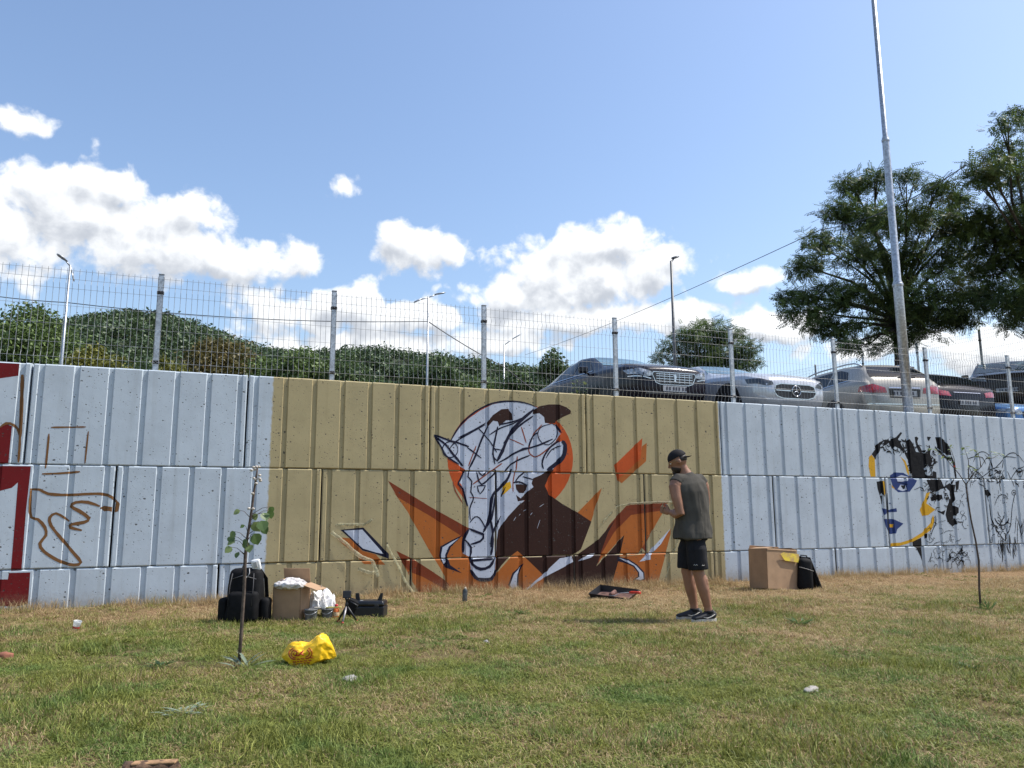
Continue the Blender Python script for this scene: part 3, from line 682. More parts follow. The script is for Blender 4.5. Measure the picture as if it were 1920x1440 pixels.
 ("portrait_mural","paint_black",1.08,"1150.7 231.6 1153 232.6 1155.1 234.1 1154.9 236.4 1154.6 238.7 1152.8 240"),
 ("portrait_mural","paint_black",1.23,"1232.3 156.6 1234.8 157.4 1237.3 157.7 1239.9 157.7 1242.1 156.8 1243.4 154.9 1245.1 153.4"),
 ("portrait_mural","paint_black",1.44,"1231.6 154 1229.4 152.6 1227.2 151.2 1225 149.7 1223.7 147.6 1223.2 145.3 1221.7 143.3"),
 ("portrait_mural","paint_black",1.5,"1214.1 147.4 1212.8 149.2 1212.2 151.4 1210.5 152.9 1208.2 153.6 1205.7 152.9"),
 ("portrait_mural","paint_black",0.92,"1220.2 152.9 1221.1 150.8 1222.7 149.2 1224.6 147.9 1227.1 147.8 1228.7 149.8 1228.8 152.1 1227.4 153.9"),
 ("portrait_mural","paint_black",1.25,"1213.9 162 1216.4 162.4 1218.6 161.5 1220.7 160.4 1221 158.1 1219.3 156.2 1216.8 155.5 1214.9 156.8"),
 ("portrait_mural","paint_black",0.95,"1233.4 147 1231.4 148.2 1228.9 147.2 1228.5 144.9 1230.1 143.3 1232.6 144 1234.1 146 1232.9 147.9"),
 ("portrait_mural","paint_black",0.89,"1205.7 156.2 1204.2 154.2 1201.9 153.2 1199.6 152 1197.1 151.3 1194.7 150.6 1192.2 149.7 1190 150.6"),
 ("portrait_mural","paint_black",1.29,"1244.9 160 1242.4 160 1239.8 159.8 1237.2 159.7 1234.7 159.3 1232.5 157.8 1230.8 155.9"),
 ("portrait_mural","paint_black",0.9,"1240.5 150.1 1238.4 148.6 1236.7 146.7 1235 144.8 1235.5 142.5 1236.3 140.4 1237 138.3"),
 ("portrait_mural","paint_black",1.14,"1230.4 150.2 1227.9 149.5 1225.5 149.9 1224 151.6 1224.6 153.9 1226.7 155.5 1229.2 155.7"),
 ("portrait_mural","paint_black",1.13,"1237.8 146 1238.2 148.3 1238.7 150.6 1239.5 152.9 1241.5 154.5 1244.1 154.4 1246.1 153.2 1246.2 150.9"),
 ("portrait_mural","paint_black",1.15,"1242.3 152.5 1239.7 152.1 1237.2 151.7 1235.8 149.6 1235.5 147.3 1237.3 145.8 1239.6 145.2 1242.2 145"),
 ("portrait_mural","paint_black",0.87,"1208.3 151.2 1208.8 149 1210.8 147.8 1213.1 147.2 1215.7 147.2 1217.6 148.9 1218.8 151"),
 ("portrait_mural","paint_black",0.89,"1227.4 164.1 1226.3 166.1 1226.7 168.4 1228.3 170.4 1230.7 171.5"),
 ("portrait_mural","paint_black",0.74,"1300.4 131.2 1301.6 128.7 1301 125.9 1299.4 123.3 1298.4 120.5 1296.9 117.9"),
 ("portrait_mural","paint_black",0.6,"1296.9 123.2 1293.8 123.4 1291 124.3 1289.2 126.5 1290.5 129.2 1293.3 130.7"),
 ("portrait_mural","paint_black",0.95,"1302.8 111.6 1299.9 110.2 1298.8 107.4 1300.4 105.2 1303.2 104.2 1306.1 105.7 1308.7 107.4 1310.2 110.1"),
 ("portrait_mural","paint_black",0.7,"1299.5 151.1 1301.6 149.3 1303.9 147.6 1307.1 147.8 1310.2 147.7"),
 ("portrait_mural","paint_black",0.82,"1300.8 132 1302.2 129.6 1304.2 127.6 1305.9 125.4 1307.9 123.5 1309.2 121 1309.7 118.3"),
 ("portrait_mural","paint_black",0.95,"1314 143.6 1311.6 141.5 1308.9 139.7 1307 137.3 1305 134.8"),
 ("portrait_mural","paint_black",0.97,"1314.7 133.9 1317.6 135.4 1320.3 134.2 1321.2 131.6 1320.4 128.8 1318.4 126.3"),
 ("portrait_mural","paint_black",2.76,"1127.4 222.5 1127.4 220.9 1127.8 219.5 1129 218.5 1130.6 218.4 1131.9 219.6"),
 ("portrait_mural","paint_black",2.36,"1174.9 235.2 1173.5 235.9 1172.6 237.1 1171.6 238.3 1170.5 239.3"),
 ("portrait_mural","paint_black",1.88,"1137.5 216.2 1139 215.9 1140.7 216 1142.2 215.4 1143.1 214.2 1144.3 213.2 1145.6 212.5"),
 ("portrait_mural","paint_black",2.96,"1127.9 222.1 1126.7 223.1 1125.4 223.8 1123.8 224 1122.1 223.7 1120.5 223.2 1119.2 222.1"),
 ("portrait_mural","paint_black",2.82,"1152.5 232.1 1151.1 231.2 1149.5 230.3 1147.9 230.4 1146.5 231 1144.9 231.5 1143.6 232.2"),
 ("portrait_mural","paint_black",2.06,"1187.4 222.8 1188.1 224.3 1189.6 225.2 1191.3 225.6 1193.1 225.8 1194.7 225.5"),
 ("portrait_mural","paint_black",1.59,"1136.8 238.3 1137.8 237.1 1138.7 235.9 1140.3 235.7 1141.7 235 1143.2 234.6 1144.9 234.7 1146.5 235.4"),
 ("portrait_mural","paint_black",2.46,"1187.1 226.6 1185.4 226.1 1183.8 225.2 1182.3 224.4 1180.7 223.6 1179.1 222.8"),
 ("portrait_mural","paint_black",2.86,"1169.4 234 1168.2 235 1166.6 235.4 1165 235.6 1163.3 235.5 1161.7 234.7"),
 ("portrait_mural","paint_black",1.19,"1171.5 223.4 1173 222.9 1174.7 222.8 1176.3 223.2 1177.9 223.9 1179.2 225.2 1180.4 226.4 1181.7 227.6"),
 ("portrait_mural","paint_black",1.54,"1129.1 235.9 1129.6 234.5 1129.4 232.9 1128.5 231.5 1127 230.6 1125.5 229.8 1123.8 229.5 1122.3 230"),
 ("portrait_mural","paint_black",2.41,"1133.3 216.3 1134.9 216 1136.5 216.3 1138.2 216.2 1139.8 216.4 1141.4 216.2 1143.1 216.3"),
 ("portrait_mural","paint_black",1.96,"1150.4 237.9 1149.5 236.4 1148.7 235 1147.3 233.9 1146.2 232.6 1145.1 231.3 1143.4 230.8"),
 ("portrait_mural","paint_black",2.36,"1189.6 216.1 1190.8 217.4 1190.3 218.8 1189 219.7 1187.3 219.8 1185.9 218.8 1184.9 217.4 1185.2 215.9"),
 ("portrait_mural","paint_black",1.98,"1170.4 223.9 1172.1 224.1 1173.6 223.5 1174.5 222.2 1175.3 220.9 1174.8 219.4"),
 ("portrait_mural","paint_black",1.33,"1160.3 219 1159.4 217.5 1158.1 216.4 1156.5 215.9 1155.2 216.8 1154.4 218 1154.5 219.6 1155.9 220.6"),
 ("portrait_mural","paint_black",1.26,"1182.3 224.7 1180.6 224.9 1179.5 226 1179.3 227.5 1179.2 229.1 1179.1 230.7"),
 ("portrait_mural","paint_black",2.46,"1180.6 219.7 1179 218.8 1178.2 217.3 1177.7 215.8 1177.8 214.2"),
 ("portrait_mural","paint_black",3.09,"1171.6 218.8 1172.4 220.3 1174.1 220.5 1175 219.3 1175.1 217.7 1173.8 216.6 1172.1 216.4 1170.4 216.6"),
 ("portrait_mural","paint_black",2.09,"1141.5 226.3 1140 225.4 1138.3 225.1 1137.1 226 1136.9 227.6 1138.3 228.6"),
 ("portrait_mural","paint_black",2.94,"1151.2 234.1 1150.5 232.6 1151.4 231.3 1153 231.4 1154.1 232.7"),
 ("portrait_mural","paint_black",2.02,"1180.4 215.7 1181.9 215.2 1183.4 214.5 1184.9 214.1 1186.6 214.1 1188.1 213.5 1189.8 213.4"),
 ("portrait_mural","paint_black",3.09,"1181.8 227.5 1182 229.1 1182.6 230.7 1182.5 232.3 1181.3 233.2 1179.7 233.5"),
 ("portrait_mural","paint_black",2.85,"1177.6 222.3 1177.4 223.9 1175.8 224.2 1174.1 223.9 1172.7 222.8 1172.6 221.2 1172.9 219.6"),
 ("portrait_mural","paint_black",1.37,"1147.1 229.4 1147.9 230.8 1148.5 232.4 1147.8 233.7 1146.2 234 1144.6 233.6 1143.7 232.1 1144.2 230.7"),
 ("portrait_mural","paint_black",2.48,"1142.7 214.7 1141.6 215.9 1140.5 216.9 1139 217.4 1137.4 217.3 1135.8 216.7 1134.2 216 1133.1 214.7"),
 ("portrait_mural","paint_black",3.04,"1151.8 234.8 1151.5 233.2 1151.2 231.6 1151.3 230.1 1151.8 228.6 1152.1 227.1"),
 ("portrait_mural","paint_black",1.62,"1164.8 215.5 1163.2 215.9 1162 216.8 1160.5 217.4 1159.3 218.3 1158.8 219.8 1158.9 221.3 1158.9 222.9"),
 ("portrait_mural","paint_black",1.31,"1131.6 226.7 1132.2 225.3 1132.3 223.8 1132.6 222.3 1133.5 221.1 1134.7 220.2 1136.3 219.9 1137.9 219.8"),
 ("portrait_mural","paint_black",1.24,"1159.5 223.7 1158.7 222.2 1158 220.7 1156.8 219.4 1155.2 218.8 1153.5 218.7"),
 ("portrait_mural","paint_black",1.23,"1152.3 231.9 1153.6 231.1 1155.3 231.2 1156.8 232.1 1158.4 232.8 1159.7 233.9 1160.9 235.2 1162.2 236.4"),
 ("portrait_mural","paint_black",1.78,"1191.4 239.6 1190.9 238 1190.6 236.4 1189.1 235.4 1187.4 234.7 1185.7 234.4 1184.1 234.7 1182.6 235.3"),
 ("portrait_mural","paint_black",1.6,"1144.2 236.6 1142.7 235.6 1141.2 234.9 1139.7 235.5 1139.5 237 1139.2 238.6 1139.7 240.1"),
 ("portrait_mural","paint_black",2.7,"1173.1 232.1 1172.9 230.5 1173.2 229 1173.6 227.5 1174.5 226.3 1175.2 224.9 1176.3 223.9"),
 ("portrait_mural","paint_black",2.53,"1193.5 225.8 1192.1 226.6 1191.7 228.1 1192.1 229.7 1193.3 230.9 1194.9 231.6"),
 ("portrait_mural","paint_black",3.08,"1181.2 219.5 1182.7 220.5 1184.4 220.7 1186 221.3 1187.7 221.9 1189.4 222 1191 221.6 1192.3 220.8"),
 ("portrait_mural","paint_black",1.79,"1149.2 222.6 1150.3 221.6 1151.1 220.3 1152.4 219.4 1153.7 218.6 1154.9 217.7"),
 ("portrait_mural","paint_black",1.96,"1146.4 232.1 1148 231.9 1149.2 230.9 1150.5 230 1151 228.6 1150.7 227 1150.7 225.4 1151 223.9"),
 ("portrait_mural","paint_black",2.7,"1174.4 238.7 1174.7 237.2 1175.7 236 1177.3 235.8 1179 236.1 1180.2 237.4 1181.1 238.9 1182 240.3"),
 ("portrait_mural","paint_black",1.92,"1172.9 236.4 1174.5 237.1 1176.2 236.9 1177.8 236.6 1179.4 236.3 1180.5 235.2 1180.7 233.7 1180 232.2"),
 ("portrait_mural","paint_black",2.31,"1193.3 186.9 1193.5 185.2 1194.2 183.7 1194.2 182.1 1193.4 180.5"),
 ("portrait_mural","paint_black",2.43,"1257.7 219.1 1257.2 220.7 1256 221.9 1254.8 223 1253.7 224.2 1253 225.7 1252.3 227.2 1251.5 228.6"),
 ("portrait_mural","paint_black",1.61,"1230.8 208 1229.6 206.5 1228.1 205.3 1226.3 205.2 1224.6 205.7 1223.1 206.5 1221.9 207.6 1221 208.9"),
 ("portrait_mural","paint_black",2.87,"1244 204.2 1245.4 203.2 1246.5 202 1246.4 200.3 1244.8 199.3"),
 ("portrait_mural","paint_black",1.32,"1197.3 184.2 1196 185.1 1196.3 186.8 1197.5 188.2 1198.9 189.4 1200.6 190.1 1202.4 190.5"),
 ("portrait_mural","paint_black",2.45,"1189.7 191.8 1188.1 190.9 1186.8 189.7 1186.5 188 1187.2 186.5 1188.9 186.2 1190.7 186.1 1191.9 187.4"),
 ("portrait_mural","paint_black",1.26,"1256.5 214.2 1258.4 214.6 1260.2 215 1262.1 214.8 1263.9 214.6 1265.7 215.2 1267.2 216.5 1268.7 217.7"),
 ("portrait_mural","paint_black",2.73,"1186.7 209 1186.6 207.3 1187.2 205.8 1187.1 204.1 1187.7 202.6"),
 ("portrait_mural","paint_black",2.9,"1186.2 179.5 1188 179.5 1189.1 180.9 1188.4 182.4 1187.2 183.5 1185.7 184.2 1184.2 183"),
 ("portrait_mural","paint_black",1.6,"1226.3 181.8 1225 182.7 1223.2 182.8 1221.4 182.1 1220 180.9"),
 ("portrait_mural","paint_black",2.09,"1254.2 199.2 1252.8 200.2 1251 200.1 1249.4 199 1248.1 197.7 1247.4 196"),
 ("portrait_mural","paint_black",2.86,"1235.8 215.9 1233.9 215.4 1232.2 214.6 1230.5 213.8 1229.6 212.2 1229.7 210.5"),
 ("portrait_mural","paint_black",2.0,"1197.7 199.8 1196.5 200.9 1195.3 202 1194.3 203.2 1193.1 204.3 1191.3 204.5"),
 ("portrait_mural","paint_black",1.41,"1199.2 216.5 1198 215 1197.2 213.4 1196.3 211.9 1195.5 210.3 1194.7 208.7 1195.4 207.2"),
 ("portrait_mural","paint_black",1.48,"1239 210.8 1240.6 210.2 1241.9 209.1 1242.9 207.8 1244.4 206.9 1246.2 206.7"),
 ("portrait_mural","paint_black",2.59,"1244.2 193.3 1243.2 194.6 1241.4 194.6 1239.7 193.7 1238.9 192.1 1239.6 190.6 1240.3 189.1 1241.3 187.9"),
 ("portrait_mural","paint_black",2.99,"1227.8 212.8 1227 214.3 1227.8 215.9 1229.2 217.2 1231 217.7"),
 ("portrait_mural","paint_black",2.0,"1224.1 196.7 1222.5 195.7 1221 194.5 1219.3 193.6 1217.7 192.7 1215.8 192.6 1214.5 193.6 1213.2 194.7"),
 ("portrait_mural","paint_black",1.31,"1208.4 173.3 1208.1 171.7 1206.3 171 1204.5 170.8 1202.7 170.9 1201.4 171.8"),
 ("portrait_mural","paint_black",3.05,"1250.7 199.6 1249.1 200.3 1247.3 199.9 1245.9 198.6 1244.3 197.5 1243.2 196 1243.1 194.3"),
 ("portrait_mural","paint_black",1.91,"1253.5 224.9 1255.3 225.5 1256.8 226.7 1257.5 228.4 1257.6 230.1 1258 231.8"),
 ("portrait_mural","paint_black",2.88,"1194 190.7 1195.4 189.8 1196.8 188.9 1198.4 188.3 1200.1 187.8 1201.6 187.1 1203.3 186.6 1205.1 187.1"),
 ("portrait_mural","paint_black",1.63,"1209.7 229.6 1208.8 231 1208.4 232.6 1208.4 234.3 1208 235.9"),
 ("portrait_mural","paint_black",2.39,"1230 199.5 1228.9 198 1228.1 196.4 1227.1 194.8 1225.7 193.6 1224.9 192 1223.5 190.7 1222.6 189.2"),
 ("portrait_mural","paint_black",2.6,"1195.9 178.4 1194.8 179.6 1193.1 180.1 1191.4 179.4 1190.5 177.8 1189.7 176.3 1190.4 174.8 1192 174.4"),
 ("portrait_mural","paint_black",2.67,"1214 220 1215.7 220.7 1216.9 219.5 1216.8 217.8 1215 217.1 1213.4 217.6"),
 ("portrait_mural","paint_black",2.22,"1185.7 193.9 1184.4 192.6 1182.7 191.9 1180.9 191.7 1179.1 191.8"),
 ("portrait_mural","paint_black",3.02,"1244 219.4 1245.8 219.8 1247 218.6 1247.1 217 1247 215.3 1246.3 213.6"),
 ("portrait_mural","paint_black",2.0,"1233 177.3 1234.7 176.8 1236.5 177.3 1237.5 178.8 1238 180.5 1238 182.2 1237.5 183.7"),
 ("portrait_mural","paint_black",2.35,"1221.1 208.5 1219.9 207.1 1218.4 205.9 1216.8 204.9 1216.2 203.2 1215.5 201.6 1215.6 199.9 1215.4 198.2"),
 ("portrait_mural","paint_black",1.65,"1227.6 205.5 1225.8 205.4 1223.9 205.3 1222.1 204.8 1220.3 204.3"),
 ("portrait_mural","paint_black",2.41,"1243 209.2 1242.1 207.6 1241 206.1 1239.3 205.2 1237.6 204.2 1235.9 204.7"),
 ("portrait_mural","paint_black",2.68,"1213.9 182.5 1215.5 182 1217.3 181.8 1219.1 181.8 1220.8 182.7 1222.4 183.7 1223.4 185.2"),
 ("portrait_mural","paint_black",1.94,"1210.9 183.4 1211.3 181.8 1212.9 181.2 1214.5 180.5 1216.3 180.9 1218.1 181.6 1219.2 183"),
 ("portrait_mural","paint_black",2.0,"1202.7 198.1 1204.2 197.3 1204.4 195.7 1203 194.5 1201.2 194.6 1200.1 195.8"),
 ("portrait_mural","paint_black",3.02,"1235.9 229.7 1237.2 228.7 1237.3 227 1237.1 225.3 1235.7 224 1234.3 222.8 1232.5 222"),
 ("portrait_mural","paint_black",1.37,"1245.5 201.9 1243.7 201.2 1241.8 201.1 1240.2 201.7 1239.9 203.3 1239.9 205"),
 ("portrait_mural","paint_black",1.36,"1188.1 211 1187.9 212.6 1187.4 214.2 1186.6 215.6 1185.1 216.3 1184 217.6 1183.3 219"),
 ("portrait_mural","paint_black",2.75,"1198.2 185.6 1196.4 185.6 1195.1 186.7 1193.9 187.8 1192.8 188.9 1192.5 190.6"),
 ("portrait_mural","paint_black",2.58,"1207.8 208.8 1208 210.5 1207 211.8 1205.5 212.5 1203.7 212 1201.8 211.8 1200.2 210.8 1198.8 209.6"),
 ("portrait_mural","paint_black",1.39,"1268.9 155.5 1268.6 157.3 1268.6 159.2 1269.2 161 1269.6 162.9 1271 164.4 1273.1 165.1 1275.1 164.9"),
 ("portrait_mural","paint_black",1.45,"1266.8 128.4 1268.1 130 1269 131.8 1269.2 133.7 1268.2 135.2 1267.5 136.8"),
 ("portrait_mural","paint_black",2.28,"1261.7 152.7 1261.6 154.6 1260.3 155.9 1258.6 156.9 1256.8 157.4 1254.7 157.4 1252.7 156.6"),
 ("portrait_mural","paint_black",1.36,"1236.3 144.1 1237.3 142.6 1239.1 141.9 1241.1 142.6 1242.7 143.9 1243.3 145.7"),
 ("portrait_mural","paint_black",1.8,"1233.5 137.9 1233.1 139.7 1232.9 141.5 1233.1 143.4 1233 145.2 1232.8 147 1231.5 148.2 1229.6 148.9"),
 ("portrait_mural","paint_black",2.68,"1230.9 162.7 1232.9 162.4 1234.1 161.1 1234.7 159.4 1234.8 157.5 1234.7 155.7"),
 ("portrait_mural","paint_black",1.99,"1284.9 159.7 1285.5 161.6 1286 163.4 1287.2 165.1 1288.5 166.8 1289.9 168.3 1291.1 170"),
 ("portrait_mural","paint_black",1.62,"1271.3 141.7 1271.1 139.9 1271.2 138 1272.2 136.4 1273.6 135.2"),
 ("portrait_mural","paint_black",1.63,"1228.9 146.5 1229.2 144.8 1231 144.1 1232.9 145 1234.5 146.3 1235.1 148.2 1234.3 149.8"),
 ("portrait_mural","paint_black",2.6,"1223.7 138.1 1222.9 136.3 1222.1 134.5 1220.5 133.3 1218.5 132.6"),
 ("portrait_mural","paint_black",1.87,"1245.2 138.8 1244.2 137.1 1243.3 135.3 1242.8 133.5 1241.5 131.9 1240 130.4 1238.9 128.8"),
 ("portrait_mural","paint_black",1.77,"1262.6 147.8 1262.5 145.9 1262.9 144.2 1264.5 143.1 1266.3 142.4 1268.4 142.7 1270.1 144"),
 ("portrait_mural","paint_black",2.23,"1256.4 164.8 1254.4 164.1 1252.5 164.6 1251.7 166.2 1252.3 168.1 1253.8 169.5 1255.9 169.8 1257.8 169.3"),
 ("portrait_mural","paint_black",2.16,"1249 134.5 1247.1 133.6 1245.1 133.2 1243 132.9 1241.1 132.2 1239.1 131.4"),
 ("portrait_mural","paint_black",1.38,"1285.6 148.4 1287.4 147.6 1289.4 147.2 1291.5 147.3 1293.3 146.6 1295.4 146.3 1297.4 146"),
 ("portrait_mural","paint_black",2.26,"1281.8 157 1281.4 155.2 1281.6 153.3 1281.3 151.5 1280.6 149.6"),
 ("portrait_mural","paint_black",2.33,"1268.2 148.6 1266.4 149.4 1264.8 150.4 1264.9 152.3 1265.1 154.2 1266.5 155.7 1268.6 156.2 1270.6 155.9"),
 ("portrait_mural","paint_black",2.4,"1273.9 129.7 1273.8 131.5 1273.4 133.3 1272 134.5 1270.1 135.1 1268 134.9 1266.9 133.2 1266 131.5"),
 ("portrait_mural","paint_black",1.85,"1269.1 143.6 1267.7 142 1266.5 140.4 1264.7 139.3 1262.9 138.2"),
 ("portrait_mural","paint_black",1.46,"1246.5 155.3 1246.6 157.2 1246.8 159.1 1247.4 160.9 1248.7 162.5 1250.1 164.1"),
 ("portrait_mural","paint_black",2.29,"1247.4 140.7 1249.2 140.1 1250.9 139.2 1252.4 138 1252.8 136.3"),
 ("portrait_mural","paint_black",2.37,"1250.3 157.7 1249.8 159.5 1248.3 160.7 1246.9 161.8 1245.2 162.7 1243.4 163.3 1241.4 163.8"),
 ("portrait_mural","paint_black",1.81,"1230.2 161 1228.2 161.1 1226.2 160.8 1224.3 159.8 1222.3 159.5"),
 ("portrait_mural","paint_black",2.28,"1272.7 128.8 1274.8 128.8 1276.8 128.5 1278.7 128 1280.5 127.2 1282.3 126.5 1284.4 126.7"),
 ("portrait_mural","paint_black",1.33,"1249.3 118.1 1247.3 117.8 1245.2 117.7 1243.2 117.8 1241.2 117.5 1239.7 116.1 1239 114.3 1238.4 112.4"),
 ("portrait_mural","paint_black",1.15,"1241.6 133.4 1243.6 133.1 1245.6 133.2 1247.5 134.1 1249.5 134.8 1251.2 135.9"),
 ("portrait_mural","paint_black",0.85,"1265.9 136 1267.5 135.1 1269.1 134 1269.9 132.4 1270.2 130.6"),
 ("portrait_mural","paint_black",1.14,"1237.5 134.2 1239.2 133.2 1241.1 132.8 1243.1 132.5 1244.5 134 1244.7 135.8 1243.2 136.9 1241.2 136.1"),
 ("portrait_mural","paint_black",0.91,"1276.2 140.3 1277 142.1 1277.8 143.9 1278.4 145.8 1279.6 147.5 1281.5 148.4 1283.3 149.5 1285.4 150"),
 ("portrait_mural","paint_black",1.51,"1264.6 120.2 1266.7 120.7 1268.7 120.4 1270.6 119.9 1272.6 119.8 1274.3 118.9"),
 ("portrait_mural","paint_black",0.94,"1271.2 138.4 1269.5 139.3 1267.7 140 1265.6 139.7 1263.8 138.5 1262.7 136.9 1261.6 135.2 1261 133.3"),
 ("portrait_mural","paint_black",1.16,"1228.4 120.5 1227.4 122 1225.9 123.1 1224.7 124.5 1223.7 126"),
 ("portrait_mural","paint_black",0.83,"1230.8 140.6 1231.4 138.9 1230.7 137.1 1229.1 135.7 1227.1 135.3"),
 ("portrait_mural","paint_black",1.69,"1259.7 121.9 1261.6 121.4 1263.3 120.6 1264.2 119 1264.9 117.3"),
 ("portrait_mural","paint_black",1.47,"1253.5 139.2 1255.1 138.2 1256.6 137 1256.9 135.2 1257.1 133.4 1257.1 131.5"),
 ("portrait_mural","paint_black",1.55,"1275.3 129.8 1274.2 128.1 1274.6 126.3 1276.2 125.3 1278.2 124.7 1280 124.1"),
 ("portrait_mural","paint_black",1.63,"1268.7 129 1268.4 130.8 1268.1 132.6 1267 134.1 1265.1 134.6 1263.2 135.2 1261.1 134.9"),
 ("portrait_mural","paint_black",0.99,"1268 140.8 1266.6 139.3 1264.5 139.1 1263.5 140.6 1263.8 142.5 1265.4 143.8 1267.4 143.4"),
 ("portrait_mural","paint_black",0.92,"1235.8 124.1 1236.4 125.9 1237 127.7 1236.4 129.4 1235.6 131 1234 132.1 1232 131.8 1229.9 131.6"),
 ("portrait_mural","paint_black",1.03,"1234.1 142.9 1233.5 141.1 1234.6 139.6 1236.7 140.1 1237.3 142 1236.5 143.6"),
 ("portrait_mural","paint_black",1.24,"1248.6 220.7 1246.7 219.8 1244.7 218.9 1243.2 217.4 1242.6 215.6 1242.5 213.7 1242.4 211.8"),
 ("portrait_mural","paint_black",1.38,"1225 219.5 1223 218.9 1221.8 217.2 1221.3 215.3 1222 213.6 1223.3 212.4"),
 ("portrait_mural","paint_black",1.58,"1213 190.1 1214.2 188.7 1215.2 187.2 1216.6 186 1218.6 186.1 1220.7 186.4"),
 ("portrait_mural","paint_black",1.19,"1194.3 191.6 1194.5 193.4 1195.7 195.1 1197.6 195.8 1199.3 195 1200.9 194 1202.3 192.8"),
 ("portrait_mural","paint_black",1.03,"1235.2 228.6 1233.1 228.1 1231.2 228.4 1229.6 229.4 1228.9 231.1"),
 ("portrait_mural","paint_black",1.15,"1229.3 179.5 1230.9 180.9 1232.6 182.1 1234.1 183.6 1235.1 185.3 1235.5 187.2 1236.2 189 1236.6 190.9"),
 ("portrait_mural","paint_black",1.98,"1227.3 192.9 1225.9 194.1 1223.9 194.2 1222 193.2 1221.5 191.3 1222.6 189.9 1224.6 189.6"),
 ("portrait_mural","paint_black",1.95,"1204.7 207 1204.4 208.8 1204.7 210.6 1204.1 212.4 1203.7 214.2"),
 ("portrait_mural","paint_black",1.85,"1196.7 227.4 1198.2 226.3 1200.3 226.4 1202.1 225.7 1204.1 226.1 1205.9 227.1"),
 ("portrait_mural","paint_black",1.63,"1242 192.5 1239.9 192.3 1238 192.8 1236.6 193.9 1235.3 195.2 1235.1 197.1 1234.9 198.9 1234.5 200.7"),
 ("portrait_mural","paint_black",1.63,"1193.4 181.6 1193.9 179.9 1195.1 178.5 1196.9 178 1198.9 178.5 1201 178.7 1202.9 179.4"),
 ("portrait_mural","paint_black",1.98,"1226.6 185.6 1225.1 184.2 1223.5 182.8 1222.3 181.2 1222 179.4"),
 ("portrait_mural","paint_black",1.46,"1198.6 194.4 1197.7 196 1198.4 197.8 1199.5 199.4 1201.3 200.6 1203.3 201"),
 ("portrait_mural","paint_black",1.46,"1218 207.3 1218 209.2 1217.6 211 1215.9 211.8 1214 210.8"),
 ("portrait_mural","paint_black",1.61,"1216.4 198.5 1215.2 196.8 1213.2 196.2 1211.2 196.1 1209.5 196.9 1209.1 198.7 1209 200.5 1209.2 202.4"),
 ("portrait_mural","paint_black",1.6,"1218.8 203.1 1218.4 204.9 1218.8 206.7 1219.9 208.5 1220.8 210.2 1222.8 210.9 1224.8 211.6 1226.8 211.5"),
 ("portrait_mural","paint_black",1.14,"1203.4 210.2 1204 208.4 1205.2 207.1 1206.9 206.2 1208.8 205.9 1210.8 206.2 1212.8 207 1213.1 208.8"),
 ("portrait_mural","paint_black",2.1,"1219.2 184.8 1219.3 183 1217.9 181.5 1216 180.5 1214.1 180.7 1212.1 180.9 1211.1 182.4"),
 ("portrait_mural","paint_black",1.51,"1245.8 211.6 1247.4 212.9 1249.5 213.5 1251.1 212.5 1252 210.9"),
 ("portrait_mural","paint_black",1.0,"1197.8 209.7 1198.6 211.5 1198.3 213.3 1198.4 215.2 1198.3 217"),
 ("portrait_mural","paint_black",1.9,"1225.6 197.1 1227.7 197.5 1229.4 196.7 1230.8 195.4 1230.3 193.6 1229.4 191.8"),
 ("portrait_mural","paint_black",1.38,"1225 194.7 1226.6 193.7 1227.9 192.4 1229.1 191 1230 189.5"),
 ("portrait_mural","paint_black",1.35,"1209.2 228.5 1211.1 229.4 1213.1 229.9 1214.9 229.3 1216.9 229 1218.6 228.3"),
 ("portrait_mural","paint_black",1.98,"1193.6 177.3 1195.1 176.3 1196.4 175.1 1197.9 174 1199.4 172.9 1199.9 171.2"),
 ("portrait_mural","paint_black",1.13,"1202.1 222.7 1203.6 224.1 1205.1 225.5 1207 226.4 1208.5 228 1210.2 229.1"),
 ("portrait_mural","paint_black",1.35,"1198.6 213 1196.6 213.3 1195.6 214.7 1194.9 216.4 1194.9 218.3 1195 220.1"),
 ("portrait_mural","paint_black",1.27,"1238.6 191 1237 189.6 1235.3 188.4 1233.6 187.1 1231.6 186.8"),
 ("portrait_mural","paint_black",0.99,"1237.9 194.8 1239.8 194.4 1241.9 194.6 1243.7 195.7 1245 197.3 1245.4 199.2"),
 ("portrait_mural","paint_black",1.32,"1192.4 176.2 1191.1 174.6 1189.6 173.2 1187.6 173 1185.7 173.2 1183.8 173.7 1182.2 174.6 1181.1 176"),
 ("portrait_mural","paint_black",1.52,"1235.7 182.3 1236.6 184.1 1237.9 185.7 1238.4 187.5 1239 189.4 1239.4 191.3 1240.5 193 1242.3 194.1"),
 ("goat_mural","paint_black",1.56,"1333 207.5 1349.8 211.7 1371.3 210.2 1377.9 198.6"),
 ("goat_mural","paint_black",1.36,"1345.7 201.9 1358.6 217.4 1375.6 221.7 1390.8 212.6 1396.3 189.2"),
 ("goat_mural","paint_black",1.75,"1331.5 195.9 1349.3 188.4 1371.1 169.4"),
 ("goat_mural","paint_black",1.36,"1333.7 192.1 1342.6 178.7 1368 167"),
 ("goat_mural","paint_black",1.75,"1351.3 163.4 1364 157.7 1371.2 151.1"),
 ("goat_mural","paint_black",1.56,"1398.5 189.2 1416.9 201.3 1435.8 215.5 1450.8 221.4 1466.4 219 1482.4 203.5"),
 ("goat_mural","paint_black",1.36,"1421.1 191.5 1429.6 211.4 1444 213.7 1463.7 212.2"),
 ("goat_mural","paint_black",1.56,"1440.4 170.2 1460.1 188.2 1481.2 195.5"),
 ("goat_mural","paint_black",1.36,"1434.3 185.8 1440.7 172.1 1446.8 156.5"),
 ("goat_mural","paint_black",1.75,"1371.7 134.7 1377.9 121.3 1378.5 102.1 1383.4 83 1394.8 67.6 1407.3 55.6"),
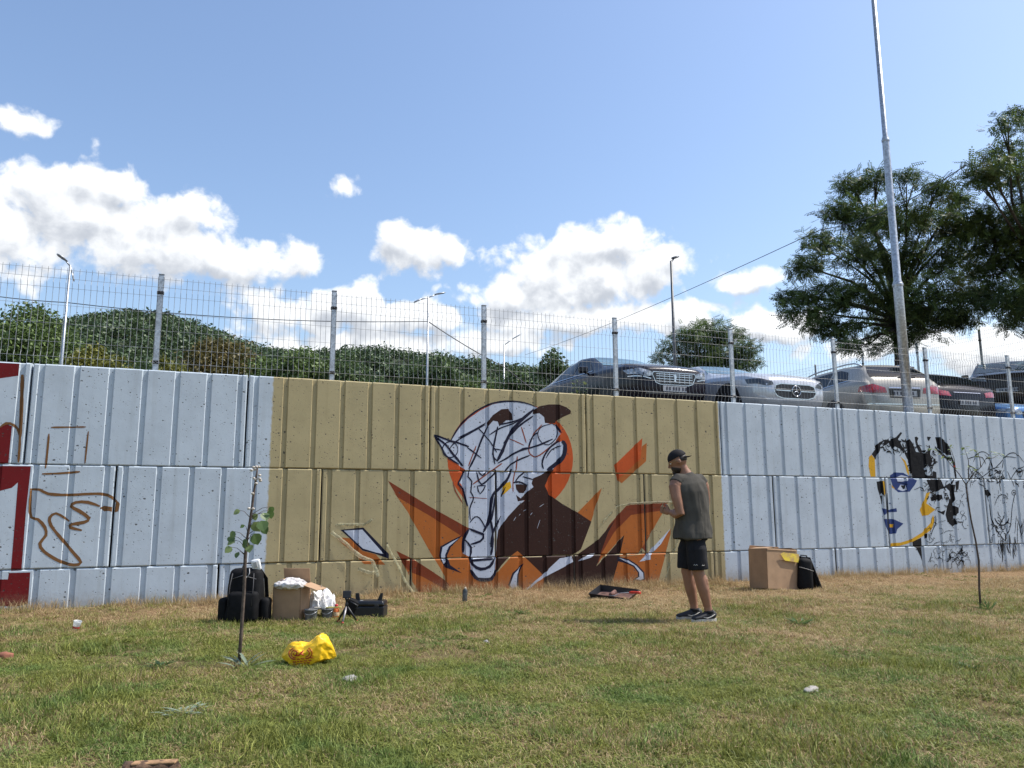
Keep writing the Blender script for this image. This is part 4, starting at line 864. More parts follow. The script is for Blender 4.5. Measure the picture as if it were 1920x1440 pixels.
 ("goat_mural","paint_black",1.56,"1449 148.6 1436.4 121.2 1430.8 101.8 1425.1 82.6 1414.3 65.5 1408.2 55.6"),
 ("goat_mural","paint_black",1.75,"1395.5 110.1 1397.3 103.9 1402.2 99.7"),
 ("goat_mural","paint_black",1.75,"1415.2 109.6 1413.3 103.9 1407.7 99.7"),
 ("goat_mural","paint_black",1.56,"1392.6 99.8 1399.2 97.8 1404.6 89.5 1405.4 95.3 1412.7 100"),
 ("goat_mural","paint_black",2.53,"1385.6 98.3 1391.8 88.7 1405.5 84.7 1418.4 89.4 1423 98"),
 ("goat_mural","paint_black",1.36,"1388.9 121.3 1396 132.8 1405.4 140.6 1419.2 140.7 1426.4 132.9"),
 ("goat_mural","paint_black",1.17,"1330.2 186.2 1330.8 170.9 1342.3 176.8"),
 ("goat_mural","paint_black",1.36,"1357.8 171.2 1375.2 179.1 1398.8 191.2 1413 193.4"),
 ("goat_mural","paint_black",1.17,"1444.2 101.8 1435 69"),
 ("goat_mural","paint_black",1.17,"1445 97.9 1453.5 70.7"),
 ("goat_mural","paint_black",1.17,"1444.9 88.2 1438.3 47.8"),
 ("goat_mural","paint_black",1.56,"1422.6 88.4 1427.8 85.5 1420.4 80.7"),
 ("goat_mural","paint_black",1.17,"1377.6 216.2 1389.7 204.7 1381.7 187"),
 ("goat_mural","paint_black",1.36,"1414.6 185.6 1408.2 160.1 1409.3 148.4"),
 ("goat_mural","paint_black",1.17,"1465.2 184.3 1477.2 188.5 1471.1 176.5 1464.3 178.3"),
 ("goat_mural","paint_black",1.36,"1449.7 145.7 1449 143.9 1447.5 142.3 1445.5 141.3 1443.3 140.9 1441.2 141.3 1439.6 142.3 1438.6 143.8 1438.4 145.6 1439.1 147.4 1440.5 149 1442.5 150 1444.7 150.4 1446.8 150 1448.5 149 1449.5 147.5 1449.7 145.7"),
 ("goat_mural","paint_black",1.01,"1426.6 187.7 1424.3 187.1 1422.6 185.6 1421 184.1 1419.8 182.3 1419.7 180.3 1421 178.8 1423.2 178.7"),
 ("goat_mural","paint_black",1.39,"1404.3 184.5 1405.3 182.9 1407.2 182.1 1409.2 181.6 1411.5 181.7 1413.2 183.1"),
 ("goat_mural","paint_black",1.7,"1401.2 184.6 1402.8 186.1 1405 186.8 1407.2 186.6 1408.4 185.1 1407.7 183.2 1406.7 181.4"),
 ("goat_mural","paint_black",2.06,"1420.7 172.8 1418.8 171.7 1416.5 171.2 1414.7 172 1414.7 174 1416.1 175.6 1418.3 176.3 1420.6 176.4"),
 ("goat_mural","paint_black",1.17,"1410.5 171.8 1408.3 171 1406.1 171 1404.1 171.7 1402.2 172.4 1400.8 173.7 1400.1 175.5 1400.7 177.5"),
 ("goat_mural","paint_black",2.01,"1402.4 170.7 1402.8 168.9 1402.6 166.9 1402.2 165 1401.5 163"),
 ("goat_mural","paint_black",1.16,"1401.1 173.2 1398.9 173.3 1397.4 174.5 1396.4 176.1 1397.4 177.9"),
 ("goat_mural","paint_black",1.58,"1425.7 175 1424.7 173.2 1423.3 171.5 1421 171.2 1418.9 171.5 1417.2 172.5"),
 ("goat_mural","paint_black",1.8,"1389.4 185 1388.1 186.3 1387.1 187.9 1386.6 189.8 1386.6 191.7 1387.1 193.6 1386.2 195.3"),
 ("goat_mural","paint_black",1.2,"1381.6 165.8 1383.6 165.3 1385.8 165.3 1388 165.5 1390.2 166.2 1392.4 166.1 1394.5 165.7"),
 ("goat_mural","paint_black",2.04,"1423.6 172.1 1422.7 173.8 1421.9 175.5 1421.1 177.2 1420.4 179 1419.5 180.7"),
 ("goat_mural","paint_black",1.01,"1410.4 175.9 1408.4 176.5 1406.2 176.4 1404.5 174.9 1404.4 173"),
 ("goat_mural","paint_black",1.96,"1418.6 186.8 1416.4 186.2 1414.1 186 1411.9 185.7 1409.7 185 1407.4 184.8 1405.3 183.9"),
 ("goat_mural","paint_black",1.02,"1390.9 173.9 1391.8 172.3 1393.6 171.4 1395.8 171.3 1398 171.8 1399.3 173.5 1399.3 175.4 1398.2 177"),
 ("goat_mural","paint_black",0.98,"1389.4 186 1387.7 184.5 1385.5 184.2 1383.5 184.8 1383 186.6 1383.4 188.5 1385.3 189.7 1387.5 190.2"),
 ("goat_mural","paint_black",1.6,"1402.1 166.7 1400.8 168.1 1399.6 169.5 1398.4 171.1 1396.9 172.2 1395.3 173.4 1393.4 174.3"),
 ("goat_mural","paint_black",1.65,"1424.9 170.3 1422.9 171.1 1421.3 172.2 1419.6 173.2 1417.6 174 1415.6 174.5"),
 ("goat_mural","paint_black",1.81,"1413.1 186.9 1414.4 185.5 1415 183.7 1416.1 182.2 1416.7 180.4"),
 ("goat_mural","paint_black",1.58,"1384.9 183.6 1384.8 181.7 1385.6 180 1386.8 178.5 1388.6 177.6 1390.8 177.6 1392.9 178.6 1395.1 179.2"),
 ("goat_mural","paint_black",1.96,"1381.8 164.3 1381.4 166.2 1379.9 167.5 1377.7 167.4 1375.6 166.8 1374 165.2"),
 ("goat_mural","paint_black",1.84,"1407 186 1407.9 184.4 1409.2 183 1411.3 182.6 1413.6 182.8 1414.9 184.6 1414.3 186.4 1412.1 186.8"),
 ("goat_mural","paint_black",1.47,"1403.8 184.2 1403.1 182.2 1401.1 181.2 1399.2 179.9 1397 180.1"),
 ("goat_mural","paint_black",2.12,"1389.6 166 1388.6 167.5 1387.4 169 1387.3 170.9 1387.7 172.8 1389.3 174.4"),
 ("goat_mural","paint_black",1.84,"1404.5 183.2 1406.2 184.7 1406 186.6 1404.4 187.7 1402.3 188.1 1400.4 186.7 1398.8 185.2"),
 ("goat_mural","paint_black",1.63,"1407.9 169.2 1408.3 167.3 1407.1 165.6 1405.2 164.4 1403.2 163.2 1401 163.3 1398.8 163.4"),
 ("goat_mural","paint_black",1.71,"1393.3 177.6 1391.1 176.8 1389 176.1 1386.9 176.4 1384.7 176.4 1382.8 177.2 1381.6 178.7"),
 ("goat_mural","paint_black",1.0,"1385.4 185.1 1386.2 187.1 1387.9 188.4 1390 189.3 1391.9 188.5 1393.7 187.5 1395.4 186.5 1396.6 185"),
 ("goat_mural","paint_black",1.42,"1409.4 174.9 1410.5 173.3 1411 171.5 1411.5 169.7 1411.6 167.8 1410.6 165.9 1408.8 164.5 1407.1 163.1"),
 ("goat_mural","paint_black",2.12,"1387.4 174.8 1386.2 176.3 1385.2 177.9 1385.3 179.8 1386.7 181.4 1388.8 182.3 1391 182"),
 ("goat_mural","paint_black",1.99,"1406.4 172.9 1408.4 172.2 1409.9 170.9 1411.5 169.7 1411.5 167.8 1411.1 165.9 1410.1 164 1409 162.2"),
 ("goat_mural","paint_black",1.34,"1407.5 73.2 1404.8 73.1 1402.1 73.2 1399.8 71.6 1398.2 69.5 1396.2 67.7 1396.2 65.3 1396.6 63"),
 ("goat_mural","paint_black",1.17,"1376.1 77.2 1378.7 78.2 1379.9 80.5 1381.1 82.7 1380.3 84.9 1378.1 86.1 1375.4 86.3 1372.8 85.5"),
 ("goat_mural","paint_black",1.91,"1392 81.8 1389.3 81 1386.9 79.6 1385.9 77.3 1386.3 75.1 1387.5 73 1390 72.3 1392.4 73.7"),
 ("goat_mural","paint_black",1.6,"1410.5 82.4 1412.3 84.4 1414.7 85.9 1416.8 87.6 1419.2 89 1421.9 90.1"),
 ("goat_mural","paint_black",1.51,"1396.7 85.6 1399.1 86.9 1401 88.9 1401.6 91.2 1401.1 93.5"),
 ("goat_mural","paint_black",1.45,"1397.8 72 1395.4 73.1 1392.9 71.9 1391.2 69.9 1390 67.7 1389.4 65.3 1391.5 63.9 1394.2 63.8"),
 ("goat_mural","paint_black",0.99,"1398.6 62.7 1397 60.6 1396.1 58.3 1397.5 56.4 1399.5 54.9 1402 54.1 1404.3 55.5"),
 ("goat_mural","paint_black",1.86,"1407.1 81 1409.9 81.5 1412.6 81.4 1414.3 79.7 1415.5 77.6 1415.8 75.3 1414.6 73 1412.1 71.8"),
 ("goat_mural","paint_black",1.5,"1395.6 84.7 1398.1 85.8 1399.5 88 1399 90.3 1397.6 92.1 1395.3 93.2 1392.8 93.9"),
 ("goat_mural","paint_black",1.92,"1405.6 70.3 1408.1 69.5 1409.8 67.8 1410.3 65.5 1410.2 63.1 1409.6 60.7 1408.8 58.4 1406.3 57.1"),
 ("goat_mural","paint_black",1.32,"1384.2 80.8 1385.5 83.1 1388 84.2 1389.9 82.8 1390.9 80.6 1389.7 78.4 1387.6 76.6"),
 ("goat_mural","paint_black",1.59,"1390.2 78.4 1389.1 80.4 1388 82.5 1386.2 84.1 1383.8 85"),
 ("goat_mural","paint_black",1.07,"1385.1 79 1386.7 81.1 1386.7 83.5 1384.7 84.8 1382.4 86 1379.9 86.5 1377.1 86.5"),
 ("goat_mural","paint_black",1.65,"1402.2 84 1399.7 82.7 1398.9 80.4 1399.6 78.2 1402.1 77.3 1404.6 76.7 1407.3 77.5 1409.8 78.8"),
 ("goat_mural","paint_black",1.07,"1382 69.1 1380.1 67.2 1377.7 65.9 1375.4 64.4 1373.6 62.5 1371.2 61.2"),
 ("goat_mural","paint_black",1.62,"1400.8 76.3 1402.3 78.4 1402.2 80.8 1401.5 83 1399.1 84 1396.5 84.4 1393.8 83.6"),
 ("goat_mural","paint_black",1.84,"1373.9 64.7 1373.9 62.3 1374.1 60 1373.4 57.7 1372 55.6"),
 ("goat_mural","paint_black",1.06,"1372.4 74.3 1369.7 74.4 1367.5 75.5 1365.4 76.8 1365.3 79.2 1365.5 81.5 1367.7 83.1 1370 84.7"),
 ("goat_mural","paint_black",1.16,"1374.6 55.9 1373.1 53.8 1370.4 53.6 1368.6 55.3 1369.1 57.6 1371.5 58.9"),
 ("goat_mural","paint_black",1.05,"1392.2 78 1394.1 79.9 1396.5 81.3 1399.2 81.1 1401.2 79.6 1402.4 77.6 1402.3 75.2 1400.9 73.1"),
 ("goat_mural","paint_black",1.29,"1347.3 167.9 1344.6 167.3 1342 166.2 1339.6 164.9 1337.4 163.3"),
 ("goat_mural","paint_black",0.89,"1360.5 191.9 1359.4 189.5 1356.8 188.5 1354.2 188.8 1352.5 190.5"),
 ("goat_mural","paint_black",1.24,"1345.1 181 1346.7 179.3 1349.2 178.9 1351.9 178.7 1354.6 178.5"),
 ("goat_mural","paint_black",0.76,"1349.4 186.7 1346.7 186.8 1344 186.6 1341.7 185 1339.7 183.1"),
 ("goat_mural","paint_black",1.04,"1348 174.7 1348.2 177.1 1349.3 179.4 1351.3 181.3 1353.7 182.8 1356.3 182.4"),
 ("goat_mural","paint_black",0.75,"1367.8 179.2 1367.7 181.5 1366.3 183.4 1363.5 183.4 1361.2 181.8"),
 ("goat_mural","paint_black",0.8,"1364.2 169.4 1363 171.4 1361.6 173.4 1360.8 175.6 1359 177.1 1357.5 178.9 1355.4 180.2 1353.7 181.8"),
 ("goat_mural","paint_black",1.18,"1333.1 180.1 1333.3 177.8 1333.2 175.4 1334.3 173.4 1336.2 171.9"),
 ("goat_mural","paint_black",0.68,"1333.9 169.4 1331.4 168.2 1330.8 165.9 1332.4 164.1 1335.1 164.7 1337 166.6"),
 ("goat_mural","paint_black",1.35,"1359.5 172.9 1357.1 171.5 1354.5 170.4 1351.8 170.3 1349.1 170 1346.8 171"),
 ("goat_mural","paint_black",0.63,"1360.8 164.7 1360.2 167 1359.6 169.2 1359.4 171.6 1358.6 173.8"),
 ("goat_mural","paint_black",0.86,"1336.8 170.3 1335.9 168 1335.1 165.6 1333.4 163.6 1331.7 161.5 1331.3 159.2 1330.4 156.8 1328.7 154.8"),
 ("goat_mural","paint_black",0.81,"1340.3 185 1341.5 182.9 1342.5 180.9 1342 178.5 1341 176.1 1339.5 173.9"),
 ("goat_mural","paint_black",0.88,"1359.1 165.9 1361.8 166.1 1364.3 165.5 1366.2 164.1 1368 162.4 1369.9 160.9"),
 ("goat_mural","paint_black",1.09,"1337.5 173.7 1336.7 175.9 1337 178.3 1337.6 180.7 1339.2 182.8 1341 184.8 1343.7 185.5"),
 ("goat_mural","paint_black",0.6,"1348.8 179.1 1349.2 181.5 1350.8 183.6 1352.5 185.7 1353.5 188.1 1353.6 190.5 1355 192.7"),
 ("goat_mural","paint_black",0.67,"1334.3 175.6 1333.7 173.2 1334.5 171 1337.1 170.7 1339.1 172.5 1340.2 174.8 1339.3 177"),
 ("goat_mural","paint_black",1.13,"1355.4 172.7 1353.5 174.2 1350.9 174.8 1348.3 174.1 1345.6 173.3 1343.9 171.2 1343.3 168.8 1343.1 166.4"),
 ("goat_mural","paint_black",1.65,"1458.1 183.9 1460.3 185.3 1462.9 186 1465.4 186.9 1467.9 186.6 1470.4 186.3 1472.9 186.2 1475.5 186.9"),
 ("goat_mural","paint_black",1.07,"1470.7 167 1473.3 167.3 1474.8 165.7 1474.7 163.5 1472.6 162"),
 ("goat_mural","paint_black",1.24,"1457.6 187.2 1458.7 189.4 1458.3 191.5 1456.1 192.4 1453.7 192.9 1451.5 191.5 1451.5 189.3"),
 ("goat_mural","paint_black",1.66,"1474.1 160.7 1472.3 158.9 1471.8 156.7 1473 154.9 1475.4 154.3 1477.6 155.8 1478.5 158 1477.4 159.8"),
 ("goat_mural","paint_black",1.51,"1474.2 188.1 1472.8 189.9 1471.3 191.5 1468.9 192.1 1466.6 190.8"),
 ("goat_mural","paint_black",1.09,"1464 174.6 1464.2 176.8 1463 178.6 1460.7 179.4 1459.1 180.9"),
 ("goat_mural","paint_black",0.89,"1460.7 165.7 1460.8 163.5 1458.6 162.1 1456 162 1454.4 163.5 1454.1 165.6 1454.4 167.9"),
 ("goat_mural","paint_black",0.91,"1465.2 191.9 1465.4 189.7 1465 187.5 1463.8 185.3 1461.4 184.4 1459.2 185.3"),
 ("goat_mural","paint_black",1.6,"1453.9 162.7 1455.8 161.5 1457.4 160 1458.9 158.4 1458.9 156.2"),
 ("goat_mural","paint_black",1.59,"1461.6 188.1 1461.9 186 1464.1 185 1466.3 184.1 1468.8 183.9 1471.2 185 1472.6 187 1473.8 189.2"),
 ("goat_mural","paint_black",1.08,"1475.9 188.9 1478.5 188.9 1480.7 187.9 1481.8 186.1 1481.5 183.8"),
 ("goat_mural","paint_black",0.84,"1456.5 160.6 1455.8 162.6 1454.2 164.1 1452.2 165.3 1450.2 166.4 1447.6 166 1445.2 165"),
 ("goat_mural","paint_black",1.62,"1458.9 180.1 1461.1 181.4 1463 183.2 1462.6 185.3 1461.3 187 1458.7 186.7 1456.2 185.6"),
 ("goat_mural","paint_black",1.37,"1468.5 186.4 1470.7 185.4 1473.1 186.6 1473.7 188.8 1471.8 190.1"),
 ("goat_mural","paint_black",0.67,"1421.9 142.4 1421.9 140.5 1421.3 138.5 1420.7 136.6 1418.9 135.2 1416.7 134.6"),
 ("goat_mural","paint_black",0.86,"1401.3 143.5 1403.1 144.8 1403.6 146.8 1402.8 148.5 1401.8 150.1"),
 ("goat_mural","paint_black",0.63,"1406.4 143.7 1408.3 142.9 1410.3 142.2 1412.1 141.4 1413.7 140.1 1414.5 138.4"),
 ("goat_mural","paint_black",0.64,"1426.5 133.3 1425.4 134.9 1423.2 134.7 1421.1 133.8 1420.2 131.9"),
 ("goat_mural","paint_black",0.73,"1413.9 138.4 1415.7 137.4 1417.7 136.8 1420 137 1422.1 137.9"),
 ("goat_mural","paint_black",0.6,"1427.8 141 1427.1 142.8 1425.5 143.9 1423.5 144.5 1421.2 144.2"),
 ("goat_mural","paint_black",0.71,"1411.2 135.1 1411.8 133.3 1411.7 131.4 1411.8 129.4 1411.7 127.5 1411.5 125.6"),
 ("goat_mural","paint_black",0.61,"1399.2 140.6 1401.1 139.9 1402.5 138.5 1403.1 136.7 1401.4 135.2 1399.3 135.4"),
 ("goat_mural","paint_black",0.83,"1426.2 137.3 1426.9 139.2 1426.4 141.1 1425.9 142.9 1424.9 144.5"),
 ("goat_mural","paint_black",0.87,"1418.2 127.5 1416.8 125.9 1414.6 125.4 1412.3 125.4 1411.4 127"),
 ("goat_mural","paint_black",1.08,"1431.7 62.2 1432.7 50.7 1434.5 33.1"),
 ("goat_mural","paint_black",1.31,"1397.9 62.6 1394.6 51.3 1396.3 35.3"),
 ("goat_mural","paint_black",1.64,"1430.3 49.8 1427.9 38.4 1433 26.3"),
 ("goat_mural","paint_black",1.02,"1400.7 51.3 1397.5 40 1402.6 29.7"),
 ("goat_mural","paint_black",1.27,"1420.3 68 1421.4 56.5 1419.8 44.6"),
 ("goat_mural","paint_black",1.24,"1427.7 42.9 1428 31.5 1426.3 21.8"),
 ("goat_mural","paint_black",1.54,"1399.8 53.2 1397.3 41.9 1397.3 29"),
 ("goat_mural","paint_black",1.51,"1402.5 60.6 1401 49.3 1403.6 32.3"),
 ("goat_mural","paint_black",1.72,"1430.2 52.9 1428.7 41.5 1430.7 29.6"),
 ("goat_mural","paint_black",1.61,"1400 60.7 1401.2 49.2 1399.7 35.8"),
 ("goat_mural","paint_black",1.22,"1404.5 54.1 1406.1 42.6 1405.7 29.1"),
 ("goat_mural","paint_black",1.71,"1415.3 57 1412.9 45.6 1417.5 32.7"),
 ("goat_mural","paint_black",1.02,"1409.7 70 1407.9 58.6 1407.4 41.9"),
 ("goat_mural","paint_black",1.31,"1396.6 62.1 1395.9 50.7 1397.5 39.2"),
 ("goat_mural","paint_black",1.74,"1400.6 47.9 1398.2 36.6 1396.8 17.2"),
 ("goat_mural","paint_black",1.71,"1434.8 58.6 1434.4 47.1 1438 36.9"),
 ("goat_mural","paint_black",1.23,"1389.9 46 1387.2 34.8 1392.4 25.2"),
 ("goat_mural","paint_black",1.5,"1397.8 48.8 1397.1 37.5 1398.1 21.3"),
 ("goat_mural","paint_black",1.38,"1402.5 60.6 1400.3 49.3 1403.5 29.3"),
 ("goat_mural","paint_black",1.05,"1419.4 66.1 1419 54.6 1418.9 40.6"),
 ("goat_mural","paint_black",1.14,"1391.8 59.6 1389 48.3 1394.5 30"),
 ("goat_mural","paint_black",1.44,"1434 63.3 1434.2 51.8 1431.6 35.5"),
 ("goat_mural","paint_black",1.31,"1421.7 53 1419.6 41.5 1420 28.4"),
 ("goat_mural","paint_black",0.98,"1412.7 58.5 1409.7 47.1 1416.1 33.4"),
 ("goat_mural","paint_black",0.94,"1427.6 43.6 1425.1 32.2 1426.1 22.7"),
 ("goat_mural","paint_black",1.46,"1399.6 52.7 1397.2 41.3 1399.2 24.5"),
 ("goat_mural","paint_black",1.02,"1457.6 88.4 1454.6 76.8 1454.1 58.7"),
 ("goat_mural","paint_black",1.01,"1450.6 88 1451 76.4 1451.8 61.8"),
 ("goat_mural","paint_black",0.86,"1462.2 88.6 1462.9 77 1460.8 63.3"),
 ("goat_mural","paint_black",0.69,"1453.5 82.7 1451.5 71.1 1449.9 54"),
 ("goat_mural","paint_black",0.79,"1452 92.4 1450.4 80.8 1452.7 69.3"),
 ("goat_mural","paint_black",0.88,"1453 98.9 1452.1 87.2 1452.2 73.9"),
 ("goat_mural","paint_black",0.89,"1460.9 97.1 1462.3 85.4 1459.6 70.9"),
 ("goat_mural","paint_black",1.04,"1457.2 92 1458.2 80.4 1454.7 64.9"),
 ("goat_mural","paint_black",0.95,"1452 92.8 1449.5 81.2 1450.4 68.7"),
 ("goat_mural","paint_black",0.76,"1451.5 95.6 1452.8 84 1452.2 70.6"),
]

# ================================================================ setting: ground
def smooth(a, b, x):
    t = max(0.0, min(1.0, (x - a) / (b - a)))
    return t * t * (3 - 2 * t)


def gh(x, y):
    """height of the lawn"""
    h = 0.035 * mnoise.noise(Vector((x * 0.35, y * 0.35, 1.3))) + 0.02 * mnoise.noise(Vector((x * 1.1, y * 1.1, 4.1))) + 0.008 * mnoise.noise(Vector((x * 4, y * 4, 9.1)))
    fade = 1 - smooth(30, 60, math.hypot(x, y + 10))
    bank = 0.05 * math.exp(-((y + 0.15) / 0.35) ** 2)
    return h * fade + bank - 0.012 * smooth(5, 14, x) * 2


def dry_nodes(nt):
    """0 = green turf, 1 = dry straw: patches, the trodden strip along the wall and the worn right-hand side"""
    g = nt.nodes.new('ShaderNodeNewGeometry')
    n1 = noise_node(nt, 0.75, 4, 0.6, g.outputs['Position'])
    n2 = noise_node(nt, 3.1, 3, 0.6, g.outputs['Position'])
    s = nt.nodes.new('ShaderNodeSeparateXYZ')
    nt.links.new(g.outputs['Position'], s.inputs[0])
    strip = ramp(nt, s.outputs[1], -3.0, -1.0)
    side = ramp(nt, s.outputs[0], 1.6, 5.5)
    far = ramp(nt, s.outputs[1], -7.0, -3.2)
    v = mth(nt, 'MULTIPLY_ADD', n1.outputs[0], 2.0, -0.74)
    v = mth(nt, 'MULTIPLY_ADD', n2.outputs[0], 1.5, mth(nt, 'SUBTRACT', v, 0.75))
    v = mth(nt, 'MULTIPLY_ADD', strip, 0.55, v)
    v = mth(nt, 'MULTIPLY_ADD', mth(nt, 'MULTIPLY', side, far), 0.36, v)
    v = mth(nt, 'MULTIPLY_ADD', side, 0.10, v)
    return mth(nt, 'ADD', v, 0.0, clamp=True), g


m, nt, b, out = new_mat('soil_and_thatch')
dry, g = dry_nodes(nt)
n3 = noise_node(nt, 38, 6, 0.7, g.outputs['Position'])
n4 = noise_node(nt, 9, 4, 0.6, g.outputs['Position'])
c_dry = mixc(nt, ramp(nt, n3.outputs[0], 0.35, 0.68), (0.12, 0.07, 0.038), (0.34, 0.235, 0.125))
c_grn = mixc(nt, ramp(nt, n3.outputs[0], 0.35, 0.68), (0.075, 0.06, 0.03), (0.16, 0.15, 0.06))
c = mixc(nt, dry, c_grn, c_dry)
c = mixc(nt, ramp(nt, n4.outputs[0], 0.62, 0.74), c, (0.17, 0.10, 0.06))
nt.links.new(c, b.inputs['Base Color'])
b.inputs['Roughness'].default_value = 0.95
b.inputs['Specular IOR Level'].default_value = 0.1
bump(nt, b, n3.outputs[0], 0.9, 0.02)
MAT_SOIL = m

xs = [-900, -300, -120, -60, -30, -18, -12] + [-9 + 0.15 * i for i in range(181)] + [19, 22, 27, 35, 60, 120, 300, 900]
ys = [-900, -300, -120, -60, -35, -22, -16] + [-13 + 0.15 * i for i in range(87)] + [0.1, 0.5]
gv = [(x, y, gh(x, y)) for y in ys for x in xs]
nx = len(xs)
gf = [(j * nx + i, j * nx + i + 1, (j + 1) * nx + i + 1, (j + 1) * nx + i) for j in range(len(ys) - 1) for i in range(nx - 1)]
ground = tag(mesh_obj('ground', gv, gf, MAT_SOIL, smooth=True), kind='structure')


# ---- car park behind the wall, level with its top; it climbs at the far right
def lot_z(x, y):
    return 2.84 - 0.16 * smooth(11.4, 12.2, x) * (1 - smooth(17.5, 19, x)) + 1.5 * smooth(17.5, 22.5, x) * smooth(1.5, 4.5, y)


m, nt, b, out = new_mat('asphalt')
tcn = nt.nodes.new('ShaderNodeTexCoord')
n = noise_node(nt, 90, 4, 0.7, tcn.outputs['Object'])
n2 = noise_node(nt, 0.6, 4, 0.6, tcn.outputs['Object'])
nt.links.new(mixc(nt, n2.outputs[0], mixc(nt, n.outputs[0], (0.035, 0.035, 0.037), (0.09, 0.088, 0.085)), (0.075, 0.072, 0.068)), b.inputs['Base Color'])
b.inputs['Roughness'].default_value = 0.9
bump(nt, b, n.outputs[0], 0.4, 0.004)
xs2 = [-1500, -400, -100, -40, -20, -10, 0, 6, 10, 14] + [16 + 0.5 * i for i in range(16)] + [26, 30, 40, 60, 100, 400, 1500]
ys2 = [0.6, 1.0, 1.5, 2, 2.5, 3, 3.5, 4, 4.5, 5, 8, 12, 20, 40, 80, 160, 500, 1500]
lv = [(x, y, lot_z(x, y)) for y in ys2 for x in xs2]
nx2 = len(xs2)
lf = [(j * nx2 + i, j * nx2 + i + 1, (j + 1) * nx2 + i + 1, (j + 1) * nx2 + i) for j in range(len(ys2) - 1) for i in range(nx2 - 1)]
car_park = tag(mesh_obj('car_park', lv, lf, m), kind='structure')

# ================================================================ the block wall
BL, CH, GAP, GZ = 2.44, 0.014, 0.010, 0.0035
COURSES = [(-0.70, 0.50, 0.26), (0.50, 1.70, -0.96), (1.70, 2.90, -1.94)]
GROOVES = [0.10 + 0.3733 * k for k in range(7)]
G_TOP, G_FLOOR, G_DEPTH = 0.036, 0.024, 0.021


def block_at(u, z):
    for ci, (z0, z1, o) in enumerate(COURSES):
        if z < z1 or ci == 2:
            k = math.floor((u - o) / BL)
            return ci, k, u - o - k * BL, z - z0


def block_shift(ci, k):
    r = random.Random(ci * 97 + k * 13 + 5)
    return r.uniform(-0.006, 0.010), r.uniform(-0.004, 0.004), r.uniform(-0.004, 0.004)


def face_y(ci, k, up, zp):
    s, ta, tb = block_shift(ci, k)
    y = s + ta * (up / BL - 0.5) + tb * (zp / 1.2 - 0.5)
    for c in GROOVES:
        d = abs(up - c)
        if d < G_TOP:
            y += G_DEPTH * min(1.0, (G_TOP - d) / (G_TOP - G_FLOOR))
    e = min(up - GAP, BL - GAP - up, zp - GZ, 1.2 - GZ - zp)
    if e < CH:
        y += (CH - max(e, 0.0)) * 0.9
    return y


UB = sorted({GAP, GAP + CH, BL - GAP - CH, BL - GAP} | {c + s * d for c in GROOVES for s in (-1, 1) for d in (G_TOP, G_FLOOR)})
ZB = [GZ, GZ + CH, 0.25, 0.5, 0.75, 1.0, 1.2 - GZ - CH, 1.2 - GZ]


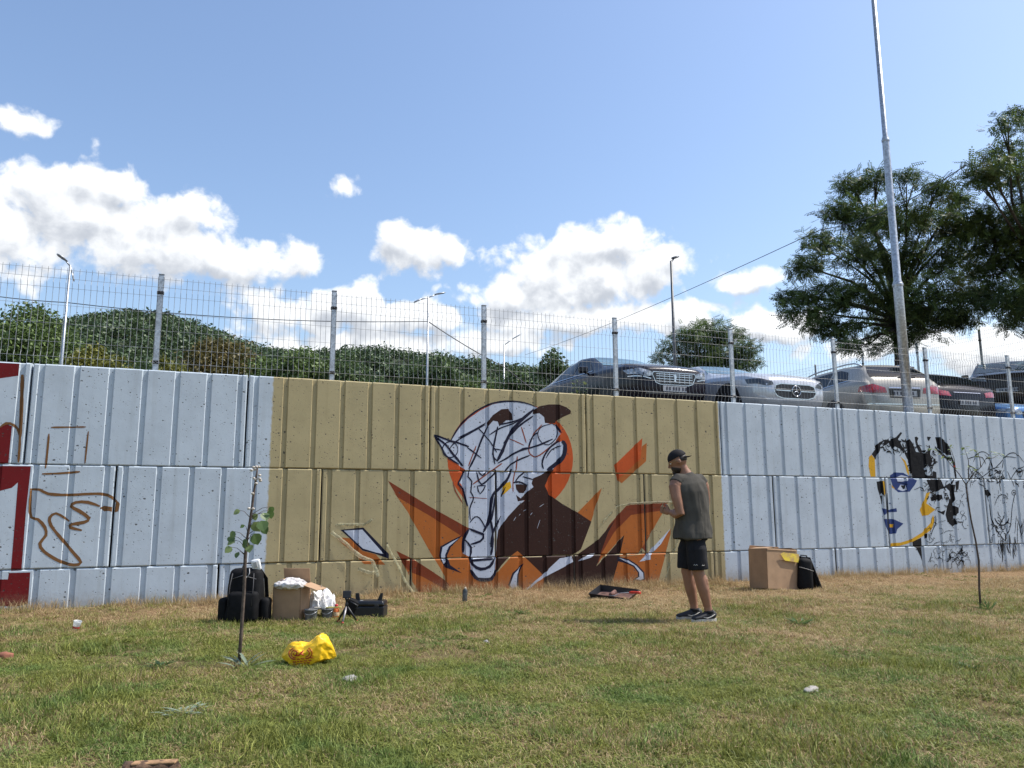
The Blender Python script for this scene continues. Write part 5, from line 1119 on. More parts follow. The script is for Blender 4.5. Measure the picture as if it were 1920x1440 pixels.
def paint_wear(nt, b, colour, g, soft=1.0):
    """blow holes, roller mottling and dirt shared by the primed wall and every coat of paint on it"""
    pos = g.outputs['Position']
    mp = nt.nodes.new('ShaderNodeMapping')
    mp.inputs['Scale'].default_value = (1.0, 1.0, 1.25)
    nt.links.new(pos, mp.inputs['Vector'])
    nd = noise_node(nt, 40, 2, 0.5, mp.outputs[0])
    add = nt.nodes.new('ShaderNodeVectorMath')
    add.operation = 'MULTIPLY_ADD'
    nt.links.new(nd.outputs['Color'], add.inputs[0])
    add.inputs[1].default_value = (0.022, 0.022, 0.022)
    nt.links.new(mp.outputs[0], add.inputs[2])
    area = noise_node(nt, 1.3, 3, 0.6, pos)
    hole = None
    for sc, r0 in ((13.0, 0.20), (27.0, 0.24), (50.0, 0.21)):
        v = nt.nodes.new('ShaderNodeTexVoronoi')
        v.inputs['Scale'].default_value = sc
        nt.links.new(add.outputs[0], v.inputs['Vector'])
        sx = nt.nodes.new('ShaderNodeSeparateColor')
        nt.links.new(v.outputs['Color'], sx.inputs[0])
        rr = mth(nt, 'MULTIPLY', ramp(nt, mth(nt, 'ADD', sx.outputs[0], mth(nt, 'MULTIPLY_ADD', area.outputs[0], 0.8, -0.4)), 0.50, 1.0, False), r0)
        h = mth(nt, 'SUBTRACT', rr, v.outputs['Distance'])
        h = ramp(nt, h, -0.015, 0.03)
        hole = h if hole is None else mth(nt, 'MAXIMUM', hole, h)
    n1 = noise_node(nt, 2.2, 5, 0.65, pos)
    n2 = noise_node(nt, 22, 5, 0.65, pos)
    n3 = noise_node(nt, 130, 3, 0.6, pos)
    c = mixc(nt, ramp(nt, n1.outputs[0], 0.35, 0.72), colour, mixc(nt, 1.0, colour, (0.86, 0.86, 0.86), 'MULTIPLY'))
    c = mixc(nt, mth(nt, 'MULTIPLY', ramp(nt, n2.outputs[0], 0.5, 0.75), 0.22 * soft), c, mixc(nt, 1.0, c, (0.72, 0.72, 0.72), 'MULTIPLY'))
    # rain streaks running down from the top edges
    mps = nt.nodes.new('ShaderNodeMapping')
    mps.inputs['Scale'].default_value = (9.0, 9.0, 0.45)
    nt.links.new(pos, mps.inputs['Vector'])
    ns = noise_node(nt, 1.0, 4, 0.6, mps.outputs[0])
    c = mixc(nt, mth(nt, 'MULTIPLY', ramp(nt, ns.outputs[0], 0.52, 0.74), 0.30 * soft), c, mixc(nt, 1.0, c, (0.66, 0.63, 0.58), 'MULTIPLY'))
    # splash dirt low on the wall
    s = nt.nodes.new('ShaderNodeSeparateXYZ')
    nt.links.new(pos, s.inputs[0])
    low = mth(nt, 'MULTIPLY', mth(nt, 'SUBTRACT', 1.0, ramp(nt, mth(nt, 'MULTIPLY_ADD', n2.outputs[0], 0.35, mth(nt, 'SUBTRACT', s.outputs[2], 0.175)), 0.02, 0.28)), 0.45)
    c = mixc(nt, low, c, (0.24, 0.185, 0.12))
    c = mixc(nt, mth(nt, 'MULTIPLY', hole, 0.85), c, (0.055, 0.053, 0.05))
    nt.links.new(c, b.inputs['Base Color'])
    b.inputs['Roughness'].default_value = 0.62
    b.inputs['Specular IOR Level'].default_value = 0.18
    hgt = mth(nt, 'MULTIPLY_ADD', hole, -1.0, mth(nt, 'MULTIPLY_ADD', n2.outputs[0], 0.30, mth(nt, 'MULTIPLY', n3.outputs[0], 0.10)))
    bump(nt, b, hgt, 0.55, 0.006)


m, nt, b, out = new_mat('primed_concrete')
g = nt.nodes.new('ShaderNodeNewGeometry')
sx = nt.nodes.new('ShaderNodeSeparateXYZ')
nt.links.new(g.outputs['Position'], sx.inputs[0])
wob = noise_node(nt, 14, 3, 0.6, g.outputs['Position'])
ux = mth(nt, 'MULTIPLY_ADD', mth(nt, 'SUBTRACT', wob.outputs[0], 0.5), 0.05, sx.outputs[0])
tan_f = mth(nt, 'MULTIPLY', ramp(nt, ux, 0.795, 0.825), mth(nt, 'SUBTRACT', 1.0, ramp(nt, ux, 7.77, 7.80)))
cl = noise_node(nt, 0.7, 3, 0.5, g.outputs['Position'])
white = mixc(nt, cl.outputs[0], (0.555, 0.62, 0.68), (0.465, 0.53, 0.59))
tan = mixc(nt, cl.outputs[0], (0.46, 0.385, 0.215), (0.39, 0.32, 0.175))
paint_wear(nt, b, mixc(nt, tan_f, white, tan), g)
MAT_WALL = m
MAT_CORE = mat('bare_concrete', (0.22, 0.215, 0.2), 0.9, bmp=0.5)

wall = thing('retaining_wall', 'long retaining wall of grooved concrete blocks primed pale blue and tan', 'wall')
rj = random.Random(3)
for ci, (z0, z1, o) in enumerate(COURSES):
    for k in range(-4, 10):
        vs, fs, mi = [], [], []
        nu, nz = len(UB), len(ZB)
        for j, zp in enumerate(ZB):
            for i, up in enumerate(UB):
                y = face_y(ci, k, up, zp)
                du = dz = 0.0
                if j in (0, nz - 1):
                    dz = rj.uniform(-.002, .002)
                    y += rj.uniform(-.002, .004)
                if i in (0, nu - 1):
                    du = rj.uniform(-.002, .002)
                vs.append((o + k * BL + up + du, y, z0 + zp + dz))
        for j in range(nz - 1):
            for i in range(nu - 1):
                a = j * nu + i
                fs.append((a, a + 1, a + nu + 1, a + nu))
                mi.append(0)
        # sides, top, bottom, back
        loop = [i for i in range(nu)] + [j * nu + nu - 1 for j in range(1, nz)] + [(nz - 1) * nu + i for i in range(nu - 2, -1, -1)] + [j * nu for j in range(nz - 2, 0, -1)]
        base = len(vs)
        for a in loop:
            vs.append((vs[a][0], 0.58, vs[a][2]))
        L = len(loop)
        for i in range(L):
            fs.append((loop[(i + 1) % L], loop[i], base + i, base + (i + 1) % L))
            mi.append(0 if ci == 2 else 1)
        fs.append(tuple(range(base, base + L)))
        mi.append(1)
        mesh_obj('concrete_block', vs, fs, [MAT_WALL, MAT_CORE], wall, mi=mi)
# dark core box behind the joints
bm = bmesh.new()
box(bm, (5.2, 0.33, 1.1), (33.5, 0.30, 3.5))
obj('joint_core', bm, mat('joint_dark', (0.05, 0.048, 0.045), 0.95), wall)

# ---------------------------------------------------------------- murals: coats of paint that follow the grooves
PAINTS = {'umber': (0.036, 0.014, 0.010), 'orange_red': (0.50, 0.085, 0.018), 'orange': (0.40, 0.12, 0.025), 'rust': (0.19, 0.04, 0.014),
          'paint_white': (0.52, 0.565, 0.66), 'navy': (0.010, 0.011, 0.030), 'yellow_ochre': (0.66, 0.36, 0.02), 'red_brown': (0.26, 0.065, 0.03),
          'crimson': (0.16, 0.010, 0.012), 'umber_light': (0.20, 0.095, 0.035), 'paint_black': (0.006, 0.006, 0.008), 'blue_paint': (0.025, 0.05, 0.17)}
PMAT = {}
for pn, pc in PAINTS.items():
    m, nt, b, out = new_mat('paint_' + pn)
    g = nt.nodes.new('ShaderNodeNewGeometry')
    nn = noise_node(nt, 5, 4, 0.6, g.outputs['Position'])
    paint_wear(nt, b, mixc(nt, nn.outputs[0], tuple(min(1, c * 1.15) for c in pc), tuple(c * .85 for c in pc)), g, 0.6)
    PMAT[pn] = m


def P2(s):
    a = [float(v) / 100 for v in s.split()]
    return list(zip(a[::2], a[1::2]))


def cut_lines(lo, hi, seq):
    return [v for v in seq if lo + 1e-4 < v < hi - 1e-4]


Z_LINES = [z for z0, z1, o in COURSES for z in (z0 + GZ, z0 + GZ + CH, z1 - GZ - CH, z1 - GZ)]


def lay_on_wall(bm, tris, lift):
    """tris in (u, z): cut along every fold of the blocks, drop what falls in a joint, press onto the face"""
    vmap = {}
    t = bmesh.new()
    for tri in tris:
        vv = []
        for q in tri:
            key = (round(q[0], 5), round(q[1], 5))
            if key not in vmap:
                vmap[key] = t.verts.new((q[0], 0, q[1]))
            vv.append(vmap[key])
        if len(set(vv)) == 3:
            try:
                t.faces.new(vv)
            except ValueError:
                pass
    if not t.faces:
        t.free()
        return
    z0 = min(v.co.z for v in t.verts); z1 = max(v.co.z for v in t.verts)
    for z in cut_lines(z0, z1, Z_LINES):
        bmesh.ops.bisect_plane(t, geom=t.verts[:] + t.edges[:] + t.faces[:], dist=1e-6, plane_co=(0, 0, z), plane_no=(0, 0, 1))
    # courses have their own folds, so treat them one by one
    for ci, (a, b2, o) in enumerate(COURSES):
        fs = [f for f in t.faces if a < f.calc_center_median().z < b2]
        if not fs:
            continue
        u0 = min(v.co.x for f in fs for v in f.verts); u1 = max(v.co.x for f in fs for v in f.verts)
        lines = [o + k * BL + q for k in range(math.floor((u0 - o) / BL), math.floor((u1 - o) / BL) + 1) for q in UB]
        for u in cut_lines(u0, u1, lines):
            fs = [f for f in t.faces if a < f.calc_center_median().z < b2 and min(v.co.x for v in f.verts) < u < max(v.co.x for v in f.verts)]
            if fs:
                gm = list({v for f in fs for v in f.verts}) + list({e for f in fs for e in f.edges}) + fs
                bmesh.ops.bisect_plane(t, geom=gm, dist=1e-6, plane_co=(u, 0, 0), plane_no=(1, 0, 0))
    new = {}
    for f in t.faces:
        c = f.calc_center_median()
        ci, k, up, zp = block_at(c.x, c.z)
        if not (GAP < up < BL - GAP) or not (GZ < zp < 1.2 - GZ):
            continue
        if c.z < -0.05:
            continue
        vv = []
        o, zb = COURSES[ci][2] + k * BL, COURSES[ci][0]
        for v in f.verts:
            key = (v.index if v.index >= 0 else id(v), round(v.co.x, 5), round(v.co.z, 5))
            if key not in new:
                new[key] = bm.verts.new((v.co.x, face_y(ci, k, v.co.x - o, v.co.z - zb) - lift, v.co.z))
            vv.append(new[key])
        try:
            nf = bm.faces.new(vv)
            nf.normal_update()
            if nf.normal.y > 0:
                nf.normal_flip()
        except ValueError:
            pass
    t.free()


def ribbon(pts, w, rnd):
    """brush stroke: smoothed centre line with uneven width and tapered ends"""
    P = [Vector((a, b, 0)) for a, b in pts]
    fine = []
    n = len(P)
    for i in range(n - 1):
        p0, p1, p2, p3 = P[max(i - 1, 0)], P[i], P[i + 1], P[min(i + 2, n - 1)]
        st = max(2, int((p2 - p1).length / 0.05))
        for k in range(st):
            t = k / st
            fine.append(0.5 * ((2 * p1) + (p2 - p0) * t + (2 * p0 - 5 * p1 + 4 * p2 - p3) * t * t + (3 * p1 - p0 - 3 * p2 + p3) * t ** 3))
    fine.append(P[-1])
    L, Rr = [], []
    N = len(fine)
    for i, p in enumerate(fine):
        t = fine[min(i + 1, N - 1)] - fine[max(i - 1, 0)]
        if t.length < 1e-9:
            t = Vector((1, 0, 0))
        t.normalize()
        nrm = Vector((-t.y, t.x, 0))
        e = min(i, N - 1 - i) / max(1, N - 1) * 2
        ww = w * 0.5 * (0.55 + 0.45 * min(1, e * 4)) * rnd.uniform(0.85, 1.15)
        L.append(p + nrm * ww)
        Rr.append(p - nrm * ww)
    tr = []
    for i in range(N - 1):
        a, b_, c, d = L[i], Rr[i], Rr[i + 1], L[i + 1]
        tr += [((a.x, a.y), (b_.x, b_.y), (c.x, c.y)), ((a.x, a.y), (c.x, c.y), (d.x, d.y))]
    return tr


MURAL_LABEL = {'animal_mural': 'unfinished painted horned animal head with orange blades on the tan field',
               'red_mural': 'dark red painted lettering at the left end of the wall',
               'sketch_mural': 'brown outline sketch of a face on pale primer',
               'portrait_mural': 'black, yellow and blue painted half face with curly hair',
               'goat_mural': 'black line drawing of a goat head'}
mural_root = {}
rs = random.Random(11)
for i, (mu, name, paint, coat, s) in enumerate(PAINT_POLYS):
    pts = P2(s)
    tris = [tuple(pts[j] for j in t) for t in tessellate_polygon([[Vector((a, b_, 0)) for a, b_ in pts]])]
    bm = bmesh.new()
    lay_on_wall(bm, tris, 0.0004 + coat * 0.0002 + i * 0.000002)
    first = mu not in mural_root
    o = obj(mu if first else name, bm, PMAT[paint], wall if first else mural_root[mu], recalc=False)
    if first:
        mural_root[mu] = o
        tag(o, MURAL_LABEL[mu])
groups = {}
for i, (mu, paint, w, s) in enumerate(PAINT_STROKES):
    groups.setdefault((mu, paint), []).append((i, w, P2(s)))
for (mu, paint), lst in groups.items():
    bm = bmesh.new()
    for n_, (i, w, pts) in enumerate(lst):
        lay_on_wall(bm, ribbon(pts, w / 100, rs), 0.0018 + n_ * 0.000004 + (0.0006 if paint in ('navy', 'paint_black') else 0))
    o = obj('brush_strokes', bm, PMAT[paint], mural_root.get(mu, wall), recalc=False)
    if mu not in mural_root:
        mural_root[mu] = o
        o.name = mu
        tag(o, MURAL_LABEL[mu])

# ================================================================ fence on the wall
MAT_GALV = mat('galvanised_steel', (0.50, 0.52, 0.54), 0.42, 0.75, var=0.25, scale=25)
MAT_WIRE = mat('galvanised_wire', (0.27, 0.28, 0.29), 0.5, 0.3, var=0.2, scale=8)
MAT_BLACKPL = mat('black_plastic', (0.012, 0.012, 0.016), 0.45)


def wire_panel_mesh(width, nwire, height=1.24):
    bm = bmesh.new()
    e = height - 1.24
    path = [(0, 0.0), (0, 0.05), (-0.028, 0.11), (0, 0.17), (0, 0.98 + e), (-0.030, 1.04 + e), (0, 1.10 + e), (0, height)]
    for i in range(nwire):
        x = (i + 0.5) * width / nwire
        tube(bm, [(x, y, z) for y, z in path], 0.0026, 4, caps=False, smooth=False)
    for z in [0.11, 0.30, 0.53, 0.76] + ([0.98, 1.2] if e > 0.3 else []) + [0.98 + e, 1.10 + e, 1.21 + e]:
        y = -0.028 - 0.004 if z == 0.11 else -0.004
        tube(bm, [(0.01, y, z), (width - 0.01, y, z)], 0.0019, 4, caps=False, smooth=False)
    me = bpy.data.meshes.new('wire_panel')
    bm.to_mesh(me)
    bm.free()
    me.materials.append(MAT_WIRE)
    return me


def post_meshes(h):
    bm = bmesh.new()
    box(bm, (0, 0, h / 2 - 0.15), (0.065, 0.045, h + 0.3), bev=0.004)
    p = bpy.data.meshes.new('post'); bm.to_mesh(p); bm.free(); p.materials.append(MAT_GALV)
    bm = bmesh.new()
    box(bm, (0, 0, 0), (0.071, 0.051, 0.012), bev=0.003)
    c = bpy.data.meshes.new('post_cap'); bm.to_mesh(c); bm.free(); c.materials.append(MAT_GALV)
    bm = bmesh.new()
    box(bm, (0, -0.004, 0), (0.084, 0.062, 0.042), bev=0.006)
    lathe(bm, [(0.0, 0.0), (0.008, 0.0), (0.008, 0.012), (0, 0.012)], (0, -0.034, 0), (R(90), 0, 0), 8)
    k = bpy.data.meshes.new('clamp'); bm.to_mesh(k); bm.free(); k.materials.append(MAT_BLACKPL)
    return p, c, k


def link(name, me, parent, loc=(0, 0, 0), rotz=0.0, rot=None):
    o = bpy.data.objects.new(name, me)
    COL.objects.link(o)
    o.parent = parent
    o.location = loc
    o.rotation_euler = rot or (0, 0, rotz)
    return o


FY = 0.16
PW = 2.205
panel_me = wire_panel_mesh(PW, 32)
pm, pc, pk = post_meshes(1.27)
fence = thing('mesh_fence', 'galvanised wire mesh fence standing along the top of the block wall', 'fence', (0, FY, 2.90))
for i in range(-3, 10):
    x = -0.62 + i * PW + 0.012 * max(0, i - 3)
    post = link('post', pm, fence, (x, 0, 0))
    link('post_cap', pc, post, (0, 0, 1.276))
    link('clamp', pk, post, (0, 0, 1.03))
    link('clamp', pk, post, (0, 0, 0.12))
    link('wire_panel', panel_me, fence, (x, -0.02, 0.0))
# side fence at the far end of the car park, on higher ground
side_panel = wire_panel_mesh(PW, 32, 1.80)
spm, spc, spk = post_meshes(1.83)
side_fence = thing('mesh_fence', 'wire mesh fence rising behind the dark cars at the right', 'fence', (22.39, 8.79, 4.90))
ang = math.atan2(-2.19, 0.18)
for i in range(-3, 4):
    d = Vector((math.cos(ang), math.sin(ang), 0)) * (i * PW)
    post = link('post', spm, side_fence, (d.x, d.y, 0), ang)
    link('post_cap', spc, post, (0, 0, 1.836))
    link('clamp', spk, post, (0, 0, 1.5))
    link('clamp', spk, post, (0, 0, 0.6))
    link('wire_panel', side_panel, side_fence, (d.x, d.y, 0), ang)
bm = bmesh.new()
box(bm, (0, 0, -0.75), (0.35, 20, 1.46), bev=0.02)
lw = obj('plinth', bm, MAT_CORE, side_fence)
lw.rotation_euler.z = ang + R(90)

# ================================================================ poles and cables
def pole(name, label, loc, secs, group=None, lean=(0, 0)):
    t = thing(name, label, 'lamp post', loc, group=group)
    prof = []
    bm = bmesh.new()
    pr = []
    for (z, r) in secs:
        pr.append((r, z))
    lathe(bm, [(0, 0)] + pr + [(0, pr[-1][1])], seg=18)
    obj('pole', bm, MAT_GALV, t)
    t.rotation_euler = (lean[0], lean[1], 0)
    return t


big = pole('lamp_post', 'tall stepped galvanised lamp post right behind the fence, cropped by the top', (12.40, 0.42, 2.84),
           [(0, 0.092), (2.62, 0.088), (2.66, 0.087), (2.70, 0.07), (5.62, 0.066), (5.66, 0.065), (5.70, 0.05), (9.5, 0.045)])
bm = bmesh.new()
lathe(bm, [(0.096, 0), (0.1, 0.02), (0.1, 0.05), (0.094, 0.06)], (0, 0, 2.58), seg=18)
obj('collar', bm, MAT_GALV, big, True)
bm = bmesh.new()
lathe(bm, [(0.074, 0), (0.077, 0.02), (0.077, 0.04), (0.072, 0.05)], (0, 0, 5.58), seg=18)
obj('collar', bm, MAT_GALV, big, True)
bm = bmesh.new()
box(bm, (0, 0, 0.01), (0.36, 0.36, 0.024), bev=0.004)
obj('base_plate', bm, MAT_GALV, big)
bm = bmesh.new()
tube(bm, [(0, 0, 9.45), (-0.1, -0.3, 9.75), (-0.3, -0.9, 9.85)], 0.03, 8)
box(bm, (-0.4, -1.15, 9.87), (0.26, 0.62, 0.09), (0, 0, R(-18)), 0.02)
obj('lamp_head', bm, MAT_GALV, big)


def street_lamp(label, loc, h, r, heads, group='slender street lamps beyond the fence', mt=None):
    t = thing('street_lamp', label, 'lamp post', loc, group=group)
    bm = bmesh.new()
    lathe(bm, [(0, 0), (r, 0), (r * 0.6, h), (0, h)], seg=10)
    obj('pole', bm, mt or MAT_GALV, t)
    for (dx, dy, dz, L) in heads:
        bm = bmesh.new()
        d = Vector((dx, dy, dz))
        tube(bm, [(0, 0, h - 0.05), d * 0.5 + Vector((0, 0, h)), d + Vector((0, 0, h + 0.05))], r * 0.45, 6)
        e = d + Vector((0, 0, h + 0.08))
        dn = d.normalized()
        tube(bm, [e - dn * 0.1, e + dn * L * 0.3, e + dn * L * 0.8, e + dn * L], [(0.05, 0.03), (0.16, 0.05), (0.15, 0.045), (0.06, 0.02)], 8)
        obj('lamp_head', bm, mt or MAT_GALV, t)
    return t


MAT_DARKST = mat('weathered_steel', (0.12, 0.125, 0.13), 0.5, 0.5)
street_lamp('pale twin-headed street lamp standing beyond the fence at the far left', (-6.88, 34.0, 2.84), 10.9, 0.085, [(-0.2, -0.1, 0.12, 0.5), (0.12, 0.1, -0.5, 0.4)])
street_lamp('twin-headed street lamp behind the fence with a cable tied to its pole', (11.47, 31.66, 2.84), 10.4, 0.08, [(0.5, 0.1, 0.15, 0.6), (-0.45, -0.1, -0.28, 0.5)])
street_lamp('smallest, farthest street lamp with one bent arm beyond the fence', (24.3, 53.3, 2.84), 12.9, 0.10, [(0.9, 0, 0.55, 0.9)])
street_lamp('dark single-arm street lamp behind the parked cars beside the round tree', (16.3, 14.2, 2.84), 7.75, 0.075, [(0.2, 0.12, 0.1, 0.3)], mt=MAT_DARKST)


def cable(label, pts, sag, r, group='overhead cables'):
    bm = bmesh.new()
    P = []
    for a, b_ in zip(pts, pts[1:]):
        a, b_ = Vector(a), Vector(b_)
        for i in range(12):
            t = i / 12
            P.append(a.lerp(b_, t) - Vector((0, 0, sag * 4 * t * (1 - t))))
    P.append(Vector(pts[-1]))
    tube(bm, P, r, 5)
    tag(obj('overhead_cable', bm, MAT_BLACKPL), label, 'cable', group)


cable('long thin cable climbing from the fence to the big trees at upper right', [(22.4, 43.8, 12.9), (15.72, 5.77, 8.87), (14.08, 0.03, 8.03)], 0.25, 0.011)
cable('cable running from the left edge past the left lamp to the middle lamp', [(-16, 32.0, 12.3), (-6.88, 34.0, 11.75), (11.47, 31.66, 11.8)], 0.35, 0.022)
cable('cable slanting down to the right from the middle twin-headed lamp', [(11.47, 31.66, 11.8), (15.9, 31.0, 9.3), (21.0, 31.0, 6.0)], 0.1, 0.03)

# ================================================================ the man
def bake(bm, voxel=0.009, smooth_it=4, fac=0.5):
    """fuse overlapping tubes into one continuous skin"""
    bmesh.ops.recalc_face_normals(bm, faces=bm.faces)
    me = bpy.data.meshes.new('tmp')
    bm.to_mesh(me)
    bm.free()
    o = bpy.data.objects.new('tmp', me)
    COL.objects.link(o)
    r = o.modifiers.new('r', 'REMESH')
    r.mode = 'VOXEL'
    r.voxel_size = voxel
    if smooth_it:
        s = o.modifiers.new('s', 'SMOOTH')
        s.factor = fac
        s.iterations = smooth_it
    dg = bpy.context.evaluated_depsgraph_get()
    dg.update()
    res = bpy.data.meshes.new_from_object(o.evaluated_get(dg))
    bpy.data.objects.remove(o)
    bpy.data.meshes.remove(me)
    res.polygons.foreach_set('use_smooth', [True] * len(res.polygons))
    return res


def put(name, me, mt, parent, label=None):
    me.name = name
    me.materials.clear()
    for m_ in (mt if isinstance(mt, (list, tuple)) else [mt]):
        me.materials.append(m_)
    o = bpy.data.objects.new(name, me)
    COL.objects.link(o)
    o.parent = parent
    if label:
        o['label'] = label
    return o


def ball(bm, c, ax, rad, sub=3):
    """ellipsoid with axes ax (three vectors) and radii rad"""
    r = bmesh.ops.create_icosphere(bm, subdivisions=sub, radius=1.0)
    for v in r['verts']:
        v.co = Vector(c) + ax[0] * (v.co.x * rad[0]) + ax[1] * (v.co.y * rad[1]) + ax[2] * (v.co.z * rad[2])
    return r['verts']


MAT_SKIN = mat('skin', (0.295, 0.145, 0.088), 0.5, var=0.10, scale=9, bmp=0.1, bscale=150, bdist=0.001, spec=0.4)
MAT_SHIRT = mat('olive_grey_cotton', (0.076, 0.070, 0.060), 0.9, var=0.14, scale=7, bmp=0.25, bscale=260, bdist=0.001, spec=0.15)
MAT_SHORTS = mat('black_cotton', (0.017, 0.017, 0.020), 0.85, var=0.2, bmp=0.25, bscale=220, bdist=0.001, spec=0.2)
MAT_HAIR = mat('dark_brown_hair', (0.022, 0.014, 0.010), 0.6, var=0.3, scale=90, bmp=0.5, bscale=180, bdist=0.002)
MAT_CAP = mat('black_cap_cloth', (0.014, 0.013, 0.015), 0.8, bmp=0.2, bscale=260, bdist=0.001, spec=0.2)
MAT_SHOE = mat('black_shoe_mesh', (0.020, 0.020, 0.023), 0.7, bmp=0.3, bscale=200, bdist=0.001)
MAT_SOLE = mat('off_white_sole', (0.55, 0.53, 0.49), 0.7, var=0.25)
MAT_GOLD = mat('thin_gold_frame', (0.60, 0.45, 0.18), 0.25, 1.0)

MAN = (4.90, -3.50, gh(4.90, -3.50) + 0.012)
man = thing('person', 'man in backwards black cap, sleeveless olive shirt and black shorts facing the mural', 'person', MAN, R(158.6))
Z3 = Vector((0, 0, 1))
th = R(64)
tf = Vector((math.cos(th), -math.sin(th), 0))
tl = Vector((math.sin(th), math.cos(th), 0))
hf = Vector((0.90, -0.22, -0.34)).normalized()
hl = Z3.cross(hf).normalized()
hu = hf.cross(hl).normalized()
HC = Vector((0.178, -0.02, 1.650))
LEGS = {1: [(0.05, 0.068, 0.88), (0.045, 0.095, 0.72), (0.035, 0.10, 0.50), (-0.012, 0.098, 0.32), (-0.05, 0.09, 0.15), (-0.06, 0.09, 0.07)],
        -1: [(0.06, -0.068, 0.88), (0.09, -0.09, 0.72), (0.11, -0.09, 0.50), (0.078, -0.095, 0.32), (0.05, -0.10, 0.15), (0.045, -0.10, 0.07)]}
LEGR = [0.092, 0.083, 0.060, 0.0605, 0.041, 0.044]
ARMS = {1: [(0.215, 0.070, 1.43), (0.245, 0.095, 1.375), (0.235, 0.125, 1.25), (0.205, 0.145, 1.09), (0.245, 0.11, 1.085), (0.295, 0.055, 1.11)],
        -1: [(-0.065, -0.070, 1.43), (-0.095, -0.085, 1.375), (-0.118, -0.115, 1.25), (-0.118, -0.16, 1.11), (-0.03, -0.20, 1.085), (0.10, -0.19, 1.10)]}
ARMR = [0.058, 0.064, 0.056, 0.046, 0.047, 0.029]

bm = bmesh.new()
for s in (1, -1):
    tube(bm, LEGS[s], LEGR, 14)
    k = [Vector(v) for v in LEGS[s]]
    # calf belly at the back, knee cap in front
    ball(bm, k[3].lerp(k[2], 0.35) + Vector((-0.022, 0, 0)), (Vector((1, 0, 0)), Vector((0, 1, 0)), Z3), (0.048, 0.052, 0.10), 2)
    ball(bm, k[2] + Vector((0.022, 0, -0.005)), (Vector((1, 0, 0)), Vector((0, 1, 0)), Z3), (0.042, 0.046, 0.055), 2)
    ball(bm, Vector(LEGS[s][5]) + Vector((0.03, 0, -0.02)), (Vector((1, 0, 0)), Vector((0, 1, 0)), Z3), (0.085, 0.038, 0.035), 2)
    tube(bm, ARMS[s], ARMR, 14)
    a = [Vector(v) for v in ARMS[s]]
    ball(bm, a[0].lerp(a[1], 0.55), (tf, tl, Z3), (0.070, 0.066, 0.072), 2)
tube(bm, [(0.055, 0, 0.86), (0.052, 0, 0.95), (0.05, 0, 1.06), (0.06, 0, 1.22), (0.072, 0, 1.36), (0.082, 0, 1.45), (0.095, -0.01, 1.50), (0.122, -0.018, 1.55), (0.15, -0.02, 1.60)],
     [(0.15, 0.11), (0.158, 0.115), (0.145, 0.10), (0.168, 0.118), (0.175, 0.108), (0.125, 0.078), (0.066, 0.062), (0.057, 0.058), (0.055, 0.058)], 18, up=tf)
# head: skull, jaw, brow, nose, lips, ears
ball(bm, HC + hu * 0.012, (hf, hl, hu), (0.097, 0.077, 0.098))
ball(bm, HC + hf * 0.030 - hu * 0.060, (hf, hl, hu), (0.062, 0.056, 0.062))
ball(bm, HC + hf * 0.070 - hu * 0.098, (hf, hl, hu), (0.026, 0.030, 0.022), 2)
ball(bm, HC + hf * 0.078 + hu * 0.018, (hf, hl, hu), (0.022, 0.055, 0.016), 2)
tube(bm, [HC + hf * 0.085 + hu * 0.010, HC + hf * 0.104 - hu * 0.012, HC + hf * 0.116 - hu * 0.030, HC + hf * 0.090 - hu * 0.040], [0.011, 0.012, 0.015, 0.012], 8)
ball(bm, HC + hf * 0.089 - hu * 0.064, (hf, hl, hu), (0.013, 0.024, 0.010), 2)
for s in (1, -1):
    ball(bm, HC + hl * (0.079 * s) - hf * 0.008 - hu * 0.012, (hf, hl, hu), (0.021, 0.010, 0.032), 2)
# hands: palm, four fingers and a thumb each, closed on the strip of tape
for s in (1, -1):
    w_ = Vector(ARMS[s][5])
    d = (Vector((0.335, 0.0, 1.125)) - w_).normalized() if s > 0 else (Vector((0.30, -0.09, 1.12)) - w_).normalized()
    side = d.cross(Z3).normalized()
    upv = side.cross(d).normalized()
    pc_ = w_ + d * 0.052
    ball(bm, pc_, (d, side, upv), (0.055, 0.020, 0.042), 3)
    for q in range(4):
        b0 = pc_ + d * 0.040 + upv * (0.030 - 0.020 * q)
        L_ = (0.040, 0.045, 0.042, 0.034)[q]
        c1 = b0 + d * L_ + side * (-0.006 * s)
        c2 = c1 + (d * 0.35 + side * (0.85 * s)).normalized() * L_ * 0.75
        c3 = c2 + (-d * 0.5 + side * (0.8 * s)).normalized() * L_ * 0.55
        tube(bm, [b0 - d * 0.02, b0, c1, c2, c3], [0.0095, 0.0095, 0.009, 0.0085, 0.0075], 7)
    t0 = pc_ - d * 0.02 + upv * 0.034
    tube(bm, [t0, t0 + upv * 0.022 + d * 0.022, t0 + upv * 0.028 + d * 0.050 + side * (0.012 * s), t0 + upv * 0.02 + d * 0.072 + side * (0.02 * s)], [0.012, 0.0115, 0.010, 0.0085], 7)
put('body', bake(bm, 0.0062, 4, 0.5), MAT_SKIN, man)

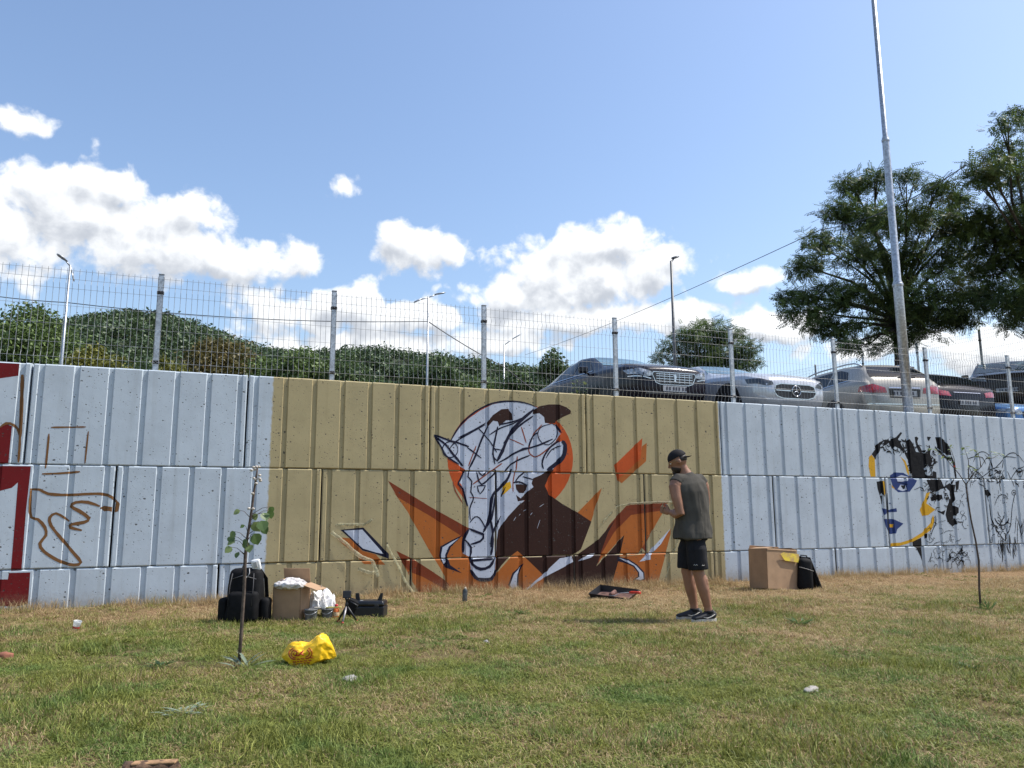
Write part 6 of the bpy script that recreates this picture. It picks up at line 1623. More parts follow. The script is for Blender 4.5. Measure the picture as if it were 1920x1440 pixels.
# sleeveless shirt
bm = bmesh.new()
tube(bm, [(0.050, 0, 0.835), (0.050, 0, 0.90), (0.048, 0, 1.02), (0.055, 0, 1.18), (0.066, 0, 1.32), (0.074, 0, 1.405), (0.084, 0, 1.455), (0.094, -0.008, 1.495), (0.099, -0.01, 1.510)],
     [(0.205, 0.200), (0.200, 0.194), (0.188, 0.165), (0.200, 0.152), (0.206, 0.146), (0.200, 0.122), (0.158, 0.092), (0.084, 0.072), (0.072, 0.068)], 28, up=tf)
for s in (1, -1):
    a0, a1 = Vector(ARMS[s][0]), Vector(ARMS[s][1])
    tube(bm, [Vector((0.078, 0, 1.435)), a0 + Vector((0, 0, 0.006)), a0.lerp(a1, 0.42) + Vector((0, 0, 0.004))], [(0.075, 0.085), (0.080, 0.070), (0.076, 0.074)], 16, up=tf)
sh = bake(bm, 0.0075, 5, 0.5)
nrm_ = [v.normal.copy() for v in sh.vertices]
for v in sh.vertices:
    c = v.co.copy()
    ang_ = math.atan2((c - Vector((0.06, 0, c.z))).dot(tl), (c - Vector((0.06, 0, c.z))).dot(tf))
    amp = 0.011 * smooth(1.46, 1.30, c.z) if c.z > 1.30 else 0.011 + 0.006 * smooth(1.1, 0.86, c.z)
    f_ = mnoise.noise(Vector((ang_ * 2.4 + c.z * 2.6, c.z * 2.2, 0.3))) * 1.0 + 0.30 * mnoise.noise(Vector((ang_ * 5.5 - c.z * 5.2, c.z * 4.0, 5.1))) + 0.5 * mnoise.noise(Vector((ang_ * 1.6 + c.z * 7.0, c.z * 5.0, 8.1)))
    v.co = c + nrm_[v.index] * (amp * f_)
    if c.z < 0.86:
        v.co.z += 0.012 * mnoise.noise(Vector((ang_ * 2.0, 1, 1)))
put('shirt', sh, MAT_SHIRT, man)

# shorts
bm = bmesh.new()
tube(bm, [(0.052, 0, 0.95), (0.053, 0, 0.90), (0.055, 0, 0.82)], [(0.158, 0.135), (0.164, 0.145), (0.166, 0.15)], 20, up=(1, -0.9, 0))
for s in (1, -1):
    k = [Vector(v) for v in LEGS[s]]
    tube(bm, [k[0] - Vector((0, 0, 0.05)), k[1] + Vector((0.0, s * 0.004, 0)), k[2] + Vector((-0.004, s * 0.006, 0.02))], [(0.088, 0.100), (0.100, 0.108), (0.094, 0.108)], 18, up=(1, 0, 0))
sh = bake(bm, 0.008, 4, 0.5)
nrm_ = [v.normal.copy() for v in sh.vertices]
for v in sh.vertices:
    c = v.co.copy()
    f_ = mnoise.noise(Vector((c.x * 9, c.y * 9, c.z * 5.5))) + 0.5 * mnoise.noise(Vector((c.x * 22, c.y * 22, c.z * 9)))
    v.co = c + nrm_[v.index] * (0.008 * f_)
so = put('shorts', sh, MAT_SHORTS, man)
bv = BVHTree.FromPolygons([v.co.copy() for v in sh.vertices], [tuple(p.vertices) for p in sh.polygons])


def mark_on(bv, pts, d, w, mt, name, parent):
    bm = bmesh.new()
    P = []
    for p in pts:
        h = bv.ray_cast(Vector(p), Vector(d))
        if h[0] is not None:
            P.append(h[0] + h[1] * 0.002)
    if len(P) > 1:
        tube(bm, P, w, 5)
        obj(name, bm, mt, parent)
    else:
        bm.free()


for zz, x0, x1 in ((0.575, 0.10, 0.06), (0.570, 0.02, -0.01)):
    mark_on(bv, [(x0 + (x1 - x0) * k / 4, 0.6, zz + 0.008 * ((k % 2) - .5)) for k in range(5)], (0, -1, 0), 0.0028, MAT_SOLE, 'printed_mark', so)

# shoes
for s in (1, -1):
    A_ = Vector(LEGS[s][5])
    yaw_ = R(14) if s > 0 else R(2)
    fd = Vector((math.cos(yaw_), math.sin(yaw_), 0))
    ld = Vector((-math.sin(yaw_), math.cos(yaw_), 0))
    O = Vector((A_.x, A_.y, 0))
    bm = bmesh.new()
    tube(bm, [O - fd * 0.075 + Z3 * 0.060, O - fd * 0.055 + Z3 * 0.068, O + Z3 * 0.066, O + fd * 0.06 + Z3 * 0.058, O + fd * 0.12 + Z3 * 0.046, O + fd * 0.17 + Z3 * 0.040, O + fd * 0.195 + Z3 * 0.036],
         [(0.018, 0.024), (0.036, 0.044), (0.043, 0.048), (0.045, 0.038), (0.047, 0.028), (0.040, 0.022), (0.016, 0.012)], 14, up=Z3)
    tube(bm, [O - Z3 * 0.0 + Z3 * 0.05, O + Z3 * 0.115], [0.050, 0.046], 14)
    up_ = put('shoe', bake(bm, 0.005, 4, 0.5), MAT_SHOE, man)
    bm = bmesh.new()
    out_ = []
    for k in range(24):
        a = 2 * math.pi * k / 24
        x = 0.058 + 0.142 * math.cos(a)
        y = 0.048 * math.sin(a) * (1.0 if math.cos(a) > -0.2 else 0.88)
        out_.append((x, y))
    M_ = Matrix((fd, ld, Z3)).transposed().to_4x4()
    M_.translation = O + Z3 * 0.004
    prism(bm, out_, 0.030, M_)
    obj('sole', bm, MAT_SOLE, up_)
    bm = bmesh.new()
    side_ = ld * (0.0515 if s > 0 else 0.0515)
    tube(bm, [O + fd * 0.085 + side_ * 0.92 + Z3 * 0.052, O + fd * 0.045 + side_ * 0.95 + Z3 * 0.042, O + fd * 0.0 + side_ * 0.92 + Z3 * 0.056, O - fd * 0.045 + side_ * 0.80 + Z3 * 0.078], [0.003, 0.0065, 0.005, 0.002], 6)
    obj('shoe_stripe', bm, MAT_SOLE, up_)
    bm = bmesh.new()
    tube(bm, [O + Z3 * 0.085, Vector(LEGS[s][4]).lerp(A_, 0.45)], [0.051, 0.0465], 14)
    obj('sock', bm, MAT_SHORTS, man)

# cap worn backwards, hair, beard, glasses
bm = bmesh.new()
vs_ = ball(bm, HC + hu * 0.026 - hf * 0.004, (hf, hl, hu), (0.106, 0.086, 0.098), 4)
bmesh.ops.bisect_plane(bm, geom=bm.verts[:] + bm.edges[:] + bm.faces[:], dist=1e-5, plane_co=HC + hu * 0.030 + hf * 0.02, plane_no=(hu + hf * 0.12).normalized(), clear_inner=True)
cap = obj('cap', bm, MAT_CAP, man, smooth=True)
bm = bmesh.new()
bc = HC - hf * 0.095 + hu * 0.024
bd = (-hf * 0.93 + Vector((0, 0, -0.36))).normalized()
out_ = [(0.0, -0.072), (0.035, -0.066), (0.062, -0.045), (0.074, 0.0), (0.062, 0.045), (0.035, 0.066), (0.0, 0.072)]
bu = bd.cross(hl).normalized()
if bu.z < 0:
    bu = -bu
lo_, hi_ = [], []
for a, b_ in out_:
    base_ = bc + bd * (a - 0.012) + hl * b_ - bu * (9 * b_ * b_ * 0.35)
    lo_.append(bm.verts.new(base_)); hi_.append(bm.verts.new(base_ + bu * 0.005))
bm.faces.new(lo_[::-1]); bm.faces.new(hi_)
for k in range(len(out_)):
    j = (k + 1) % len(out_)
    bm.faces.new((lo_[k], lo_[j], hi_[j], hi_[k]))
obj('cap_brim', bm, MAT_CAP, cap)
bm = bmesh.new()
lathe(bm, [(0.0, 0.004), (0.006, 0.003), (0.008, 0.0)], HC + hu * 0.124 - hf * 0.004, (0, 0, 0), 10)
obj('cap_button', bm, MAT_CAP, cap)
bm = bmesh.new()
ball(bm, HC + hu * 0.012 - hf * 0.016, (hf, hl, hu), (0.088, 0.0765, 0.066), 4)
bmesh.ops.bisect_plane(bm, geom=bm.verts[:] + bm.edges[:] + bm.faces[:], dist=1e-5, plane_co=HC - hf * 0.032, plane_no=hf, clear_outer=True)
hair = obj('hair', bm, MAT_HAIR, man, smooth=True)
bm = bmesh.new()
ball(bm, HC + hf * 0.032 - hu * 0.066, (hf, hl, hu), (0.0665, 0.0600, 0.0645), 4)
ball(bm, HC + hf * 0.072 - hu * 0.102, (hf, hl, hu), (0.032, 0.034, 0.026), 3)
for c_, n_ in ((HC + hf * 0.030 - hu * 0.070, (hu - hf * 0.55)), (HC + hf * -0.002, -hf)):
    bmesh.ops.bisect_plane(bm, geom=bm.verts[:] + bm.edges[:] + bm.faces[:], dist=1e-5, plane_co=c_, plane_no=n_.normalized(), clear_outer=True)
obj('beard', bm, MAT_HAIR, man, smooth=True)
gl = None
for s in (1, -1):
    bm = bmesh.new()
    c_ = HC + hf * 0.104 + hl * (0.034 * s) - hu * 0.004
    tube(bm, [c_ + hl * (0.026 * math.cos(2 * math.pi * k / 18)) + hu * (0.022 * math.sin(2 * math.pi * k / 18)) for k in range(19)], 0.0018, 5)
    tube(bm, [c_ + hl * (0.026 * s) + hu * 0.006, HC + hl * (0.086 * s) - hf * 0.012 + hu * 0.004], 0.0018, 5)
    if s > 0:
        tube(bm, [c_ - hl * 0.026, c_ - hl * 0.042], 0.0018, 5)
    o_ = obj('glasses' if gl is None else 'glasses_half', bm, MAT_GOLD, gl or man)
    gl = gl or o_
    bm = bmesh.new()
    ball(bm, HC + hf * 0.0815 + hl * (0.034 * s) - hu * 0.004, (hf, hl, hu), (0.010, 0.012, 0.009), 2)
    obj('eye', bm, mat('eye_white', (0.7, 0.68, 0.65), 0.2), man, smooth=True)

# strip of masking tape held in both hands
MAT_TAPE = mat('masking_tape', (0.66, 0.58, 0.33), 0.55, var=0.25, scale=30)
bm = bmesh.new()
P = [Vector((0.34, 0.02, 1.14)), Vector((0.37, 0.01, 1.17)), Vector((0.35, -0.01, 1.20)), Vector((0.36, -0.02, 1.13)), Vector((0.34, -0.01, 1.02)), Vector((0.355, 0.0, 0.97))]
tube(bm, P, [(0.012, 0.001), (0.016, 0.001), (0.014, 0.001), (0.016, 0.001), (0.014, 0.001), (0.008, 0.001)], 6)
tp = obj('masking_tape', bm, MAT_TAPE)
tp.location = MAN
tp.rotation_euler = (0, 0, R(158.6))
tag(tp, 'crumpled strip of masking tape hanging from the man\'s hands', 'tape')
# leaf masses of the trees behind the fence: x, y, z, radius in metres
CROWN_A = [(19.21, 7.91, 11.51, 0.69), (19.82, 7.6, 11.75, 0.61), (18.19, 5.0, 10.27, 0.61), (19.13, 4.75, 10.23, 0.53), (21.92, 6.48, 10.9, 0.51), (18.19, 7.63, 10.45, 0.59), (18.8, 7.19, 10.11, 0.83), (18.83, 5.84, 9.63, 0.94), (20.78, 6.21, 9.85, 0.91), (21.41, 6.0, 9.69, 0.66), (17.22, 7.61, 9.27, 0.66), (17.02, 6.16, 8.53, 0.85), (18.8, 6.5, 8.68, 0.96), (19.89, 5.94, 8.64, 0.96), (21.83, 6.43, 8.84, 0.84), (18.0, 8.97, 9.0, 0.61), (17.45, 9.18, 8.01, 0.48), (16.78, 7.99, 7.21, 0.65), (17.27, 7.38, 7.44, 0.88), (17.83, 6.49, 7.26, 0.94), (18.31, 5.44, 7.04, 0.91), (19.4, 4.95, 7.17, 0.9), (21.38, 5.84, 7.44, 0.65), (16.83, 7.21, 6.54, 0.63), (17.89, 7.05, 6.43, 0.72), (20.56, 7.91, 7.01, 0.94), (20.55, 6.51, 6.86, 0.81), (21.41, 6.3, 6.89, 0.57), (17.89, 6.59, 5.85, 0.4), (16.8, 6.2, 5.77, 0.3), (19.16, 6.4, 6.07, 0.47)]
CROWN_B = [(18.73, 2.97, 10.05, 0.63), (20.43, 3.46, 11.8, 0.52), (22.58, 4.35, 12.81, 0.64), (21.17, 3.92, 11.18, 0.69), (18.77, 3.19, 9.7, 0.49), (22.39, 4.35, 10.91, 0.95), (20.99, 4.84, 9.07, 0.78), (21.49, 4.36, 9.3, 0.93), (21.7, 5.13, 8.27, 0.95), (22.07, 4.4, 8.41, 1.09), (21.21, 5.04, 7.22, 0.78), (20.58, 3.66, 6.8, 0.87), (22.56, 5.36, 6.68, 0.51), (23.13, 4.5, 9.9, 1.28), (20.63, 2.29, 10.22, 0.98), (22.82, 4.28, 7.18, 1.08), (20.54, 4.6, 9.58, 0.46), (22.63, 2.93, 8.79, 1.33), (23.14, 3.32, 6.96, 1.2), (22.46, 2.64, 11.46, 0.89)]
CROWN_C = [(18.87, 15.54, 8.31, 0.82), (17.5, 15.04, 7.92, 0.69), (19.55, 15.07, 8.04, 0.71), (19.41, 14.0, 7.38, 0.58), (17.48, 16.09, 7.65, 0.56), (18.47, 15.76, 7.53, 1.04), (18.85, 14.54, 7.11, 0.88), (16.61, 15.69, 7.17, 0.38), (20.58, 15.07, 7.06, 0.43), (17.67, 15.74, 6.82, 0.75), (18.52, 14.82, 6.63, 0.94), (19.0, 13.96, 6.51, 0.51), (17.74, 14.8, 6.09, 0.83), (19.25, 15.16, 6.23, 0.74)]

# ================================================================ vegetation
def leaf_material(name, dark, light, autumn=None, trans=0.25):
    m, nt, b, out = new_mat(name)
    at = nt.nodes.new('ShaderNodeAttribute')
    at.attribute_name = 'rnd'
    g = nt.nodes.new('ShaderNodeNewGeometry')
    n = noise_node(nt, 0.9, 3, 0.6, g.outputs['Position'])
    c = mixc(nt, at.outputs['Fac'], dark, light)
    if autumn:
        c = mixc(nt, mth(nt, 'MULTIPLY', ramp(nt, n.outputs[0], 0.60, 0.74), 0.6), c, autumn)
    nt.links.new(c, b.inputs['Base Color'])
    b.inputs['Roughness'].default_value = 0.5
    b.inputs['Specular IOR Level'].default_value = 0.3
    tr = nt.nodes.new('ShaderNodeBsdfTranslucent')
    nt.links.new(c, tr.inputs['Color'])
    mx = nt.nodes.new('ShaderNodeMixShader')
    mx.inputs[0].default_value = trans
    nt.links.new(b.outputs[0], mx.inputs[1])
    nt.links.new(tr.outputs[0], mx.inputs[2])
    nt.links.new(mx.outputs[0], out.inputs['Surface'])
    return m


def leaf_template(kind):
    """list of quads in the xy plane, stem at the origin, growing along +x, unit length"""
    if kind == 'frond':
        q = []
        for i in range(6):
            x = 0.15 + i * 0.14
            for s in (-1, 1):
                a = Vector((x, 0, 0)); d = Vector((0.35, s * 0.94, -0.12 - 0.05 * i)).normalized() * 0.24
                w = Vector((0.94, -s * 0.35, 0)) * 0.055
                q.append([a, a + d * 0.5 - w, a + d, a + d * 0.5 + w])
        a = Vector((0.95, 0, 0)); d = Vector((0.24, 0, -0.05))
        q.append([a, a + d * 0.5 + Vector((0, -0.05, 0)), a + d, a + d * 0.5 + Vector((0, 0.05, 0))])
        return np.array([[list(v) for v in k] for k in q])
    return np.array([[[0, 0, 0], [0.45, -0.3, 0.04], [1, 0, -0.08], [0.45, 0.3, 0.04]]])


def leaves_mesh(name, pos, size, kind, rng, mat_, droop=0.25, offset=None):
    T = leaf_template(kind)
    nq = T.shape[0]
    n = len(pos)
    az = rng.uniform(0, 2 * np.pi, n)
    tilt = rng.normal(-droop, 0.55, n)
    roll = rng.normal(0, 0.7, n)
    ca, sa, ct, st_, cr, sr = np.cos(az), np.sin(az), np.cos(tilt), np.sin(tilt), np.cos(roll), np.sin(roll)
    X = np.stack([ca * ct, sa * ct, st_], 1)
    Y0 = np.stack([-sa, ca, np.zeros(n)], 1)
    Z0 = np.cross(X, Y0)
    Y = Y0 * cr[:, None] + Z0 * sr[:, None]
    Z = np.cross(X, Y)
    s = size * rng.uniform(0.7, 1.25, n)
    P = T.reshape(-1, 3)
    W = pos[:, None, :] + s[:, None, None] * (P[None, :, 0, None] * X[:, None, :] + P[None, :, 1, None] * Y[:, None, :] + P[None, :, 2, None] * Z[:, None, :])
    W = W.reshape(-1, 3)
    if offset is not None:
        W = W - np.array(offset)
    me = bpy.data.meshes.new(name)
    nf = n * nq
    me.vertices.add(nf * 4)
    me.vertices.foreach_set('co', W.astype(np.float32).ravel())
    me.loops.add(nf * 4)
    me.loops.foreach_set('vertex_index', np.arange(nf * 4, dtype=np.int32))
    me.polygons.add(nf)
    me.polygons.foreach_set('loop_start', np.arange(0, nf * 4, 4, dtype=np.int32))
    me.polygons.foreach_set('loop_total', np.full(nf, 4, dtype=np.int32))
    me.update(calc_edges=True)
    at = me.attributes.new('rnd', 'FLOAT', 'FACE')
    at.data.foreach_set('value', np.repeat(rng.uniform(0, 1, n) ** 1.3, nq).astype(np.float32))
    me.materials.append(mat_)
    return me


MAT_BARK = mat('bark', (0.075, 0.058, 0.042), 0.9, var=0.35, scale=9, bmp=0.8, bscale=22, bdist=0.02)
LEAF_LOCUST = leaf_material('locust_leaves', (0.026, 0.046, 0.015), (0.145, 0.205, 0.055), (0.16, 0.12, 0.04), 0.32)
LEAF_ROUND = leaf_material('round_tree_leaves', (0.035, 0.06, 0.02), (0.15, 0.215, 0.06), None, 0.3)
LEAF_GREEN = leaf_material('green_leaves', (0.06, 0.095, 0.035), (0.20, 0.28, 0.085), None)
LEAF_DARK = leaf_material('dark_leaves', (0.045, 0.075, 0.032), (0.14, 0.205, 0.075), None)
LEAF_YELLOW = leaf_material('yellowing_leaves', (0.08, 0.095, 0.02), (0.28, 0.27, 0.06), (0.26, 0.19, 0.04))
LEAF_RUST = leaf_material('rusty_leaves', (0.08, 0.075, 0.025), (0.21, 0.17, 0.06), (0.24, 0.12, 0.045))
LEAF_HILL = leaf_material('hill_wood_leaves', (0.055, 0.085, 0.042), (0.12, 0.175, 0.075), None, 0.15)


def crown_points(blobs, per_m2, rng, gap=0.42, seed=0.0, flat=0.82):
    P = []
    for x, y, z, r in blobs:
        n = int(per_m2 * r * r * 12)
        d = rng.normal(size=(n, 3))
        d /= np.linalg.norm(d, axis=1)[:, None]
        rad = r * (0.30 + 0.70 * rng.uniform(0, 1, n) ** 0.6) * rng.uniform(0.8, 1.2, n)
        q = np.array([x, y, z]) + d * rad[:, None] * np.array([1.0, 1.0, flat])
        for p in q:
            if mnoise.noise(Vector((p[0] * 1.3 + seed, p[1] * 1.3, p[2] * 2.4))) * 0.5 + 0.5 > gap:
                P.append(p)
    return np.array(P)


def big_tree(label, base, fork, blobs, trunk_r, per_m2, size, leafmat, seed, kind='frond', group=None, name='locust_tree'):
    rng = np.random.default_rng(seed)
    rd = random.Random(seed)
    t = thing(name, label, 'tree', base, group=group)
    B = Vector(base)
    Fk = Vector(fork)
    bm = bmesh.new()
    mid = B.lerp(Fk, 0.5) + Vector((rd.uniform(-.1, .1), rd.uniform(-.1, .1), 0))
    tube(bm, [Vector((0, 0, -0.2)), (mid - B), (Fk - B)], [trunk_r * 1.3, trunk_r, trunk_r * 0.85], 10)
    for i, (x, y, z, r) in enumerate(blobs):
        e = Vector((x, y, z)) - B
        s = (Fk - B).lerp(Vector((0, 0, e.z * 0.6)) + (Fk - B) * 0.4, 0.25 * rd.random())
        f0 = s + Vector((0, 0, min(0.5, max(-.1, (e.z - s.z) * 0.2))))
        m1 = f0.lerp(e, 0.5) + Vector((rd.uniform(-.2, .2), rd.uniform(-.2, .2), rd.uniform(0, .25)))
        k = trunk_r * (0.32 + 0.25 * rd.random())
        tube(bm, [s, f0.lerp(m1, 0.5), m1, e], [k, k * 0.75, k * 0.5, k * 0.2], 6)
        for q in range(3):
            d = Vector((rd.uniform(-1, 1), rd.uniform(-1, 1), rd.uniform(-.5, .8))).normalized() * r * 0.85
            tube(bm, [m1.lerp(e, 0.6), e + d * 0.5, e + d], [k * 0.3, k * 0.18, k * 0.06], 4)
    obj('trunk', bm, MAT_BARK, t)
    pts = crown_points(blobs, per_m2, rng, (0.36 if name == 'round_tree' else 0.42) if kind == 'frond' else 0.40, seed, 0.66 if kind == 'frond' else 0.82)
    me = leaves_mesh('crown', pts, size, kind, rng, leafmat, offset=base)
    cr = bpy.data.objects.new('crown', me)
    COL.objects.link(cr)
    cr.parent = t
    return t


big_tree('large feathery dark green tree behind the tall lamp post', (20.0, 7.3, 2.84), (20.1, 7.4, 6.9), CROWN_A, 0.17, 78, 0.30, LEAF_LOCUST, 21, group='feathery trees at the right')
big_tree('feathery dark green tree cut off by the right edge of the picture', (24.6, 6.4, 4.2), (23.4, 5.2, 7.2), CROWN_B, 0.18, 74, 0.30, LEAF_LOCUST, 22, group='feathery trees at the right')
big_tree('small round light green tree behind the silver car', (18.3, 15.0, 2.84), (18.3, 15.0, 5.6), CROWN_C, 0.11, 64, 0.30, LEAF_ROUND, 23, name='round_tree')

# ---- wooded hill and the row of trees behind the car park
def hill_z(x, y):
    h = 10.8 * math.exp(-((x + 10.9) ** 2 / (2 * 17 ** 2) + (y - 150) ** 2 / (2 * 40 ** 2)))
    h += 9 * math.exp(-((x + 75) ** 2 / (2 * 40 ** 2) + (y - 170) ** 2 / (2 * 50 ** 2)))
    h += 9 * math.exp(-((x - 60) ** 2 / (2 * 70 ** 2) + (y - 210) ** 2 / (2 * 60 ** 2)))
    h += (15.6 + 2.2 * math.exp(-((x - 2) / 24) ** 2)) * math.exp(-((y - 150) ** 2) / (2 * 36 ** 2)) * (1 - smooth(90, 160, x)) * smooth(-150, -60, x)
    h += 8.5 * math.exp(-((0.353 * (x - 8) + 0.936 * (y - 144)) / 17) ** 2) * smooth(2, 34, x) * (1 - smooth(95, 125, x))
    return 2.7 + h + 1.2 * mnoise.noise(Vector((x * .06, y * .06, 0))) * min(1, h / 3)


hx = np.linspace(-190, 260, 76)
hy = np.linspace(75, 330, 44)
hv = [(x, y, hill_z(x, y)) for y in hy for x in hx]
hf = [(j * 76 + i, j * 76 + i + 1, (j + 1) * 76 + i + 1, (j + 1) * 76 + i) for j in range(43) for i in range(75)]
tag(mesh_obj('hill', hv, hf, mat('forest_floor', (0.03, 0.04, 0.016), 0.95, scale=0.2), smooth=True), kind='structure')
rng = np.random.default_rng(8)
cl = []
for _ in range(4600):
    x = rng.uniform(-70, 105); y = rng.uniform(98, 160)
    z = hill_z(x, y)
    r = rng.uniform(1.0, 2.1)
    cl.append((x, y, z + r * 0.35, r))
pts = crown_points(cl, 2.4, rng, 0.36)
me = leaves_mesh('hill_wood', pts, 0.62, 'leaf', rng, LEAF_HILL)
hw = bpy.data.objects.new('hill_wood', me)
COL.objects.link(hw)
tag(hw, 'dense green wood covering the hill beyond the fence', 'wood', kind='stuff')


def row_tree(label, x, y, top, w, leafmat, seed, n=14, dens=34, size=0.30):
    """deciduous tree: heap of leaf masses on a short trunk"""
    rd = random.Random(seed)
    base = (x, y, 2.84)
    bl = []
    H = top - 2.84
    for i in range(n):
        a = rd.uniform(0, 6.28)
        q = rd.uniform(0, 1)
        hz = 2.84 + H * (0.42 + 0.45 * q)
        rr = w * 0.5 * math.sqrt(max(0.05, 1 - (q * 0.85) ** 2)) * rd.uniform(0.25, 0.75)
        bl.append((x + rr * math.cos(a), y + rr * math.sin(a), hz, w * rd.uniform(0.17, 0.25)))
    bl.append((x + rd.uniform(-.3, .3), y, top - w * 0.14, w * 0.15))
    bl.append((x + rd.uniform(-.8, .8), y - w * .2, top - w * 0.36, w * 0.24))
    bl.append((x, y, 2.84 + H * 0.55, w * 0.34))
    return big_tree(label, base, (x, y, 2.84 + H * 0.4), bl, 0.16, dens, size, leafmat, seed, 'leaf', 'trees in a row behind the car park', 'broadleaf_tree')


ROW = [('bright green tree at the far left edge beyond the fence', -15.6, 60.2, 16.0, 8.0, LEAF_GREEN),
       ('tall green tree with loose top left of the pale lamp', -12.6, 58.5, 16.6, 7.0, LEAF_GREEN),
       ('dark green tree just right of the pale twin-headed lamp', -9.3, 60.0, 14.6, 6.0, LEAF_DARK),
       ('low yellowing tree beside the pale lamp in front of the hill', -7.4, 52.0, 12.4, 5.2, LEAF_YELLOW),
       ('dark rounded tree in front of the hill between lamp and first post', -4.2, 58.5, 13.4, 6.0, LEAF_DARK),
       ('rust-tinged tree at the right foot of the hill', 0.6, 54.3, 15.1, 6.6, LEAF_RUST),
       ('small yellow-green tree low behind the leftmost post', -2.6, 46.0, 10.6, 3.8, LEAF_YELLOW),
       ('green tree right of the rust-tinged tree', 3.9, 53.2, 14.1, 5.2, LEAF_GREEN),
       ('green tree left of the second fence post', 7.0, 52.0, 13.7, 5.0, LEAF_GREEN),
       ('dark tree right behind the second fence post', 10.2, 50.7, 13.2, 4.2, LEAF_DARK),
       ('small dark tree left of the middle lamp', 13.3, 52.4, 12.6, 4.6, LEAF_DARK),
       ('rounded dark tree directly behind the middle lamp', 16.6, 48.5, 12.6, 4.4, LEAF_DARK),
       ('low green tree between the middle lamp and third post', 19.6, 49.0, 12.3, 4.4, LEAF_GREEN),
       ('dark tree behind the smallest lamp', 22.7, 45.8, 12.7, 4.0, LEAF_DARK),
       ('thin-topped tree beside the tail of the dark saloon', 25.4, 45.0, 13.1, 3.4, LEAF_DARK),
       ('green tree hidden behind the dark saloon', 29.5, 46.0, 11.6, 5.0, LEAF_GREEN)]
for i, (lab, x, y, top, w, lm) in enumerate(ROW):
    row_tree(lab, x, y, top + 0.2 + 0.9 * math.sin(i * 2.4), w * (1.35 + 0.2 * math.sin(i * 1.7)), lm, 40 + i)

# ================================================================ grass
m, nt, b, out = new_mat('grass_blades')
dry, g = dry_nodes(nt)
at = nt.nodes.new('ShaderNodeAttribute')
at.attribute_name = 'rnd'
at2 = nt.nodes.new('ShaderNodeAttribute')
at2.attribute_name = 'dryness'
n5 = noise_node(nt, 1.7, 3, 0.6, g.outputs['Position'])
green = mixc(nt, at.outputs['Fac'], (0.085, 0.105, 0.020), (0.33, 0.345, 0.08))
green = mixc(nt, ramp(nt, n5.outputs[0], 0.45, 0.65), green, mixc(nt, at.outputs['Fac'], (0.06, 0.10, 0.022), (0.23, 0.31, 0.075)))
straw = mixc(nt, at.outputs['Fac'], (0.22, 0.145, 0.07), (0.64, 0.49, 0.27))
# a blade is straw when its own number falls below the local dryness
isdry = ramp(nt, mth(nt, 'SUBTRACT', mth(nt, 'ADD', dry, mth(nt, 'MULTIPLY_ADD', at2.outputs['Fac'], 1.0, -0.5)), 0.5), -0.06, 0.06)
c = mixc(nt, isdry, green, straw)
nt.links.new(c, b.inputs['Base Color'])
b.inputs['Roughness'].default_value = 0.55
b.inputs['Specular IOR Level'].default_value = 0.25
tr = nt.nodes.new('ShaderNodeBsdfTranslucent')
nt.links.new(c, tr.inputs['Color'])
mx = nt.nodes.new('ShaderNodeMixShader')
mx.inputs[0].default_value = 0.3
nt.links.new(b.outputs[0], mx.inputs[1])
nt.links.new(tr.outputs[0], mx.inputs[2])
nt.links.new(mx.outputs[0], out.inputs['Surface'])
MAT_GRASS = m


def blade_clump(name, n, rad, hmin, hmax, wid, lean, rd, tone=None):
    vs, fs, rn, dr = [], [], [], []
    for i in range(n):
        a = rd.uniform(0, 6.283)
        rr = rad * math.sqrt(rd.random())
        p = Vector((rr * math.cos(a), rr * math.sin(a), -0.004))
        h = rd.uniform(hmin, hmax)
        az_ = rd.uniform(0, 6.283)
        ln = rd.uniform(lean[0], lean[1])
        d1 = Vector((math.cos(az_) * math.sin(ln * .6), math.sin(az_) * math.sin(ln * .6), math.cos(ln * .6)))
        l2 = min(1.75, ln * 1.25)
        az2 = az_ + rd.uniform(-.5, .5)
        d2 = Vector((math.cos(az2) * math.sin(l2), math.sin(az2) * math.sin(l2), math.cos(l2)))
        sd = Vector((-math.sin(az_), math.cos(az_), rd.uniform(-.3, .3))) * wid * rd.uniform(0.6, 1.2) * 0.5
        m_ = p + d1 * h * 0.5
        e = m_ + d2 * h * 0.5
        k = len(vs)
        vs += [p - sd, p + sd, m_ - sd * 0.85, m_ + sd * 0.85, e]
        fs += [(k, k + 1, k + 3, k + 2), (k + 2, k + 3, k + 4)]
        r_, d_ = (rd.random(), rd.random()) if tone is None else (tone[0] * rd.uniform(0.6, 1.4), tone[1])
        rn += [r_, r_]
        dr += [d_, d_]
    me = bpy.data.meshes.new(name)
    me.from_pydata(vs, [], fs)
    for nm, vals in (('rnd', rn), ('dryness', dr)):
        at_ = me.attributes.new(nm, 'FLOAT', 'FACE')
        at_.data.foreach_set('value', vals)
    me.materials.append(MAT_GRASS)
    return bpy.data.objects.new(name, me)


